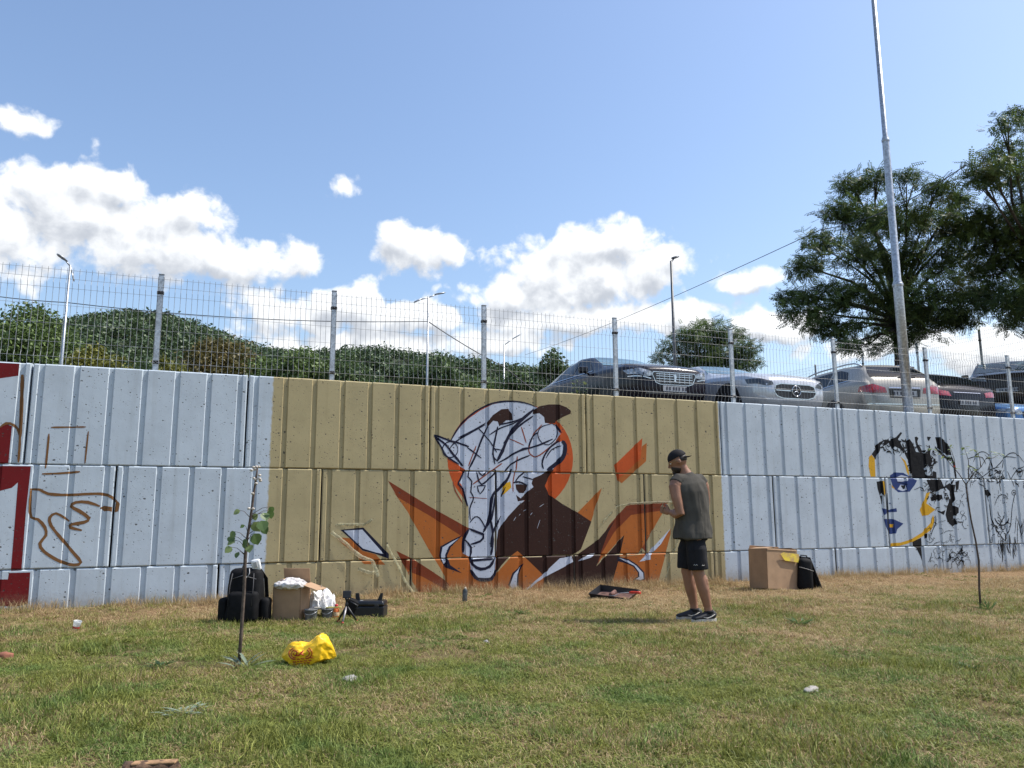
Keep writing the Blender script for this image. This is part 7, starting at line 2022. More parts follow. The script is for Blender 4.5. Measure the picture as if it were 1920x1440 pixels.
def scatter(name, label, pts, rots, scl, clump):
    """one blade clump instanced on every point"""
    me = bpy.data.meshes.new(name)
    me.vertices.add(len(pts))
    me.vertices.foreach_set('co', pts.astype(np.float32).ravel())
    a = me.attributes.new('rot', 'FLOAT_VECTOR', 'POINT')
    a.data.foreach_set('vector', rots.astype(np.float32).ravel())
    a = me.attributes.new('scl', 'FLOAT', 'POINT')
    a.data.foreach_set('value', scl.astype(np.float32))
    me.materials.append(MAT_GRASS)
    o = bpy.data.objects.new(name, me)
    COL.objects.link(o)
    tag(o, label, 'grass', kind='stuff')
    ng = bpy.data.node_groups.new(name, 'GeometryNodeTree')
    ng.interface.new_socket('Geometry', in_out='INPUT', socket_type='NodeSocketGeometry')
    ng.interface.new_socket('Geometry', in_out='OUTPUT', socket_type='NodeSocketGeometry')
    gi, go = ng.nodes.new('NodeGroupInput'), ng.nodes.new('NodeGroupOutput')
    oi = ng.nodes.new('GeometryNodeObjectInfo')
    oi.inputs['Object'].default_value = clump
    oi.inputs['As Instance'].default_value = True
    ip = ng.nodes.new('GeometryNodeInstanceOnPoints')
    ra = ng.nodes.new('GeometryNodeInputNamedAttribute'); ra.data_type = 'FLOAT_VECTOR'; ra.inputs['Name'].default_value = 'rot'
    sa = ng.nodes.new('GeometryNodeInputNamedAttribute'); sa.data_type = 'FLOAT'; sa.inputs['Name'].default_value = 'scl'
    e2r = ng.nodes.new('FunctionNodeEulerToRotation')
    ng.links.new(gi.outputs[0], ip.inputs['Points'])
    ng.links.new(oi.outputs['Geometry'], ip.inputs['Instance'])
    ng.links.new(ra.outputs['Attribute'], e2r.inputs[0])
    ng.links.new(e2r.outputs[0], ip.inputs['Rotation'])
    ng.links.new(sa.outputs['Attribute'], ip.inputs['Scale'])
    ng.links.new(ip.outputs[0], go.inputs[0])
    md = o.modifiers.new('scatter', 'NODES')
    md.node_group = ng
    return o


rd = random.Random(77)
CLUMPS = [('short_grass', 'short mown grass covering the lawn', blade_clump('short_blades', 28, 0.075, 0.018, 0.042, 0.0042, (0.5, 1.45), rd), 27000),
          ('matted_grass', 'matted flattened grass and straw between the tufts', blade_clump('matted_blades', 26, 0.09, 0.03, 0.085, 0.0038, (1.2, 1.6), rd), 30000),
          ('tufted_grass', 'taller grass tufts standing out of the lawn', blade_clump('tuft_blades', 26, 0.05, 0.035, 0.08, 0.0045, (0.3, 1.25), rd), 5500),
          ('wall_foot_grass', 'tall dry grass left standing along the foot of the wall', blade_clump('straw_blades', 12, 0.05, 0.05, 0.16, 0.0035, (0.1, 1.1), rd), 1500),
          ('clover', 'low broad-leaved clover and plantain in the lawn', blade_clump('clover_leaves', 16, 0.06, 0.022, 0.045, 0.017, (1.0, 1.5), rd, (0.35, -1.2)), 2600),
          ('leaf_litter', 'dry brown leaf litter scattered over the lawn', blade_clump('litter_flakes', 5, 0.07, 0.018, 0.04, 0.012, (1.3, 1.6), rd, (0.12, 2.0)), 3200)]
rng = np.random.default_rng(4)
for ci, (nm, lab, cl, N) in enumerate(CLUMPS):
    pts = []
    while len(pts) < N:
        # more points per square metre close to the photographer
        dep = 2.6 + 11.5 * rng.uniform() ** 1.15
        lat = rng.uniform(-1, 1) * (dep * 0.72 + 1.6)
        x = _R.x * lat + math.sin(YAW) * dep
        y = -10.66 + _R.y * lat + math.cos(YAW) * dep
        if nm in ('short_grass', 'matted_grass') and y > -1.2 and rng.uniform() < 0.55:
            continue        # thin cover on the trodden strip
        if nm == 'wall_foot_grass':
            x, y = rng.uniform(-6, 17), -0.03 - abs(rng.normal(0, 0.14))
            if mnoise.noise(Vector((x * 1.3, 0, 5))) < -0.1 and rng.uniform() < .8:
                continue
        if y > -0.03 or x < -9 or x > 18:
            continue
        if nm in ('short_grass', 'matted_grass') and mnoise.noise(Vector((x * 1.1, y * 1.1, 7.7))) + 0.6 * mnoise.noise(Vector((x * 3.3, y * 3.3, 2.7))) > 0.36 and rng.uniform() < 0.8:
            continue        # worn bare soil
        if min(math.hypot(x - 0.34, (y + 4.22)), math.hypot(x - 8.34, y + 3.96)) < 0.22 and rng.uniform() < 0.7:
            continue        # dug ring round each sapling
        if nm == 'clover' and mnoise.noise(Vector((x * 0.8, y * 0.8, 11))) < 0.08:
            continue
        if nm == 'tufted_grass' and mnoise.noise(Vector((x * .9, y * .9, 3))) < 0.12:
            continue
        pts.append((x, y, gh(x, y)))
    pts = np.array(pts)
    n = len(pts)
    rots = np.stack([rng.normal(0, .12, n), rng.normal(0, .12, n), rng.uniform(0, 6.283, n)], 1)
    scl = rng.uniform(0.7, 1.3, n)
    scatter(nm, lab, pts, rots, scl, cl)

# ================================================================ parked cars
def car_paint(name, col, metal=0.55, rough=0.32, dust=0.12):
    m, nt, b, out = new_mat(name)
    tcn = nt.nodes.new('ShaderNodeTexCoord')
    n = noise_node(nt, 3.0, 5, 0.65, tcn.outputs['Object'])
    n2 = noise_node(nt, 60, 3, 0.6, tcn.outputs['Object'])
    d = mth(nt, 'MULTIPLY', ramp(nt, n.outputs[0], 0.35, 0.8), dust * 2)
    nt.links.new(mixc(nt, d, col, (0.32, 0.29, 0.25)), b.inputs['Base Color'])
    nt.links.new(mth(nt, 'MULTIPLY_ADD', n2.outputs[0], 0.12, rough - 0.06), b.inputs['Roughness'])
    b.inputs['Metallic'].default_value = metal
    b.inputs['Specular IOR Level'].default_value = 0.22
    b.inputs['Coat Weight'].default_value = 0.10
    b.inputs['Coat Roughness'].default_value = 0.05
    return m


MAT_GLASS = mat('tinted_car_glass', (0.006, 0.008, 0.010), 0.03, var=0.05, spec=0.15)
MAT_SCREEN = mat('windscreen_glass', (0.11, 0.19, 0.21), 0.04, var=0.35, scale=1.5, spec=0.4)  # sky reflection on the screen is put into the teal base colour
MAT_CHROME = mat('chrome', (0.55, 0.56, 0.58), 0.15, 1.0, var=0.04)
MAT_TRIM = mat('black_trim', (0.014, 0.014, 0.016), 0.4)
MAT_TYRE = mat('tyre_rubber', (0.018, 0.018, 0.019), 0.85, bmp=0.3)
MAT_ALLOY = mat('alloy_rim', (0.45, 0.46, 0.48), 0.3, 0.9)
MAT_LAMP = mat('headlight_lens', (0.42, 0.45, 0.48), 0.08, 0.2, var=0.5, scale=14, spec=0.9, coat=1.0)
MAT_LAMPDK = mat('headlight_housing', (0.05, 0.055, 0.06), 0.15, 0.3, coat=1.0)
MAT_TAIL = mat('tail_light_lens', (0.36, 0.012, 0.016), 0.12, var=0.3, scale=18, coat=1.0)
MAT_PLATE = mat('number_plate_white', (0.42, 0.43, 0.44), 0.5)
MAT_PLATEMARK = mat('number_plate_marks', (0.03, 0.03, 0.05), 0.5)


def curve(keys, s):
    xs_, ys_ = zip(*keys)
    d = np.linspace(-0.3, 5.4, 400)
    v = np.interp(d, xs_, ys_)
    k = np.exp(-np.linspace(-2, 2, 13) ** 2)
    k /= k.sum()
    v = np.convolve(np.pad(v, 6, mode='edge'), k, 'valid')
    return np.interp(s, d, v)


def make_car(label, loc, rotz, sp, paint, group='cars parked above the wall'):
    t = thing('parked_car', label, 'car', loc, rotz, group)
    L = sp['L']
    S = np.unique(np.concatenate([np.linspace(0, 0.3, 7), np.linspace(0.3, L - 0.3, 40), np.linspace(L - 0.3, L, 7)]))
    w, zs, zr, wr = (curve(sp[k], S) for k in ('w', 'zs', 'zr', 'wr'))
    vs, fs = [], []
    ns = 15
    for i, s in enumerate(S):
        e = max(zs[i] + 0.006, zr[i] - 0.055)
        wi, wj = w[i], min(wr[i], w[i] - 0.05)
        half = [(wi - 0.07, 0.20), (wi - 0.015, 0.36), (wi, zs[i] * 0.62), (wi - 0.004, zs[i] - 0.10), (wi - 0.018, zs[i] - 0.03), (wi - 0.05, zs[i])]
        for q in (0.2, 0.45, 0.72, 1.0):
            half.append(((wi - 0.05) * (1 - q) + wj * q, (zs[i] + 0.004) * (1 - q) + e * q))
        half += [(wj - 0.035, e * .35 + zr[i] * .65), (wj - 0.10, zr[i] - 0.012), (wj * 0.66, zr[i] - 0.003), (wj * 0.33, zr[i] + 0.006), (0, zr[i] + 0.009)]
        row = [(-x, s, z) for x, z in half] + [(x, s, z) for x, z in half[-2::-1]]
        vs += row
    n = 2 * ns - 1
    for i in range(len(S) - 1):
        for k in range(n - 1):
            a = i * n + k
            fs.append((a, a + n, a + n + 1, a + 1))
        fs.append((i * n + n - 1, (i + 1) * n + n - 1, (i + 1) * n, i * n))
    fs.append(tuple(range(n)))
    fs.append(tuple(range((len(S) - 1) * n + n - 1, (len(S) - 1) * n - 1, -1)))
    body = mesh_obj('body', vs, fs, paint, t, smooth=True)
    bvh = BVHTree.FromPolygons([Vector(v) for v in vs], fs)

    def patch(name, outline, axis, mt, lift=0.006, parent=None, label_=None, thick=0.0):
        """outline (lateral or lengthwise, height) pressed on the body from one side"""
        tris = tessellate_polygon([[Vector((a, b_, 0)) for a, b_ in outline]])
        bm = bmesh.new()
        vv = [bm.verts.new((a, b_, 0)) for a, b_ in outline]
        for tr_ in tris:
            try:
                bm.faces.new([vv[k] for k in tr_])
            except ValueError:
                pass
        for ax in (0, 1):
            lo = min(v.co[ax] for v in bm.verts); hi = max(v.co[ax] for v in bm.verts)
            c = lo + 0.06
            while c < hi - 0.01:
                co = [0, 0, 0]; no = [0, 0, 0]
                co[ax] = c; no[ax] = 1
                bmesh.ops.bisect_plane(bm, geom=bm.verts[:] + bm.edges[:] + bm.faces[:], dist=1e-5, plane_co=co, plane_no=no)
                c += 0.06
        for v in bm.verts:
            a, z = v.co.x, v.co.y
            if axis == 'front':
                o_, d = Vector((a, -2, z)), Vector((0, 1, 0))
            elif axis == 'rear':
                o_, d = Vector((a, L + 2, z)), Vector((0, -1, 0))
            elif axis == 'left':
                o_, d = Vector((-3, a, z)), Vector((1, 0, 0))
            else:
                o_, d = Vector((3, a, z)), Vector((-1, 0, 0))
            hit, nrm, idx, dist = bvh.ray_cast(o_, d)
            if hit is None:
                hit, nrm, idx, dist = bvh.find_nearest(o_ + d * 2.5)
            if nrm.dot(d) > 0:
                nrm = -nrm
            v.co = hit + nrm * lift
        return obj(name, bm, mt, parent or t, smooth=True)

    for side in (-1, 1):
        ax = 'left' if side < 0 else 'right'
        for poly in sp['side_windows']:
            patch('side_window', poly, ax, MAT_GLASS)
        if 'trim' in sp:
            patch('window_trim', sp['trim'], ax, MAT_CHROME, 0.008)
        for nm, poly, mt in sp.get('lamps', ()):
            o_ = poly if side > 0 else [(-a, z) for a, z in poly]
            patch(nm, o_, 'front' if nm == 'headlight' else 'rear', mt, 0.009)
        # mirror
        bm = bmesh.new()
        my, mz = sp['mirror']
        hit, nrm, idx, d = bvh.ray_cast(Vector((side * 3, my, mz)), Vector((-side, 0, 0)))
        mx_ = hit.x if hit else side * 0.8
        box(bm, (mx_ + side * 0.13, my - 0.02, mz + 0.05), (0.2, 0.11, 0.14), (0, 0, side * R(10)), 0.035, seg=2)
        tube(bm, [(mx_ - side * 0.02, my, mz - 0.02), (mx_ + side * 0.07, my, mz + 0.0)], 0.022, 6)
        obj('wing_mirror', bm, paint, t)
        if sp.get('rails'):
            bm = bmesh.new()
            a, b_ = sp['rails']
            P = []
            for k in range(9):
                y = a + (b_ - a) * k / 8
                zz = float(curve(sp['zr'], y)); xx = float(curve(sp['wr'], y)) - 0.05
                P.append((side * xx, y, zz + (0.045 if 0 < k < 8 else 0.0)))
            tube(bm, P, 0.016, 6)
            obj('roof_rail', bm, MAT_CHROME, t)
        for wy in sp['axles']:
            wx = float(curve(sp['w'], wy)) - 0.115
            rr = sp.get('wheel', 0.33)
            bm = bmesh.new()
            lathe(bm, [(rr * .66, -0.11), (rr * .93, -0.112), (rr, -0.07), (rr, 0.07), (rr * .93, 0.112), (rr * .66, 0.11)], (side * wx, wy, rr), (0, R(90), 0), 24)
            ty = obj('wheel', bm, MAT_TYRE, t)
            bm = bmesh.new()
            lathe(bm, [(0, 0.03), (rr * .2, 0.05), (rr * .62, 0.03), (rr * .68, 0.09), (rr * .66, -0.09)], (side * wx, wy, rr), (0, side * R(90), 0), 20)
            obj('rim', bm, MAT_ALLOY, ty)
            # arch opening: dark liner with a lip
            bm = bmesh.new()
            arc = [(wy + (rr + 0.07) * math.cos(R(a)), rr + (rr + 0.07) * math.sin(R(a))) for a in range(-25, 206, 14)]
            bm.free()
            patch('wheel_arch', arc, ax, MAT_TRIM, 0.004)
    if 'windscreen' in sp:
        h = sp['windscreen']
        patch('windscreen', [(-a, z) for a, z in h] + [(a, z) for a, z in h[::-1]], 'front', sp.get('screen_mat', MAT_SCREEN))
    if 'rear_window' in sp:
        h = sp['rear_window']
        patch('rear_window', [(-a, z) for a, z in h] + [(a, z) for a, z in h[::-1]], 'rear', sp.get('rear_mat', MAT_GLASS))
    for nm, poly, axis, mt, lift in sp.get('extras', ()):
        patch(nm, poly, axis, mt, lift)
    return t, patch, bvh


def mirror_outline(h):
    return [(-a, z) for a, z in h] + [(a, z) for a, z in h[::-1]]


def plate(patch, axis, z, mark_w=0.052, w=0.26, h=0.055, x0=0.0):
    p = patch('number_plate', [(x0 - w, z - h), (x0 + w, z - h), (x0 + w, z + h), (x0 - w, z + h)], axis, MAT_PLATE, 0.016)
    for k in range(7):
        x = x0 - w + 0.07 + k * 0.062 + (0.02 if k > 1 else 0) + (0.02 if k > 4 else 0)
        patch('plate_mark', [(x, z - h * .6), (x + 0.036, z - h * .6), (x + 0.036, z + h * .6), (x, z + h * .6)], axis, MAT_PLATEMARK, 0.019, parent=p)


SALOON = dict(L=4.8, axles=(0.92, 3.72), mirror=(1.92, 1.0),
              w=[(0, .68), (.12, .80), (.5, .90), (1.2, .92), (3.6, .92), (4.5, .87), (4.75, .78), (4.8, .70)],
              zs=[(0, .70), (.08, .80), (.4, .88), (1.3, .94), (2.4, .97), (4.0, 1.02), (4.7, 1.0), (4.8, .9)],
              zr=[(0, .78), (.08, .86), (.45, .96), (1.35, 1.05), (2.25, 1.42), (2.8, 1.475), (3.4, 1.42), (4.25, 1.12), (4.72, 1.06), (4.8, .92)],
              wr=[(0, .60), (.5, .80), (1.3, .82), (1.5, .78), (2.25, .61), (3.3, .59), (4.2, .72), (4.8, .64)],
              side_windows=[[(1.72, 1.01), (2.62, 1.01), (2.60, 1.37), (2.28, 1.34), (2.0, 1.18)], [(2.70, 1.01), (3.50, 1.03), (3.42, 1.30), (3.1, 1.36), (2.68, 1.375)], [(3.56, 1.04), (3.86, 1.07), (3.50, 1.27)]],
              trim=[(1.72, 0.99), (3.9, 1.035), (3.9, 1.055), (1.72, 1.008)],
              windscreen=[(0.72, 1.09), (0.66, 1.18), (0.56, 1.36), (0.50, 1.405)], rear_window=[(0.58, 1.14), (0.50, 1.36)],
              lamps=[('headlight', [(0.44, 0.66), (0.62, 0.63), (0.84, 0.70), (0.87, 0.79), (0.70, 0.79), (0.50, 0.73)], MAT_LAMP),
                     ('tail_light', [(0.5, 0.82), (0.86, 0.80), (0.86, 0.92), (0.55, 0.94)], MAT_TAIL)])
t, patch, bvh = make_car('dark plum-grey saloon with chrome-framed grille facing the wall', (8.27, 2.0, 3.0), 0.0, SALOON, car_paint('plum_grey_paint', (0.014, 0.012, 0.017), 0.05, 0.2, 0.004))
gr = mirror_outline([(0.30, 0.50), (0.40, 0.53), (0.47, 0.68), (0.45, 0.72)])
patch('grille_frame', mirror_outline([(0.315, 0.488), (0.415, 0.52), (0.488, 0.685), (0.46, 0.735)]), 'front', MAT_CHROME, 0.012)
g_ = patch('grille', gr, 'front', MAT_TRIM, 0.017)
for z in (0.55, 0.60, 0.65, 0.69):
    patch('grille_bar', [(-0.40, z - .006), (0.40, z - .006), (0.40, z + .006), (-0.40, z + .006)], 'front', MAT_CHROME, 0.022, parent=g_)
for k in range(-3, 4):
    if k:
        patch('grille_bar', [(k * .11 - .004, .52), (k * .11 + .004, .52), (k * .11 + .004, .71), (k * .11 - .004, .71)], 'front', MAT_CHROME, 0.021, parent=g_)
patch('badge', [(-0.02, 0.55), (0.03, 0.54), (0.02, 0.6), (0.045, 0.64), (0.02, 0.70), (-0.03, 0.69), (-0.015, 0.62)], 'front', MAT_CHROME, 0.028, parent=g_)
plate(patch, 'front', 0.42)
patch('bumper_slot', mirror_outline([(0.62, 0.30), (0.66, 0.36)]), 'front', MAT_TRIM, 0.01)
for s in (-1, 1):
    patch('bumper_strip', [(s * 0.50, 0.60), (s * 0.52, 0.585), (s * 0.84, 0.645), (s * 0.84, 0.665)], 'front', MAT_CHROME, 0.012)

COUPE = dict(L=4.7, axles=(0.88, 3.7), mirror=(1.95, 0.96),
             w=[(0, .66), (.12, .80), (.5, .90), (1.2, .92), (3.6, .91), (4.5, .86), (4.7, .70)],
             zs=[(0, .62), (.08, .72), (.4, .82), (1.3, .91), (2.4, .94), (4.0, 1.0), (4.6, .98), (4.7, .88)],
             zr=[(0, .68), (.08, .78), (.45, .89), (1.5, 1.02), (2.35, 1.36), (2.8, 1.40), (3.4, 1.34), (4.3, 1.07), (4.6, 1.02), (4.7, .90)],
             wr=[(0, .60), (.5, .80), (1.4, .82), (1.6, .78), (2.35, .58), (3.3, .55), (4.2, .70), (4.7, .62)],
             side_windows=[[(1.85, 0.97), (2.78, 0.97), (2.76, 1.29), (2.35, 1.26), (2.1, 1.14)], [(2.84, 0.97), (3.7, 1.02), (3.35, 1.23), (2.83, 1.29)]],
             windscreen=[(0.74, 1.06), (0.68, 1.14), (0.55, 1.30), (0.48, 1.345)], rear_window=[(0.55, 1.1), (0.48, 1.28)],
             lamps=[('headlight', [(0.50, 0.60), (0.66, 0.57), (0.85, 0.64), (0.86, 0.73), (0.70, 0.71), (0.53, 0.655)], MAT_LAMPDK),
                    ('tail_light', [(0.5, 0.82), (0.84, 0.80), (0.84, 0.9), (0.55, 0.92)], MAT_TAIL)])
t, patch, bvh = make_car('silver coupe with round star badge on its wide grille', (10.43, 1.2, 2.88), 0.0, COUPE, car_paint('silver_paint', (0.55, 0.57, 0.60), 0.35, 0.22))
patch('grille_frame', mirror_outline([(0.30, 0.34), (0.44, 0.38), (0.50, 0.46), (0.46, 0.60), (0.34, 0.63)]), 'front', MAT_CHROME, 0.010)
g_ = patch('grille', mirror_outline([(0.29, 0.355), (0.42, 0.39), (0.48, 0.46), (0.445, 0.585), (0.33, 0.615)]), 'front', MAT_TRIM, 0.015)
for s in (-1, 1):
    patch('grille_bar', [(s * 0.11, 0.482), (s * 0.46, 0.486), (s * 0.46, 0.502), (s * 0.11, 0.502)], 'front', MAT_CHROME, 0.021, parent=g_)
hit = bvh.ray_cast(Vector((0, -2, 0.49)), Vector((0, 1, 0)))[0]
bm = bmesh.new()
rings = 28
P = [(0.10 * math.cos(2 * math.pi * k / rings), hit.y - 0.035, 0.49 + 0.10 * math.sin(2 * math.pi * k / rings)) for k in range(rings + 1)]
tube(bm, P, 0.010, 6)
for a in (90, 210, 330):
    tube(bm, [(0, hit.y - 0.035, 0.49), (0.095 * math.cos(R(a)), hit.y - 0.035, 0.49 + 0.095 * math.sin(R(a)))], [0.016, 0.004], 6)
obj('badge', bm, MAT_CHROME, g_)

ESTATE = dict(L=4.85, axles=(0.95, 3.80), mirror=(1.75, 1.02), rails=(2.0, 4.4), wheel=0.34,
              w=[(0, .70), (.12, .82), (.5, .91), (1.2, .93), (3.9, .93), (4.5, .90), (4.76, .84), (4.85, .74)],
              zs=[(0, .62), (.08, .76), (.4, .88), (1.3, .97), (2.4, 1.0), (4.0, 1.05), (4.76, 1.02), (4.85, .74)],
              zr=[(0, .66), (.08, .82), (.45, .96), (1.35, 1.08), (2.05, 1.42), (2.7, 1.49), (3.8, 1.47), (4.35, 1.42), (4.68, 1.16), (4.79, 1.02), (4.85, .80)],
              wr=[(0, .60), (.5, .80), (1.3, .82), (2.05, .66), (2.8, .64), (4.35, .62), (4.65, .72), (4.85, .66)],
              side_windows=[[(1.72, 1.04), (2.58, 1.05), (2.56, 1.40), (2.15, 1.36), (1.95, 1.22)], [(2.63, 1.05), (3.45, 1.07), (3.43, 1.40), (2.62, 1.40)], [(3.52, 1.075), (4.22, 1.10), (4.05, 1.30), (3.75, 1.385), (3.51, 1.395)]],
              trim=[(1.72, 1.02), (4.25, 1.075), (4.25, 1.095), (1.72, 1.038)],
              windscreen=[(0.74, 1.12), (0.62, 1.38)], rear_window=[(0.66, 1.10), (0.64, 1.2), (0.52, 1.365)],
              lamps=[('headlight', [(0.5, 0.66), (0.84, 0.68), (0.86, 0.8), (0.55, 0.78)], MAT_LAMP),
                     ('tail_light', [(0.40, 0.76), (0.42, 0.86), (0.66, 0.94), (0.86, 0.90), (0.87, 0.80), (0.74, 0.755)], MAT_TAIL)])
t, patch, bvh = make_car('champagne estate car with roof rails, its tailgate towards the wall', (13.05 - 4.85 * math.sin(R(12)) * -1, 1.05 + 4.85 * math.cos(R(12)), 2.69), R(180 - 12), ESTATE, car_paint('champagne_paint', (0.36, 0.34, 0.30), 0.4, 0.26))
patch('plate_recess', mirror_outline([(0.33, 0.66), (0.35, 0.84)]), 'rear', MAT_TRIM, 0.008)
plate(patch, 'rear', 0.75)
patch('tailgate_strip', mirror_outline([(0.34, 0.852), (0.34, 0.875)]), 'rear', MAT_CHROME, 0.012)
patch('bumper_strip', mirror_outline([(0.80, 0.52), (0.80, 0.545)]), 'rear', MAT_CHROME, 0.012)
bm = bmesh.new()
hz = bvh.ray_cast(Vector((0, 8, 1.12)), Vector((0, -1, 0)))[0]
tube(bm, [(0.05, hz.y + 0.02, 1.10), (-0.1, hz.y + 0.03, 1.13), (-0.38, hz.y + 0.01, 1.16)], 0.012, 6)
obj('rear_wiper', bm, MAT_TRIM, t)

HATCH = dict(L=4.3, axles=(0.88, 3.5), mirror=(1.7, 1.02),
             w=[(0, .66), (.12, .78), (.5, .87), (1.2, .89), (3.5, .90), (4.0, .88), (4.2, .82), (4.3, .70)],
             zs=[(0, .60), (.08, .74), (.4, .86), (1.3, .95), (2.4, .99), (3.8, 1.05), (4.2, 1.02), (4.3, .74)],
             zr=[(0, .64), (.08, .80), (.45, .95), (1.25, 1.08), (2.0, 1.42), (2.6, 1.47), (3.4, 1.42), (3.8, 1.30), (4.12, 1.06), (4.22, 1.0), (4.3, .78)],
             wr=[(0, .58), (.5, .78), (1.3, .80), (2.0, .62), (2.8, .60), (3.6, .60), (4.1, .68), (4.3, .62)],
             side_windows=[[(1.62, 1.03), (2.45, 1.04), (2.43, 1.37), (2.05, 1.34), (1.85, 1.2)], [(2.5, 1.04), (3.3, 1.08), (3.2, 1.30), (2.49, 1.37)], [(3.36, 1.09), (3.62, 1.13), (3.3, 1.28)]],
             windscreen=[(0.70, 1.12), (0.58, 1.36)], rear_window=[(0.62, 1.08), (0.60, 1.16), (0.50, 1.33)],
             lamps=[('headlight', [(0.5, 0.66), (0.80, 0.68), (0.82, 0.8), (0.55, 0.78)], MAT_LAMP),
                    ('tail_light', [(0.46, 0.78), (0.48, 0.88), (0.70, 0.92), (0.85, 0.88), (0.85, 0.80)], MAT_TAIL)])
t, patch, bvh = make_car('black hatchback with red tail lights behind the tall lamp post', (15.25, 1.15 + 4.3, 2.70), R(180 - 4), HATCH, car_paint('black_paint', (0.008, 0.007, 0.009), 0.1, 0.18, 0.006))
plate(patch, 'rear', 0.66)
patch('tailgate_strip', mirror_outline([(0.36, 0.86), (0.36, 0.875)]), 'rear', MAT_CHROME, 0.012)

t, patch, bvh = make_car('blue car at the right edge of the lower parking row', (17.75, 1.7, 2.62), 0.0, SALOON, car_paint('blue_paint', (0.10, 0.22, 0.42), 0.5, 0.28))
plate(patch, 'front', 0.42)
patch('grille', gr, 'front', MAT_TRIM, 0.012)

SUV = dict(L=4.6, axles=(0.92, 3.65), mirror=(1.7, 1.15), rails=(2.0, 4.1), wheel=0.37,
           w=[(0, .74), (.12, .84), (.5, .91), (1.2, .93), (3.9, .93), (4.4, .88), (4.6, .78)],
           zs=[(0, .76), (.08, .92), (.4, 1.02), (1.3, 1.10), (2.4, 1.14), (4.0, 1.18), (4.5, 1.14), (4.6, .9)],
           zr=[(0, .80), (.08, .98), (.45, 1.10), (1.2, 1.19), (1.95, 1.62), (2.6, 1.70), (3.9, 1.66), (4.35, 1.55), (4.52, 1.16), (4.6, .92)],
           wr=[(0, .64), (.5, .82), (1.2, .84), (1.95, .68), (2.8, .66), (4.3, .64), (4.6, .66)],
           side_windows=[[(1.62, 1.18), (2.5, 1.19), (2.48, 1.59), (2.05, 1.55), (1.85, 1.38)], [(2.56, 1.19), (3.4, 1.21), (3.38, 1.59), (2.55, 1.60)], [(3.46, 1.21), (4.1, 1.24), (3.95, 1.52), (3.45, 1.58)]],
           windscreen=[(0.76, 1.23), (0.70, 1.34), (0.60, 1.57)], rear_window=[(0.6, 1.2), (0.55, 1.5)],
           lamps=[('headlight', [(0.48, 0.80), (0.82, 0.84), (0.85, 0.94), (0.5, 0.92)], MAT_LAMP), ('tail_light', [(0.6, 0.9), (0.85, 0.9), (0.85, 1.1), (0.65, 1.1)], MAT_TAIL)])
t, patch, bvh = make_car('dark brown off-roader parked higher up under the right-hand tree', (20.7, 4.5, lot_z(20.7, 4.5)), R(-52), SUV, car_paint('brown_paint', (0.045, 0.034, 0.027), 0.2, 0.25, 0.02))
patch('grille', mirror_outline([(0.40, 0.62), (0.44, 0.84)]), 'front', MAT_TRIM, 0.012)
plate(patch, 'front', 0.52)

# ================================================================ things on the grass
def gz(x, y):
    return gh(x, y)


def at_ground(x, y, dz=0.0):
    return (x, y, gh(x, y) + dz)


FACE = R(-21)     # things square to the photographer
MAT_NYLON = mat('black_nylon', (0.007, 0.007, 0.008), 0.75, spec=0.2, var=0.3, scale=18, bmp=0.3, bscale=120, bdist=0.002)
MAT_CARD = mat('cardboard', (0.37, 0.235, 0.135), 0.85, var=0.10, scale=5, bmp=0.15, bscale=90, bdist=0.001)
MAT_CARD_IN = mat('cardboard_inside', (0.40, 0.255, 0.15), 0.88, var=0.08)


def lump(bm, c, rad, seed, amp=0.25, sub=4, freq=2.0, flat=None, ridged=True):
    r = bmesh.ops.create_icosphere(bm, subdivisions=sub, radius=1.0)
    for v in r['verts']:
        d = v.co.normalized()
        q = d * freq + Vector((seed, seed * 1.7, 0))
        n = mnoise.noise(q) + 0.5 * mnoise.noise(q * 2.1) + 0.25 * mnoise.noise(q * 4.5)
        if ridged:
            n = (0.55 - abs(n)) * 1.2
        v.co = Vector((d.x * rad[0], d.y * rad[1], d.z * rad[2])) * (1 + amp * n)
        if flat is not None and v.co.z < flat:
            v.co.z = flat + (v.co.z - flat) * 0.12
        v.co += Vector(c)
    for f in bm.faces:
        f.smooth = True


# ---- black backpack at the foot of the wall
bp = thing('backpack', 'bulky black backpack standing on the grass behind the thin sapling', 'backpack', at_ground(0.50, -1.74, -0.01), FACE)
bm = bmesh.new()
box(bm, (0, 0, 0.285), (0.40, 0.22, 0.57), bev=0.075, seg=4, taper=0.82)
bmesh.ops.subdivide_edges(bm, edges=bm.edges[:], cuts=2, use_grid_fill=True)
for v in bm.verts:
    v.co += v.co.normalized() * 0.018 * mnoise.noise(v.co * 7)
obj('main_compartment', bm, MAT_NYLON, bp, True)
bm = bmesh.new()
box(bm, (0.02, -0.125, 0.19), (0.30, 0.10, 0.30), bev=0.04, seg=3)
for v in bm.verts:
    v.co += Vector((0, -0.02, 0)) * mnoise.noise(v.co * 9)
obj('front_pocket', bm, MAT_NYLON, bp, True)
for s in (-1, 1):
    bm = bmesh.new()
    box(bm, (s * 0.215, -0.01, 0.15), (0.10, 0.16, 0.24), bev=0.04, seg=3)
    obj('side_pocket', bm, MAT_NYLON, bp, True)
    bm = bmesh.new()
    tube(bm, [(s * 0.10, 0.10, 0.55), (s * 0.15, 0.17, 0.45), (s * 0.17, 0.17, 0.25), (s * 0.15, 0.12, 0.08)], [(0.035, 0.010)] * 4, 8)
    obj('shoulder_strap', bm, MAT_NYLON, bp)
    bm = bmesh.new()
    tube(bm, [(s * 0.11, -0.115, 0.52), (s * 0.12, -0.15, 0.40), (s * 0.12, -0.185, 0.20)], [(0.012, 0.003)] * 3, 6)
    obj('compression_strap', bm, mat('dark_grey_webbing', (0.05, 0.05, 0.055), 0.7), bp)
bm = bmesh.new()
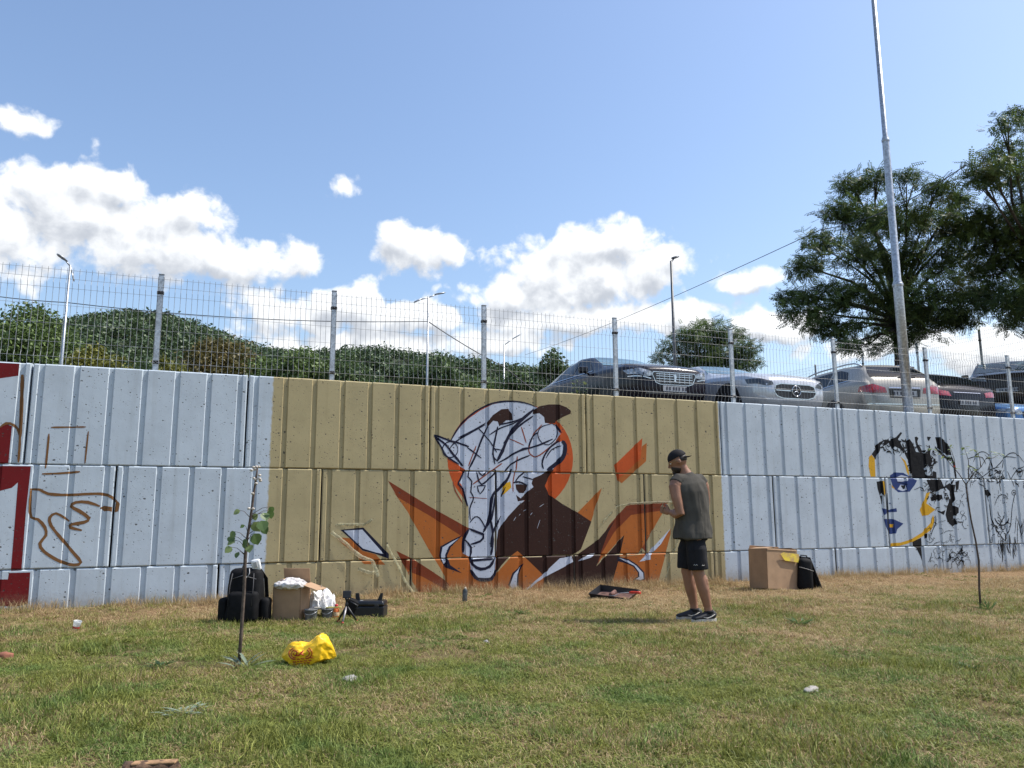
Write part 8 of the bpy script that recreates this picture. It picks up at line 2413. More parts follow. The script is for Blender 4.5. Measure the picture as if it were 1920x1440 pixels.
tube(bm, [(-0.07, 0.05, 0.55), (-0.05, 0.05, 0.61), (0.05, 0.05, 0.61), (0.07, 0.05, 0.55)], [(0.014, 0.006)] * 4, 8)
obj('grab_handle', bm, MAT_NYLON, bp)
bm = bmesh.new()
tube(bm, [(-0.13, -0.095, 0.46), (0.0, -0.118, 0.50), (0.13, -0.095, 0.46)], 0.004, 5)
obj('zip', bm, mat('zip_grey', (0.10, 0.10, 0.11), 0.4), bp)

MAT_WHITEPL = mat('white_plastic', (0.80, 0.80, 0.79), 0.35, var=0.06)
dv = thing('white_case', 'small white plastic case with cord resting on top of the black backpack', 'case', (0.585, -1.80, gh(0.5, -1.74) + 0.535), FACE)
bm = bmesh.new()
box(bm, (0, 0, 0.055), (0.095, 0.045, 0.12), (R(14), R(-10), 0), 0.02, seg=3)
obj('shell', bm, MAT_WHITEPL, dv, True)
bm = bmesh.new()
box(bm, (0.0, -0.032, 0.06), (0.04, 0.012, 0.06), (R(14), R(-10), 0), 0.005, seg=2)
obj('clip', bm, mat('grey_plastic', (0.45, 0.45, 0.46), 0.4), dv)
bm = bmesh.new()
tube(bm, [(-0.04, -0.02, 0.05), (-0.09, -0.03, 0.06), (-0.11, -0.06, 0.0), (-0.06, -0.10, -0.07), (-0.03, -0.11, -0.02), (-0.05, -0.06, 0.02)], 0.004, 5)
obj('cord', bm, mat('pale_cord', (0.5, 0.5, 0.5), 0.6), dv)


# ---- cardboard boxes
def sheet(bm, a, b, c, d, th=0.006, mi=0):
    """cardboard wall: four corners in order, given a little thickness"""
    a, b, c, d = map(Vector, (a, b, c, d))
    n = (b - a).cross(d - a).normalized() * th
    lo_ = [bm.verts.new(v) for v in (a, b, c, d)]
    hi_ = [bm.verts.new(v + n) for v in (a, b, c, d)]
    bm.faces.new(lo_[::-1]); bm.faces.new(hi_)
    for k in range(4):
        j = (k + 1) % 4
        bm.faces.new((lo_[k], lo_[j], hi_[j], hi_[k]))


def carton(label, loc, rz, sx, sy, sz, flaps, tilt=(0, 0)):
    t = thing('cardboard_box', label, 'box', loc, rz)
    t.rotation_euler = (tilt[0], tilt[1], rz)
    x, y = sx / 2, sy / 2
    w_ = [((-x, -y), (x, -y)), ((x, -y), (x, y)), ((x, y), (-x, y)), ((-x, y), (-x, -y))]
    for i, (p, q) in enumerate(w_):
        bm = bmesh.new()
        sheet(bm, (*p, 0), (*q, 0), (*q, sz), (*p, sz), -0.006)
        obj('side_panel', bm, MAT_CARD, t)
        fl = flaps[i]
        if fl is None:
            continue
        L_, ang_ = fl
        out_ = Vector(((q[1] - p[1]), -(q[0] - p[0]), 0)).normalized()
        d = (out_ * math.sin(ang_) + Z3 * math.cos(ang_)) * L_
        e = (Vector((*q, 0)) - Vector((*p, 0))) * 0.02
        bm = bmesh.new()
        pz, qz = Vector((*p, sz + .001)) + e, Vector((*q, sz + .001)) - e
        sheet(bm, pz, qz, qz + d, pz + d, -0.005)
        obj('flap', bm, MAT_CARD_IN, t)
    bm = bmesh.new()
    sheet(bm, (-x + .007, -y + .007, 0.003), (x - .007, -y + .007, 0.003), (x - .007, y - .007, 0.003), (-x + .007, y - .007, 0.003), 0.004)
    obj('bottom', bm, MAT_CARD, t)
    return t


cb = carton('open cardboard box with a crumpled cloth inside, beside the backpack', at_ground(0.97, -1.72, 0.0), FACE - R(10), 0.31, 0.26, 0.375,
            [(0.03, R(165)), (0.19, R(108)), (0.16, R(-14)), (0.12, R(-60))])
bm = bmesh.new()
lump(bm, (0, 0, 0.0), (0.13, 0.11, 0.055), 3.1, 0.55, 4, 2.6)
for q in range(3):
    lump(bm, (-0.08 + 0.08 * q, -0.09 - 0.02 * (q % 2), -0.01), (0.07, 0.06, 0.035), 7.0 + q, 0.6, 3, 2.8)
rag = put('paint_rag', bake(bm, 0.007, 2, 0.4), mat('stained_white_cloth', (0.66, 0.62, 0.60), 0.9, var=0.3, scale=14, bmp=0.4, bscale=40, bdist=0.006), None)
rag.location = (0.955, -1.765, gh(0.97, -1.72) + 0.375)
rag.rotation_euler = (R(-4), 0, FACE)
tag(rag, 'crumpled stained white rag spilling out of the open cardboard box', 'rag')

# ---- white carrier bag, paint pots, bottle
bm = bmesh.new()
lump(bm, (0, 0, 0.10), (0.15, 0.10, 0.125), 5.2, 0.42, 5, 2.2, flat=0.01)
for v in bm.verts:
    if v.co.z > 0.15:
        v.co.z += 0.10 * max(0, mnoise.noise(Vector((v.co.x * 22, v.co.y * 20, 2)))) + 0.02
wb = tag(obj('carrier_bag', bm, mat('white_film', (0.82, 0.80, 0.79), 0.4, var=0.12, scale=10, bmp=0.6, bscale=18, bdist=0.012, trans=0.0)), 'crumpled white plastic bag behind the paint pots', 'bag')
wb.location = at_ground(1.27, -1.66, -0.005)
wb.rotation_euler.z = FACE


def pot(label, x, y, h, r, stick=False):
    t = thing('paint_pot', label, 'paint pot', at_ground(x, y, 0), FACE, 'grey paint pots by the white bag')
    bm = bmesh.new()
    lathe(bm, [(0, 0.004), (r * .86, 0), (r * .88, 0.01), (r, h - 0.012), (r * 1.06, h - 0.01), (r * 1.06, h), (r * .97, h), (r * .9, h - 0.05), (0, h - 0.05)], seg=20)
    obj('tub', bm, mat('grey_tub_plastic', (0.16, 0.165, 0.17), 0.5, var=0.3, scale=20), t)
    bm = bmesh.new()
    tube(bm, [(r * 1.05 * math.cos(R(a)), r * 1.05 * math.sin(R(a)) - 0.012, h - 0.02 - 0.03 * math.sin(R((a + 180) % 360)) ** 2) for a in range(180, 361, 15)], 0.0025, 5)
    obj('bail_handle', bm, MAT_GALV, t)
    return t


pot('left grey paint pot with dried drips, in front of the white bag', 1.15, -1.90, 0.125, 0.066)
pot('right grey paint pot with a brush laid across its rim', 1.33, -1.83, 0.115, 0.062)
pb = thing('paint_brush', 'paint brush lying across the right grey pot, handle pointing right', 'brush', (1.33, -1.84, gh(1.33, -1.83) + 0.124), FACE)
bm = bmesh.new()
tube(bm, [(-0.02, 0, 0), (0.03, 0, 0.002), (0.12, 0, 0.004), (0.15, 0, 0.002)], [0.008, 0.009, 0.006, 0.008], 8)
obj('handle', bm, mat('yellow_handle', (0.62, 0.55, 0.16), 0.4), pb)
bm = bmesh.new()
box(bm, (-0.10, 0, 0.0), (0.08, 0.045, 0.014), bev=0.004)
obj('bristles', bm, mat('pale_bristles', (0.45, 0.42, 0.36), 0.9, bmp=0.5, bscale=200), pb)
bm = bmesh.new()
box(bm, (-0.04, 0, 0.001), (0.045, 0.047, 0.018), bev=0.003)
obj('ferrule', bm, MAT_GALV, pb)
sr = tag(None or obj('mixing_stick', (lambda b_: (tube(b_, [(0, 0, 0), (-0.035, 0.02, 0.18), (-0.065, 0.03, 0.30)], [(0.008, 0.003)] * 3, 6), b_)[1])(bmesh.new()), mat('grey_wood', (0.30, 0.27, 0.23), 0.8)), 'thin wooden mixing stick leaning out of the right paint pot', 'stick')
sr.location = (1.325, -1.83, gh(1.33, -1.83) + 0.06)
bo = thing('spray_bottle', 'small orange bottle with a red cap left of the tripod', 'bottle', at_ground(1.42, -1.86), FACE)
bm = bmesh.new()
lathe(bm, [(0, 0), (0.030, 0.002), (0.033, 0.02), (0.033, 0.09), (0.026, 0.11), (0.014, 0.12), (0.014, 0.13), (0, 0.13)], seg=16)
obj('bottle_body', bm, mat('orange_plastic', (0.75, 0.17, 0.03), 0.4, var=0.3, scale=30), bo)
bm = bmesh.new()
lathe(bm, [(0, 0.13), (0.017, 0.128), (0.017, 0.155), (0, 0.157)], seg=12)
obj('cap', bm, mat('red_plastic', (0.55, 0.02, 0.03), 0.4), bo)
bm = bmesh.new()
lathe(bm, [(0.0336, 0.035), (0.0338, 0.036), (0.0338, 0.075), (0.0336, 0.076)], seg=16)
obj('sticker', bm, mat('cream_label', (0.7, 0.5, 0.3), 0.6, var=0.5, scale=60), bo)

# ---- table tripod
tr_ = thing('tripod', 'small black table tripod with red-tipped legs standing on the grass', 'tripod', at_ground(1.47, -2.20, 0.0), FACE)
bm = bmesh.new()
lathe(bm, [(0, 0.15), (0.016, 0.15), (0.018, 0.19), (0.014, 0.20), (0.014, 0.23), (0.022, 0.235), (0.022, 0.25), (0, 0.25)], seg=14)
obj('column', bm, MAT_BLACKPL, tr_)
bm = bmesh.new()
box(bm, (0, 0.0, 0.285), (0.085, 0.03, 0.075), (R(-8), 0, R(8)), 0.006)
obj('phone_clamp', bm, MAT_BLACKPL, tr_)
for a in (262, 20, 150):
    e = Vector((math.cos(R(a)) * 0.115, math.sin(R(a)) * 0.115, 0.0))
    bm = bmesh.new()
    tube(bm, [(0, 0, 0.175), e * 0.55 + Z3 * 0.08, e * 0.93 + Z3 * 0.016], [0.010, 0.011, 0.009], 8)
    lg = obj('leg', bm, MAT_BLACKPL if a != 262 else mat('grey_leg', (0.30, 0.28, 0.28), 0.4, 0.3), tr_)
    bm = bmesh.new()
    tube(bm, [e * 0.90 + Z3 * 0.02, e + Z3 * 0.004], [0.012, 0.013], 8)
    obj('foot', bm, mat('red_rubber', (0.45, 0.02, 0.03), 0.6), lg)
bm = bmesh.new()
tube(bm, [(0.02, 0, 0.22), (0.07, -0.02, 0.20), (0.12, -0.03, 0.17)], [0.006, 0.006, 0.010], 8)
obj('pan_handle', bm, MAT_BLACKPL, tr_)

# ---- toolbox
tb = thing('toolbox', 'black plastic toolbox with upright handle posts, right of the tripod', 'toolbox', at_ground(1.77, -1.84, 0.0), FACE + R(-4))
bm = bmesh.new()
box(bm, (0, 0, 0.065), (0.37, 0.20, 0.12), bev=0.012, seg=2, taper=1.03)
obj('tray_body', bm, MAT_BLACKPL, tb)
bm = bmesh.new()
box(bm, (0, 0, 0.155), (0.39, 0.215, 0.055), bev=0.02, seg=3, taper=0.93)
obj('lid', bm, mat('black_plastic_glossy', (0.014, 0.014, 0.016), 0.28), tb, True)
for s in (-1, 1):
    bm = bmesh.new()
    M_ = xf((s * 0.12 - 0.025, 0.012, 0.18), (R(90), 0, 0))
    prism(bm, [(0, 0), (0.05, 0), (0.062 if s > 0 else 0.035, 0.075), (0.035 if s > 0 else 0.0, 0.075)], 0.024, M_)
    obj('handle_post', bm, MAT_BLACKPL, tb)
    bm = bmesh.new()
    box(bm, (s * 0.11, -0.108, 0.122), (0.045, 0.012, 0.045), bev=0.003)
    obj('latch', bm, MAT_BLACKPL, tb)
bm = bmesh.new()
box(bm, (-0.06, -0.07, 0.1835), (0.03, 0.014, 0.002))
obj('sticker', bm, MAT_WHITEPL, tb)
tc_ = tag(obj('tool_case', (lambda b_: (box(b_, (0, 0, 0.10), (0.12, 0.10, 0.19), (R(6), R(24), 0), 0.02, seg=2), b_)[1])(bmesh.new()), MAT_NYLON), 'small dark tool pouch between the tripod and the toolbox', 'pouch')
tc_.location = at_ground(1.585, -1.83)
tc_.rotation_euler.z = FACE

# ---- yellow bag on the grass
MAT_YEL = mat('yellow_film', (0.86, 0.52, 0.015), 0.34, var=0.10, scale=8, bmp=0.5, bscale=13, bdist=0.012)
bm = bmesh.new()
r = bmesh.ops.create_icosphere(bm, subdivisions=5, radius=1.0)
ry = random.Random(31)
creases = [(Vector((ry.gauss(0, 1), ry.gauss(-.2, 1), ry.gauss(0.2, .8))).normalized(), ry.uniform(0.74, 0.97)) for _ in range(40)]
TOPX, TOPZ = [-0.22, -0.17, -0.12, -0.06, -0.01, 0.04, 0.09, 0.14, 0.18, 0.22], [0.08, 0.15, 0.18, 0.17, 0.155, 0.19, 0.235, 0.225, 0.18, 0.10]
for v in bm.verts:
    d = v.co.normalized()
    # taut film between creases: the skin is the nearest of many facets
    k = min(h / d.dot(n) if d.dot(n) > 0.3 else 9 for n, h in creases + [(d, 1.0)])
    p = Vector((d.x * 0.215, d.y * 0.15, d.z)) * k
    p.x += 0.012 * mnoise.noise(d * 3.1)
    hz_ = float(np.interp(p.x, TOPX, TOPZ))
    p.z = max(0.0, 0.5 + 0.62 * p.z) * hz_ * (1 + 0.10 * mnoise.noise(d * 4.3))
    v.co = p
bvy = BVHTree.FromBMesh(bm)
yb = obj('shopping_bag', bm, MAT_YEL, None, False)
yb.location = at_ground(0.815, -4.36, -0.005)
yb.rotation_euler.z = FACE
tag(yb, 'crumpled yellow plastic shopping bag with red print on the grass', 'bag')
MAT_REDPRINT = mat('red_print', (0.50, 0.05, 0.015), 0.4)


def print_on(pts, w):
    bm = bmesh.new()
    P = []
    for x, z in pts:
        h = bvy.ray_cast(Vector((x, -1, z)), Vector((0, 1, 0)))
        if h[0] is not None:
            P.append(h[0] + Vector((0, -0.003, 0.001)))
    if len(P) > 2:
        tube(bm, P, [(w, 0.0012)] * len(P), 6, up=(0, -1, 0.3))
        obj('printed_line', bm, MAT_REDPRINT, yb)
    else:
        bm.free()


for (cx, cz, r0, a0, a1) in ((-0.06, 0.100, 0.050, 120, 260), (-0.06, 0.100, 0.034, 110, 270), (0.00, 0.105, 0.050, -70, 60), (0.00, 0.105, 0.034, -70, 60)):
    print_on([(cx + r0 * 1.2 * math.cos(R(a0 + (a1 - a0) * k / 12)), cz + r0 * .8 * math.sin(R(a0 + (a1 - a0) * k / 12))) for k in range(13)], 0.0042)
print_on([(-0.08, 0.095), (-0.065, 0.12), (-0.05, 0.115), (-0.055, 0.095), (-0.07, 0.09), (-0.04, 0.088), (-0.02, 0.11), (-0.008, 0.122), (-0.02, 0.10), (0.0, 0.095)], 0.006)
rdp = random.Random(5)
for row_z in (0.068, 0.050, 0.034):
    x = -0.085
    while x < 0.05:
        L_ = rdp.uniform(0.012, 0.028)
        print_on([(x + L_ * k / 5, row_z + 0.004 * math.sin(k * 2.3) + x * 0.1) for k in range(6)], 0.0034)
        x += L_ + 0.008

# ---- paint tray with roller
ty = thing('paint_tray', 'black paint roller tray tilted on the dry grass below the mural', 'paint tray', at_ground(5.22, -1.05, 0.015), FACE + R(-30))
ty.rotation_euler = (R(14), R(4), FACE + R(-32))
bm = bmesh.new()
x, y = 0.26, 0.16
for pts in (((-x, -y, 0.0), (x, -y, 0.03), (x, y, 0.03), (-x, y, 0.0)),):
    sheet(bm, *pts, th=0.004)
obj('tray_floor', bm, mat('paint_crusted_plastic', (0.05, 0.032, 0.028), 0.45, var=0.6, scale=14, col2=(0.20, 0.11, 0.09)), ty)
for a, b_ in (((-x, -y), (x, -y)), ((x, -y), (x, y)), ((x, y), (-x, y)), ((-x, y), (-x, -y))):
    za, zb = (0.03 if a[0] > 0 else 0.0), (0.03 if b_[0] > 0 else 0.0)
    bm = bmesh.new()
    sheet(bm, (*a, za), (*b_, zb), (b_[0] * 1.1, b_[1] * 1.12, 0.085), (a[0] * 1.1, a[1] * 1.12, 0.085), 0.004)
    obj('tray_wall', bm, MAT_BLACKPL, ty)
ro = thing('paint_roller', 'paint roller with red handle lying in the black tray', 'paint roller', at_ground(5.26, -1.13, 0.075), FACE + R(-30))
ro.rotation_euler = (R(14), R(-2), FACE + R(-34))
bm = bmesh.new()
tube(bm, [(-0.10, 0.06, 0.0), (-0.10, -0.08, 0.0)], 0.028, 12)
obj('sleeve', bm, mat('brown_paint_fleece', (0.20, 0.10, 0.08), 0.9, var=0.4, bmp=0.6, bscale=90), ro)
bm = bmesh.new()
tube(bm, [(-0.10, 0.0, 0.0), (-0.10, -0.11, 0.0), (-0.03, -0.11, 0.005), (0.02, -0.02, 0.01), (0.16, -0.02, 0.02)], 0.005, 6)
obj('wire_frame', bm, MAT_GALV, ro)
bm = bmesh.new()
tube(bm, [(0.15, -0.02, 0.02), (0.18, -0.02, 0.022), (0.26, -0.02, 0.022), (0.31, -0.02, 0.018)], [0.012, 0.017, 0.015, 0.018], 10)
obj('handle', bm, mat('red_handle', (0.62, 0.04, 0.02), 0.35), ro)

# ---- right-hand box, bag and panel
cb2 = carton('large tilted cardboard box with a yellow mark against the pale wall', at_ground(7.84, -1.06, 0.02), FACE + R(27), 0.60, 0.36, 0.56,
             [(0.02, R(170)), (0.10, R(-75)), (0.05, R(-20)), (0.14, R(-80))], (R(-3), R(4)))
bm = bmesh.new()
prism(bm, [(0.02, 0.40), (0.30, 0.38), (0.31, 0.50), (0.0, 0.515), (-0.06, 0.49)], 0.0015, xf((0, -0.2085, 0), (R(90), 0, 0)))
obj('yellow_mark', bm, mat('yellow_spray', (0.62, 0.47, 0.03), 0.6, var=0.5, scale=12, col2=(0.45, 0.28, 0.12)), cb2)
bk = thing('bag', 'black soft bag with a pale strap right of the tilted cardboard box', 'bag', at_ground(8.27, -1.22, 0.0), FACE)
bm = bmesh.new()
box(bm, (0, 0, 0.23), (0.24, 0.20, 0.46), (0, R(3), 0), 0.06, seg=3, taper=0.8)
for v in bm.verts:
    v.co += v.co.normalized() * 0.02 * mnoise.noise(v.co * 9)
obj('bag_body', bm, MAT_NYLON, bk, True)
bm = bmesh.new()
tube(bm, [(-0.11, -0.10, 0.34), (0.0, -0.125, 0.31), (0.09, -0.11, 0.28)], [(0.010, 0.003)] * 3, 6)
obj('strap', bm, mat('pale_strap', (0.5, 0.48, 0.45), 0.7), bk)
bm = bmesh.new()
tube(bm, [(-0.05, 0.02, 0.44), (-0.03, 0.02, 0.50), (0.05, 0.02, 0.49), (0.07, 0.02, 0.43)], 0.010, 6)
obj('grab_handle', bm, MAT_NYLON, bk)
pn = thing('black_folder', 'flat black portfolio case leaning beside the black soft bag', 'portfolio', at_ground(8.50, -1.02, 0.0), FACE)
bm = bmesh.new()
box(bm, (0, 0, 0.24), (0.05, 0.34, 0.48), (0, R(-20), R(8)), 0.01)
obj('cover', bm, MAT_NYLON, pn)
bm = bmesh.new()
box(bm, (0.035, -0.02, 0.24), (0.006, 0.345, 0.485), (0, R(-20), R(8)), 0.0)
obj('edge_strip', bm, mat('grey_edge', (0.12, 0.12, 0.13), 0.4), pn)

# ---- spray can, cup, stones, log, brick
sc_ = thing('spray_can', 'small dark spray can standing in the dry grass below the animal mural', 'spray can', at_ground(3.17, -0.90, 0.0), FACE)
bm = bmesh.new()
lathe(bm, [(0, 0), (0.032, 0.0), (0.0325, 0.01), (0.0325, 0.15), (0.022, 0.165), (0.022, 0.17), (0, 0.17)], (0, 0, 0), (R(2), R(3), 0), 16)
obj('can', bm, mat('grey_can', (0.10, 0.105, 0.10), 0.35, 0.5, var=0.4, scale=25), sc_)
bm = bmesh.new()
lathe(bm, [(0, 0.165), (0.012, 0.165), (0.011, 0.19), (0, 0.192)], (0, 0, 0), (R(2), R(3), 0), 12)
obj('nozzle', bm, mat('cream_cap', (0.6, 0.52, 0.4), 0.5), sc_)
cu = thing('plastic_cup', 'clear plastic cup with a red band lying near the left end of the wall', 'cup', at_ground(-1.05, -1.80, 0.0), 0.3)
bm = bmesh.new()
lathe(bm, [(0, 0.0), (0.028, 0.0), (0.036, 0.09), (0.038, 0.10), (0.036, 0.10), (0.034, 0.09), (0.026, 0.004), (0, 0.004)], (0, 0, 0.0), (R(10), R(8), 0), 16)
obj('cup_wall', bm, mat('clear_plastic', (0.85, 0.87, 0.88), 0.2, alpha=0.55, spec=0.8), cu)
bm = bmesh.new()
lathe(bm, [(0.0315, 0.03), (0.0335, 0.05)], (0, 0, 0.0), (R(10), R(8), 0), 16)
obj('red_band', bm, mat('red_band', (0.5, 0.06, 0.05), 0.5), cu)


def stone(name, label, x, y, rad, seed, mt, cat='stone', group=None):
    bm = bmesh.new()
    lump(bm, (0, 0, 0), rad, seed, 0.3, 3, 1.6, ridged=False)
    o = obj(name, bm, mt, None, True)
    o.location = at_ground(x, y, rad[2] * 0.55)
    o.rotation_euler.z = seed
    return tag(o, label, cat, group)


MAT_STONE = mat('grey_stone', (0.33, 0.31, 0.29), 0.85, var=0.3, scale=20, bmp=0.5, bscale=40)
MAT_PALE = mat('pale_stone', (0.38, 0.35, 0.31), 0.85, var=0.2, scale=20, bmp=0.5, bscale=40)
stone('stone', 'pale flat stone in the grass below and right of the man', 3.66, -6.48, (0.075, 0.04, 0.022), 0.4, MAT_PALE)
stone('stone', 'grey stone in the grass right of the yellow bag', 1.00, -5.10, (0.075, 0.05, 0.030), 1.2, MAT_STONE)
stone('stone', 'small grey stone in the middle of the lawn', 2.36, -4.0, (0.028, 0.025, 0.022), 2.2, MAT_STONE)
stone('brick_fragment', 'reddish brick fragment at the left edge of the lawn', -1.38, -3.14, (0.07, 0.05, 0.045), 3.1, mat('brick_red', (0.26, 0.10, 0.06), 0.9, var=0.3, scale=16, bmp=0.5), 'brick')
lg = thing('log', 'short weathered log at the bottom edge of the picture', 'log', (-0.14, -6.69, gh(-.14, -6.69) + 0.025), R(-19))
bm = bmesh.new()
P = [(-0.115 + 0.023 * k, 0.004 * math.sin(k), 0.003 * math.cos(k * 1.7)) for k in range(11)]
rr_ = [0.040 + 0.004 * math.sin(k * 1.9) for k in range(11)]
tube(bm, P, rr_, 12)
obj('bark_piece', bm, mat('old_bark', (0.13, 0.075, 0.045), 0.95, var=0.4, scale=20, bmp=0.9, bscale=35, bdist=0.01), lg)
bm = bmesh.new()
box(bm, (0.02, 0, 0.036), (0.19, 0.045, 0.012), (0, R(-2), 0), 0.004)
obj('split_face', bm, mat('split_wood', (0.38, 0.22, 0.11), 0.85, var=0.3, scale=18, bmp=0.5), lg)

# ---- masking tape around the mural
MAT_TAPE_W = mat('thin_masking_tape', (0.50, 0.465, 0.28), 0.5, var=0.3, scale=20, alpha=0.40)
def tape(label, pts, w, drape=None):
    """strip laid on the blocks; where drape is given the end hangs free in front of the wall"""
    bm = bmesh.new()
    P = []
    for i, (u, z, dy) in enumerate(pts):
        ci, k, up, zp = block_at(u, z)
        P.append(Vector((u, face_y(ci, k, up, zp) - 0.012 - dy, z)))
    Q = []
    for a, b_ in zip(P, P[1:]):
        for k in range(5):
            Q.append(a.lerp(b_, k / 5) + Vector((0, -0.004 * rdp.random(), 0.004 * rdp.uniform(-1, 1))))
    Q.append(P[-1])
    tube(bm, Q, [(0.0008, w * rdp.uniform(0.8, 1.25)) for _ in Q], 6, up=(0.25, 0.05, 1))
    tag(obj('masking_tape', bm, MAT_TAPE_W), label, 'tape', 'masking tape stuck around the mural')


tape('pale tape strip above the small white painted diamond, its end curling up', [(1.60, 0.965, 0), (1.85, 0.975, 0), (2.05, 0.972, 0.01), (2.10, 1.0, 0.05), (2.14, 1.04, 0.07)], 0.022)
tape('long tape strip sagging below the small white painted diamond', [(1.62, 0.875, 0.01), (1.80, 0.74, 0.02), (2.00, 0.56, 0.03), (2.16, 0.50, 0.06), (2.22, 0.36, 0.09), (2.24, 0.29, 0.10)], 0.026)
tape('torn tape end fluttering under the small white painted diamond', [(1.98, 0.40, 0.02), (2.08, 0.36, 0.05), (2.16, 0.34, 0.05), (2.24, 0.35, 0.03)], 0.024)
tape('tape strip curving down to the grass left of the lower orange blade', [(2.36, 0.70, 0.03), (2.42, 0.60, 0.01), (2.53, 0.40, 0.02), (2.62, 0.22, 0.03), (2.72, 0.08, 0.02), (2.78, 0.04, 0.01)], 0.020)
tape('pale tape line above the right orange blade', [(5.62, 0.97, 0), (5.88, 1.20, 0.0), (6.1, 1.245, 0.0), (6.5, 1.262, 0.0), (6.95, 1.275, 0.0)], 0.018)
tape('pale tape line beside the man along the right orange blade', [(6.98, 0.86, 0.0), (6.86, 0.55, 0.0), (6.72, 0.25, 0.0), (6.63, 0.03, 0.0)], 0.018)

# ---- saplings
def leaf_poly(bm, c, d, n, L_, W_, mi=0, round_=False):
    d = d.normalized()
    s = d.cross(n).normalized()
    n = s.cross(d)
    prof = [(0, 0.05), (0.15, 0.75), (0.4, 1.0), (0.7, 0.75), (1.0, 0.0)] if round_ else [(0, 0.05), (0.3, 0.8), (0.6, 0.8), (1.0, 0.0)]
    mid = [bm.verts.new(c + d * (t * L_) - n * (0.12 * L_ * t * t)) for t, w in prof]
    le = [bm.verts.new(c + d * (t * L_) + s * (w * W_) + n * (0.05 * w * L_ - 0.12 * L_ * t * t)) for t, w in prof[:-1]]
    ri = [bm.verts.new(c + d * (t * L_) - s * (w * W_) + n * (0.05 * w * L_ - 0.12 * L_ * t * t)) for t, w in prof[:-1]]
    for k in range(len(prof) - 1):
        for sd in (le, ri):
            if k + 1 < len(sd):
                f = bm.faces.new((mid[k], mid[k + 1], sd[k + 1], sd[k]))
            else:
                f = bm.faces.new((mid[k], mid[k + 1], sd[k]))
            f.material_index = mi


def leaf_mat2(name, a, b_):
    m, nt, b2, out2 = new_mat(name)
    tcn = nt.nodes.new('ShaderNodeTexCoord')
    n = noise_node(nt, 12, 3, 0.6, tcn.outputs['Object'])
    c = mixc(nt, n.outputs[0], a, b_)
    nt.links.new(c, b2.inputs['Base Color'])
    b2.inputs['Roughness'].default_value = 0.45
    t_ = nt.nodes.new('ShaderNodeBsdfTranslucent')
    nt.links.new(c, t_.inputs['Color'])
    x_ = nt.nodes.new('ShaderNodeMixShader')
    x_.inputs[0].default_value = 0.35
    nt.links.new(b2.outputs[0], x_.inputs[1])
    nt.links.new(t_.outputs[0], x_.inputs[2])
    nt.links.new(x_.outputs[0], out2.inputs['Surface'])
    return m


MAT_SAPLEAF = leaf_mat2('sapling_leaf', (0.055, 0.105, 0.03), (0.16, 0.24, 0.075))
MAT_SAPLEAF2 = leaf_mat2('pale_sapling_leaf', (0.14, 0.20, 0.06), (0.30, 0.36, 0.14))
MAT_STEM = mat('sapling_bark', (0.10, 0.072, 0.055), 0.85, var=0.3, scale=30, bmp=0.5, bscale=80)
sp_ = thing('sapling', 'thin dark sapling with heart-shaped leaves in front of the backpack', 'sapling', at_ground(0.335, -4.22), FACE)
bm = bmesh.new()
stemP = [(0, 0, -0.05), (0.006, 0, 0.25), (0.012, 0, 0.55), (0.008, 0, 0.80), (0.018, 0, 0.95), (0.035, 0, 1.1), (0.048, 0, 1.25), (0.062, 0, 1.40), (0.072, 0, 1.48)]
tube(bm, stemP, [0.014, 0.0128, 0.012, 0.0125, 0.010, 0.0098, 0.009, 0.007, 0.0045], 10)
stem_o = obj('stem', bm, MAT_STEM, sp_)
SL = [(-0.075, 0.92, 0.055), (-0.10, 0.95, 0.05), (-0.06, 0.985, 0.05), (-0.085, 0.87, 0.05), (-0.05, 0.83, 0.04), (0.02, 0.93, 0.06), (0.045, 0.885, 0.055), (0.0, 0.905, 0.05), (0.085, 0.97, 0.075), (0.075, 1.055, 0.07), (0.135, 1.065, 0.075), (0.12, 1.02, 0.055),
      (0.06, 1.12, 0.045), (0.13, 1.125, 0.06), (0.165, 1.145, 0.055), (-0.055, 1.145, 0.045), (-0.02, 1.03, 0.03), (0.18, 1.17, 0.04)]
rl = random.Random(9)
for i, (x, z, s) in enumerate(SL):
    zc = max(0.8, z - 0.06)
    sx_ = np.interp(zc, [p[2] for p in stemP], [p[0] for p in stemP])
    e = Vector((x, rl.uniform(-0.06, 0.06), z))
    bm = bmesh.new()
    tube(bm, [(sx_, 0, zc), Vector((sx_, 0, zc)).lerp(e, 0.6) + Vector((0, 0, 0.015)), e], [0.003, 0.002, 0.0015], 5)
    d = Vector((rl.uniform(-.5, .5) + (0.4 if x > 0.03 else -0.4), rl.uniform(-.6, .3), rl.uniform(-1.0, -.3)))
    leaf_poly(bm, e, d, Vector((rl.uniform(-.4, .4), -0.7, 0.7)), s * 1.25, s * 0.62, 1, True)
    obj('leaf', bm, [MAT_STEM, MAT_SAPLEAF if i % 3 else MAT_SAPLEAF2], sp_, recalc=False)
for k in range(16):
    zz = 1.30 + 0.2 * rl.random() ** 0.6 if k < 13 else rl.uniform(1.0, 1.28)
    sx_ = np.interp(zz, [p[2] for p in stemP], [p[0] for p in stemP])
    bm = bmesh.new()
    lump(bm, (sx_ + rl.uniform(-.026, .034) * (1.5 if zz > 1.44 else 1), rl.uniform(-.02, .02), zz), (0.013, 0.012, 0.010), k * 1.3, 0.2, 2, 1.5, ridged=False)
    obj('snail_shell' if k < 15 else 'bud', bm, mat('pale_snail_shell', (0.58, 0.52, 0.45), 0.5, var=0.3, scale=90), sp_)

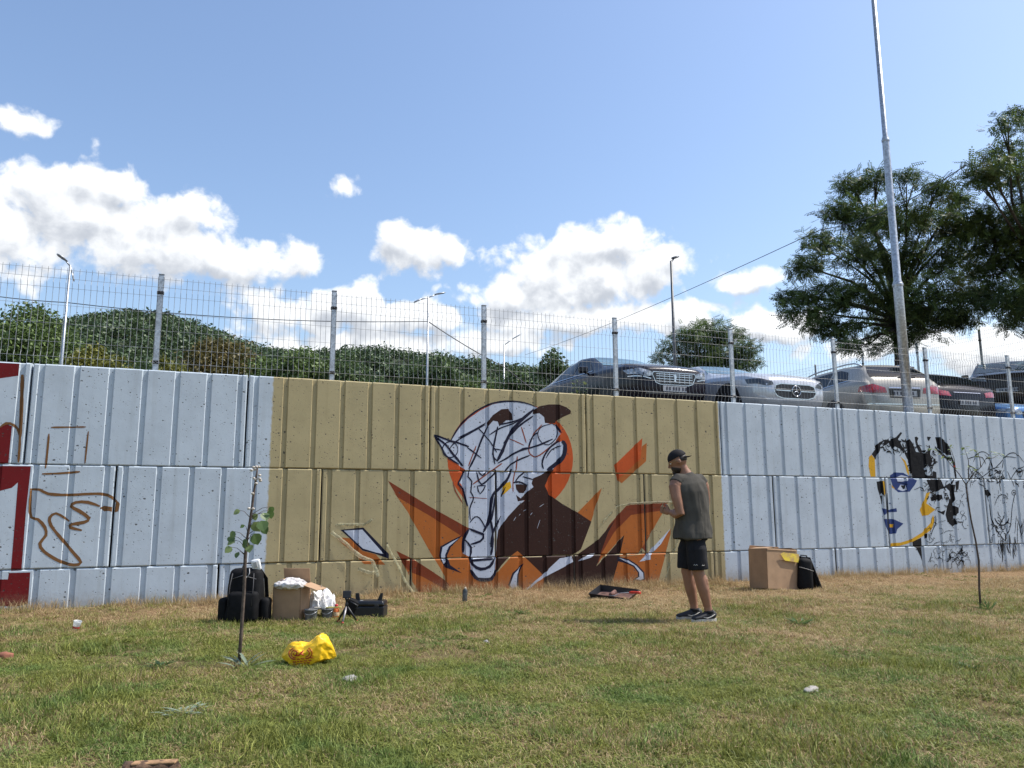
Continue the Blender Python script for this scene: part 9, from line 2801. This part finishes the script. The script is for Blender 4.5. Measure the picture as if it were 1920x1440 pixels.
s2 = thing('sapling', 'slender bent sapling with pale leafy twigs in front of the goat drawing', 'sapling', at_ground(8.34, -3.96), FACE)
bm = bmesh.new()
mainP = [(0, 0, -0.05), (0.01, 0, 0.25), (0.035, 0, 0.55), (0.02, 0, 0.78), (-0.01, 0, 1.02), (-0.025, 0, 1.25), (-0.03, 0, 1.42)]
tube(bm, mainP, [0.013, 0.012, 0.011, 0.010, 0.009, 0.009, 0.008], 8)
TW = [[(-0.03, 0, 1.42), (-0.09, 0.02, 1.55), (-0.17, 0.03, 1.66), (-0.25, 0.02, 1.76), (-0.38, 0.0, 1.84)], [(-0.12, 0.03, 1.60), (-0.14, 0.0, 1.72), (-0.175, 0.0, 1.86)],
      [(-0.03, 0, 1.42), (0.06, -0.03, 1.56), (0.14, -0.04, 1.62), (0.22, -0.02, 1.72), (0.30, -0.02, 1.80)], [(0.14, -0.04, 1.62), (0.18, 0.03, 1.74), (0.14, 0.05, 1.83)],
      [(0.0, -0.01, 1.48), (0.05, 0.04, 1.70), (0.02, 0.05, 1.86)], [(0.22, -0.02, 1.72), (0.32, 0.0, 1.73), (0.42, 0.02, 1.78)]]
for q in TW:
    tube(bm, q, [0.006 - 0.0045 * k / (len(q) - 1) for k in range(len(q))], 6)
obj('stem', bm, MAT_STEM, s2)
for q in TW:
    for k in range(9):
        t_ = 0.35 + 0.65 * rl.random()
        i_ = min(len(q) - 2, int(t_ * (len(q) - 1)))
        a, b_ = Vector(q[i_]), Vector(q[i_ + 1])
        e = a.lerp(b_, rl.random()) if k < 5 else Vector(q[-1])
        bm = bmesh.new()
        leaf_poly(bm, e, Vector((rl.uniform(-1, 1), rl.uniform(-1, 1), rl.uniform(-.25, .3))), Vector((rl.uniform(-.3, .3), -0.3, 0.9)), rl.uniform(0.05, 0.085), 0.013)
        obj('leaf', bm, MAT_SAPLEAF2 if rl.random() < .6 else MAT_SAPLEAF, s2, recalc=False)
bm = bmesh.new()
box(bm, (-0.145, 0.0, 1.635), (0.02, 0.006, 0.02))
obj('red_tag', bm, MAT_REDPRINT, s2)


# ---- weeds
def weed(label, x, y, n, L_, W_, mt, seed, z=None, upright=0.5):
    r_ = random.Random(seed)
    t = thing('weed', label, 'plant', at_ground(x, y) if z is None else (x, y, z), 0, 'weeds')
    for k in range(n):
        a = r_.uniform(0, 6.28)
        d = Vector((math.cos(a), math.sin(a), r_.uniform(0.15, 0.15 + upright)))
        bm = bmesh.new()
        leaf_poly(bm, Vector((0.02 * math.cos(a) + r_.uniform(-.04, .04), 0.02 * math.sin(a) + r_.uniform(-.04, .04), 0.01)), d, Vector((0, 0, 1)), L_ * r_.uniform(0.6, 1.2), W_ * r_.uniform(0.7, 1.2))
        obj('leaf', bm, mt, t, recalc=False)
    return t


MAT_WEED = leaf_mat2('weed_leaf', (0.06, 0.11, 0.03), (0.15, 0.22, 0.07))
MAT_SILVER = leaf_mat2('silvery_leaf', (0.20, 0.26, 0.18), (0.36, 0.42, 0.31))
weed('silvery grey-green weed low in the left foreground', -0.02, -5.62, 26, 0.12, 0.014, MAT_SILVER, 1, upright=0.35)
weed('long-leaved plantain at the foot of the thin sapling', 0.37, -4.30, 12, 0.17, 0.014, MAT_SILVER, 2, upright=0.9)
weed('green tuft on the dry strip between the spray can and the paint tray', 3.35, -2.35, 20, 0.11, 0.010, MAT_WEED, 3)
weed('dark green weed right of the man on the dry grass', 5.6, -4.15, 34, 0.13, 0.013, MAT_WEED, 4, upright=0.6)
weed('green tuft at the foot of the slender bent sapling', 8.36, -4.05, 26, 0.15, 0.008, MAT_WEED, 5, upright=1.3)
weed('dark low weed in the lawn left of the yellow bag', -0.22, -4.1, 26, 0.10, 0.014, MAT_WEED, 6)
weed('weed in the right foreground grass', 5.2, -6.35, 30, 0.10, 0.012, MAT_WEED, 7)
# plant growing out of the wall top
vp = thing('wall_plant', 'leafy green plant sprouting behind the fence in front of the dark saloon', 'plant', (5.42, 0.32, 2.88), 0)
bm = bmesh.new()
for q in range(4):
    tube(bm, [(0.02 * q, 0, 0), (0.03 * q - .04, 0.02, 0.12), (0.07 * q - .10, 0.0, 0.26 + 0.02 * (q % 2))], [0.004, 0.003, 0.002], 5)
obj('stem', bm, MAT_WEED, vp)
for k in range(34):
    bm = bmesh.new()
    c_ = Vector((rl.uniform(-.12, .12), rl.uniform(-.08, .08), rl.uniform(0.04, 0.30)))
    leaf_poly(bm, c_, Vector((rl.uniform(-1, 1), rl.uniform(-1, 1), rl.uniform(-.2, .6))), Vector((0, -.3, 1)), rl.uniform(.06, .10), .022)
    obj('leaf', bm, MAT_WEED if k % 3 else MAT_SAPLEAF2, vp, recalc=False)
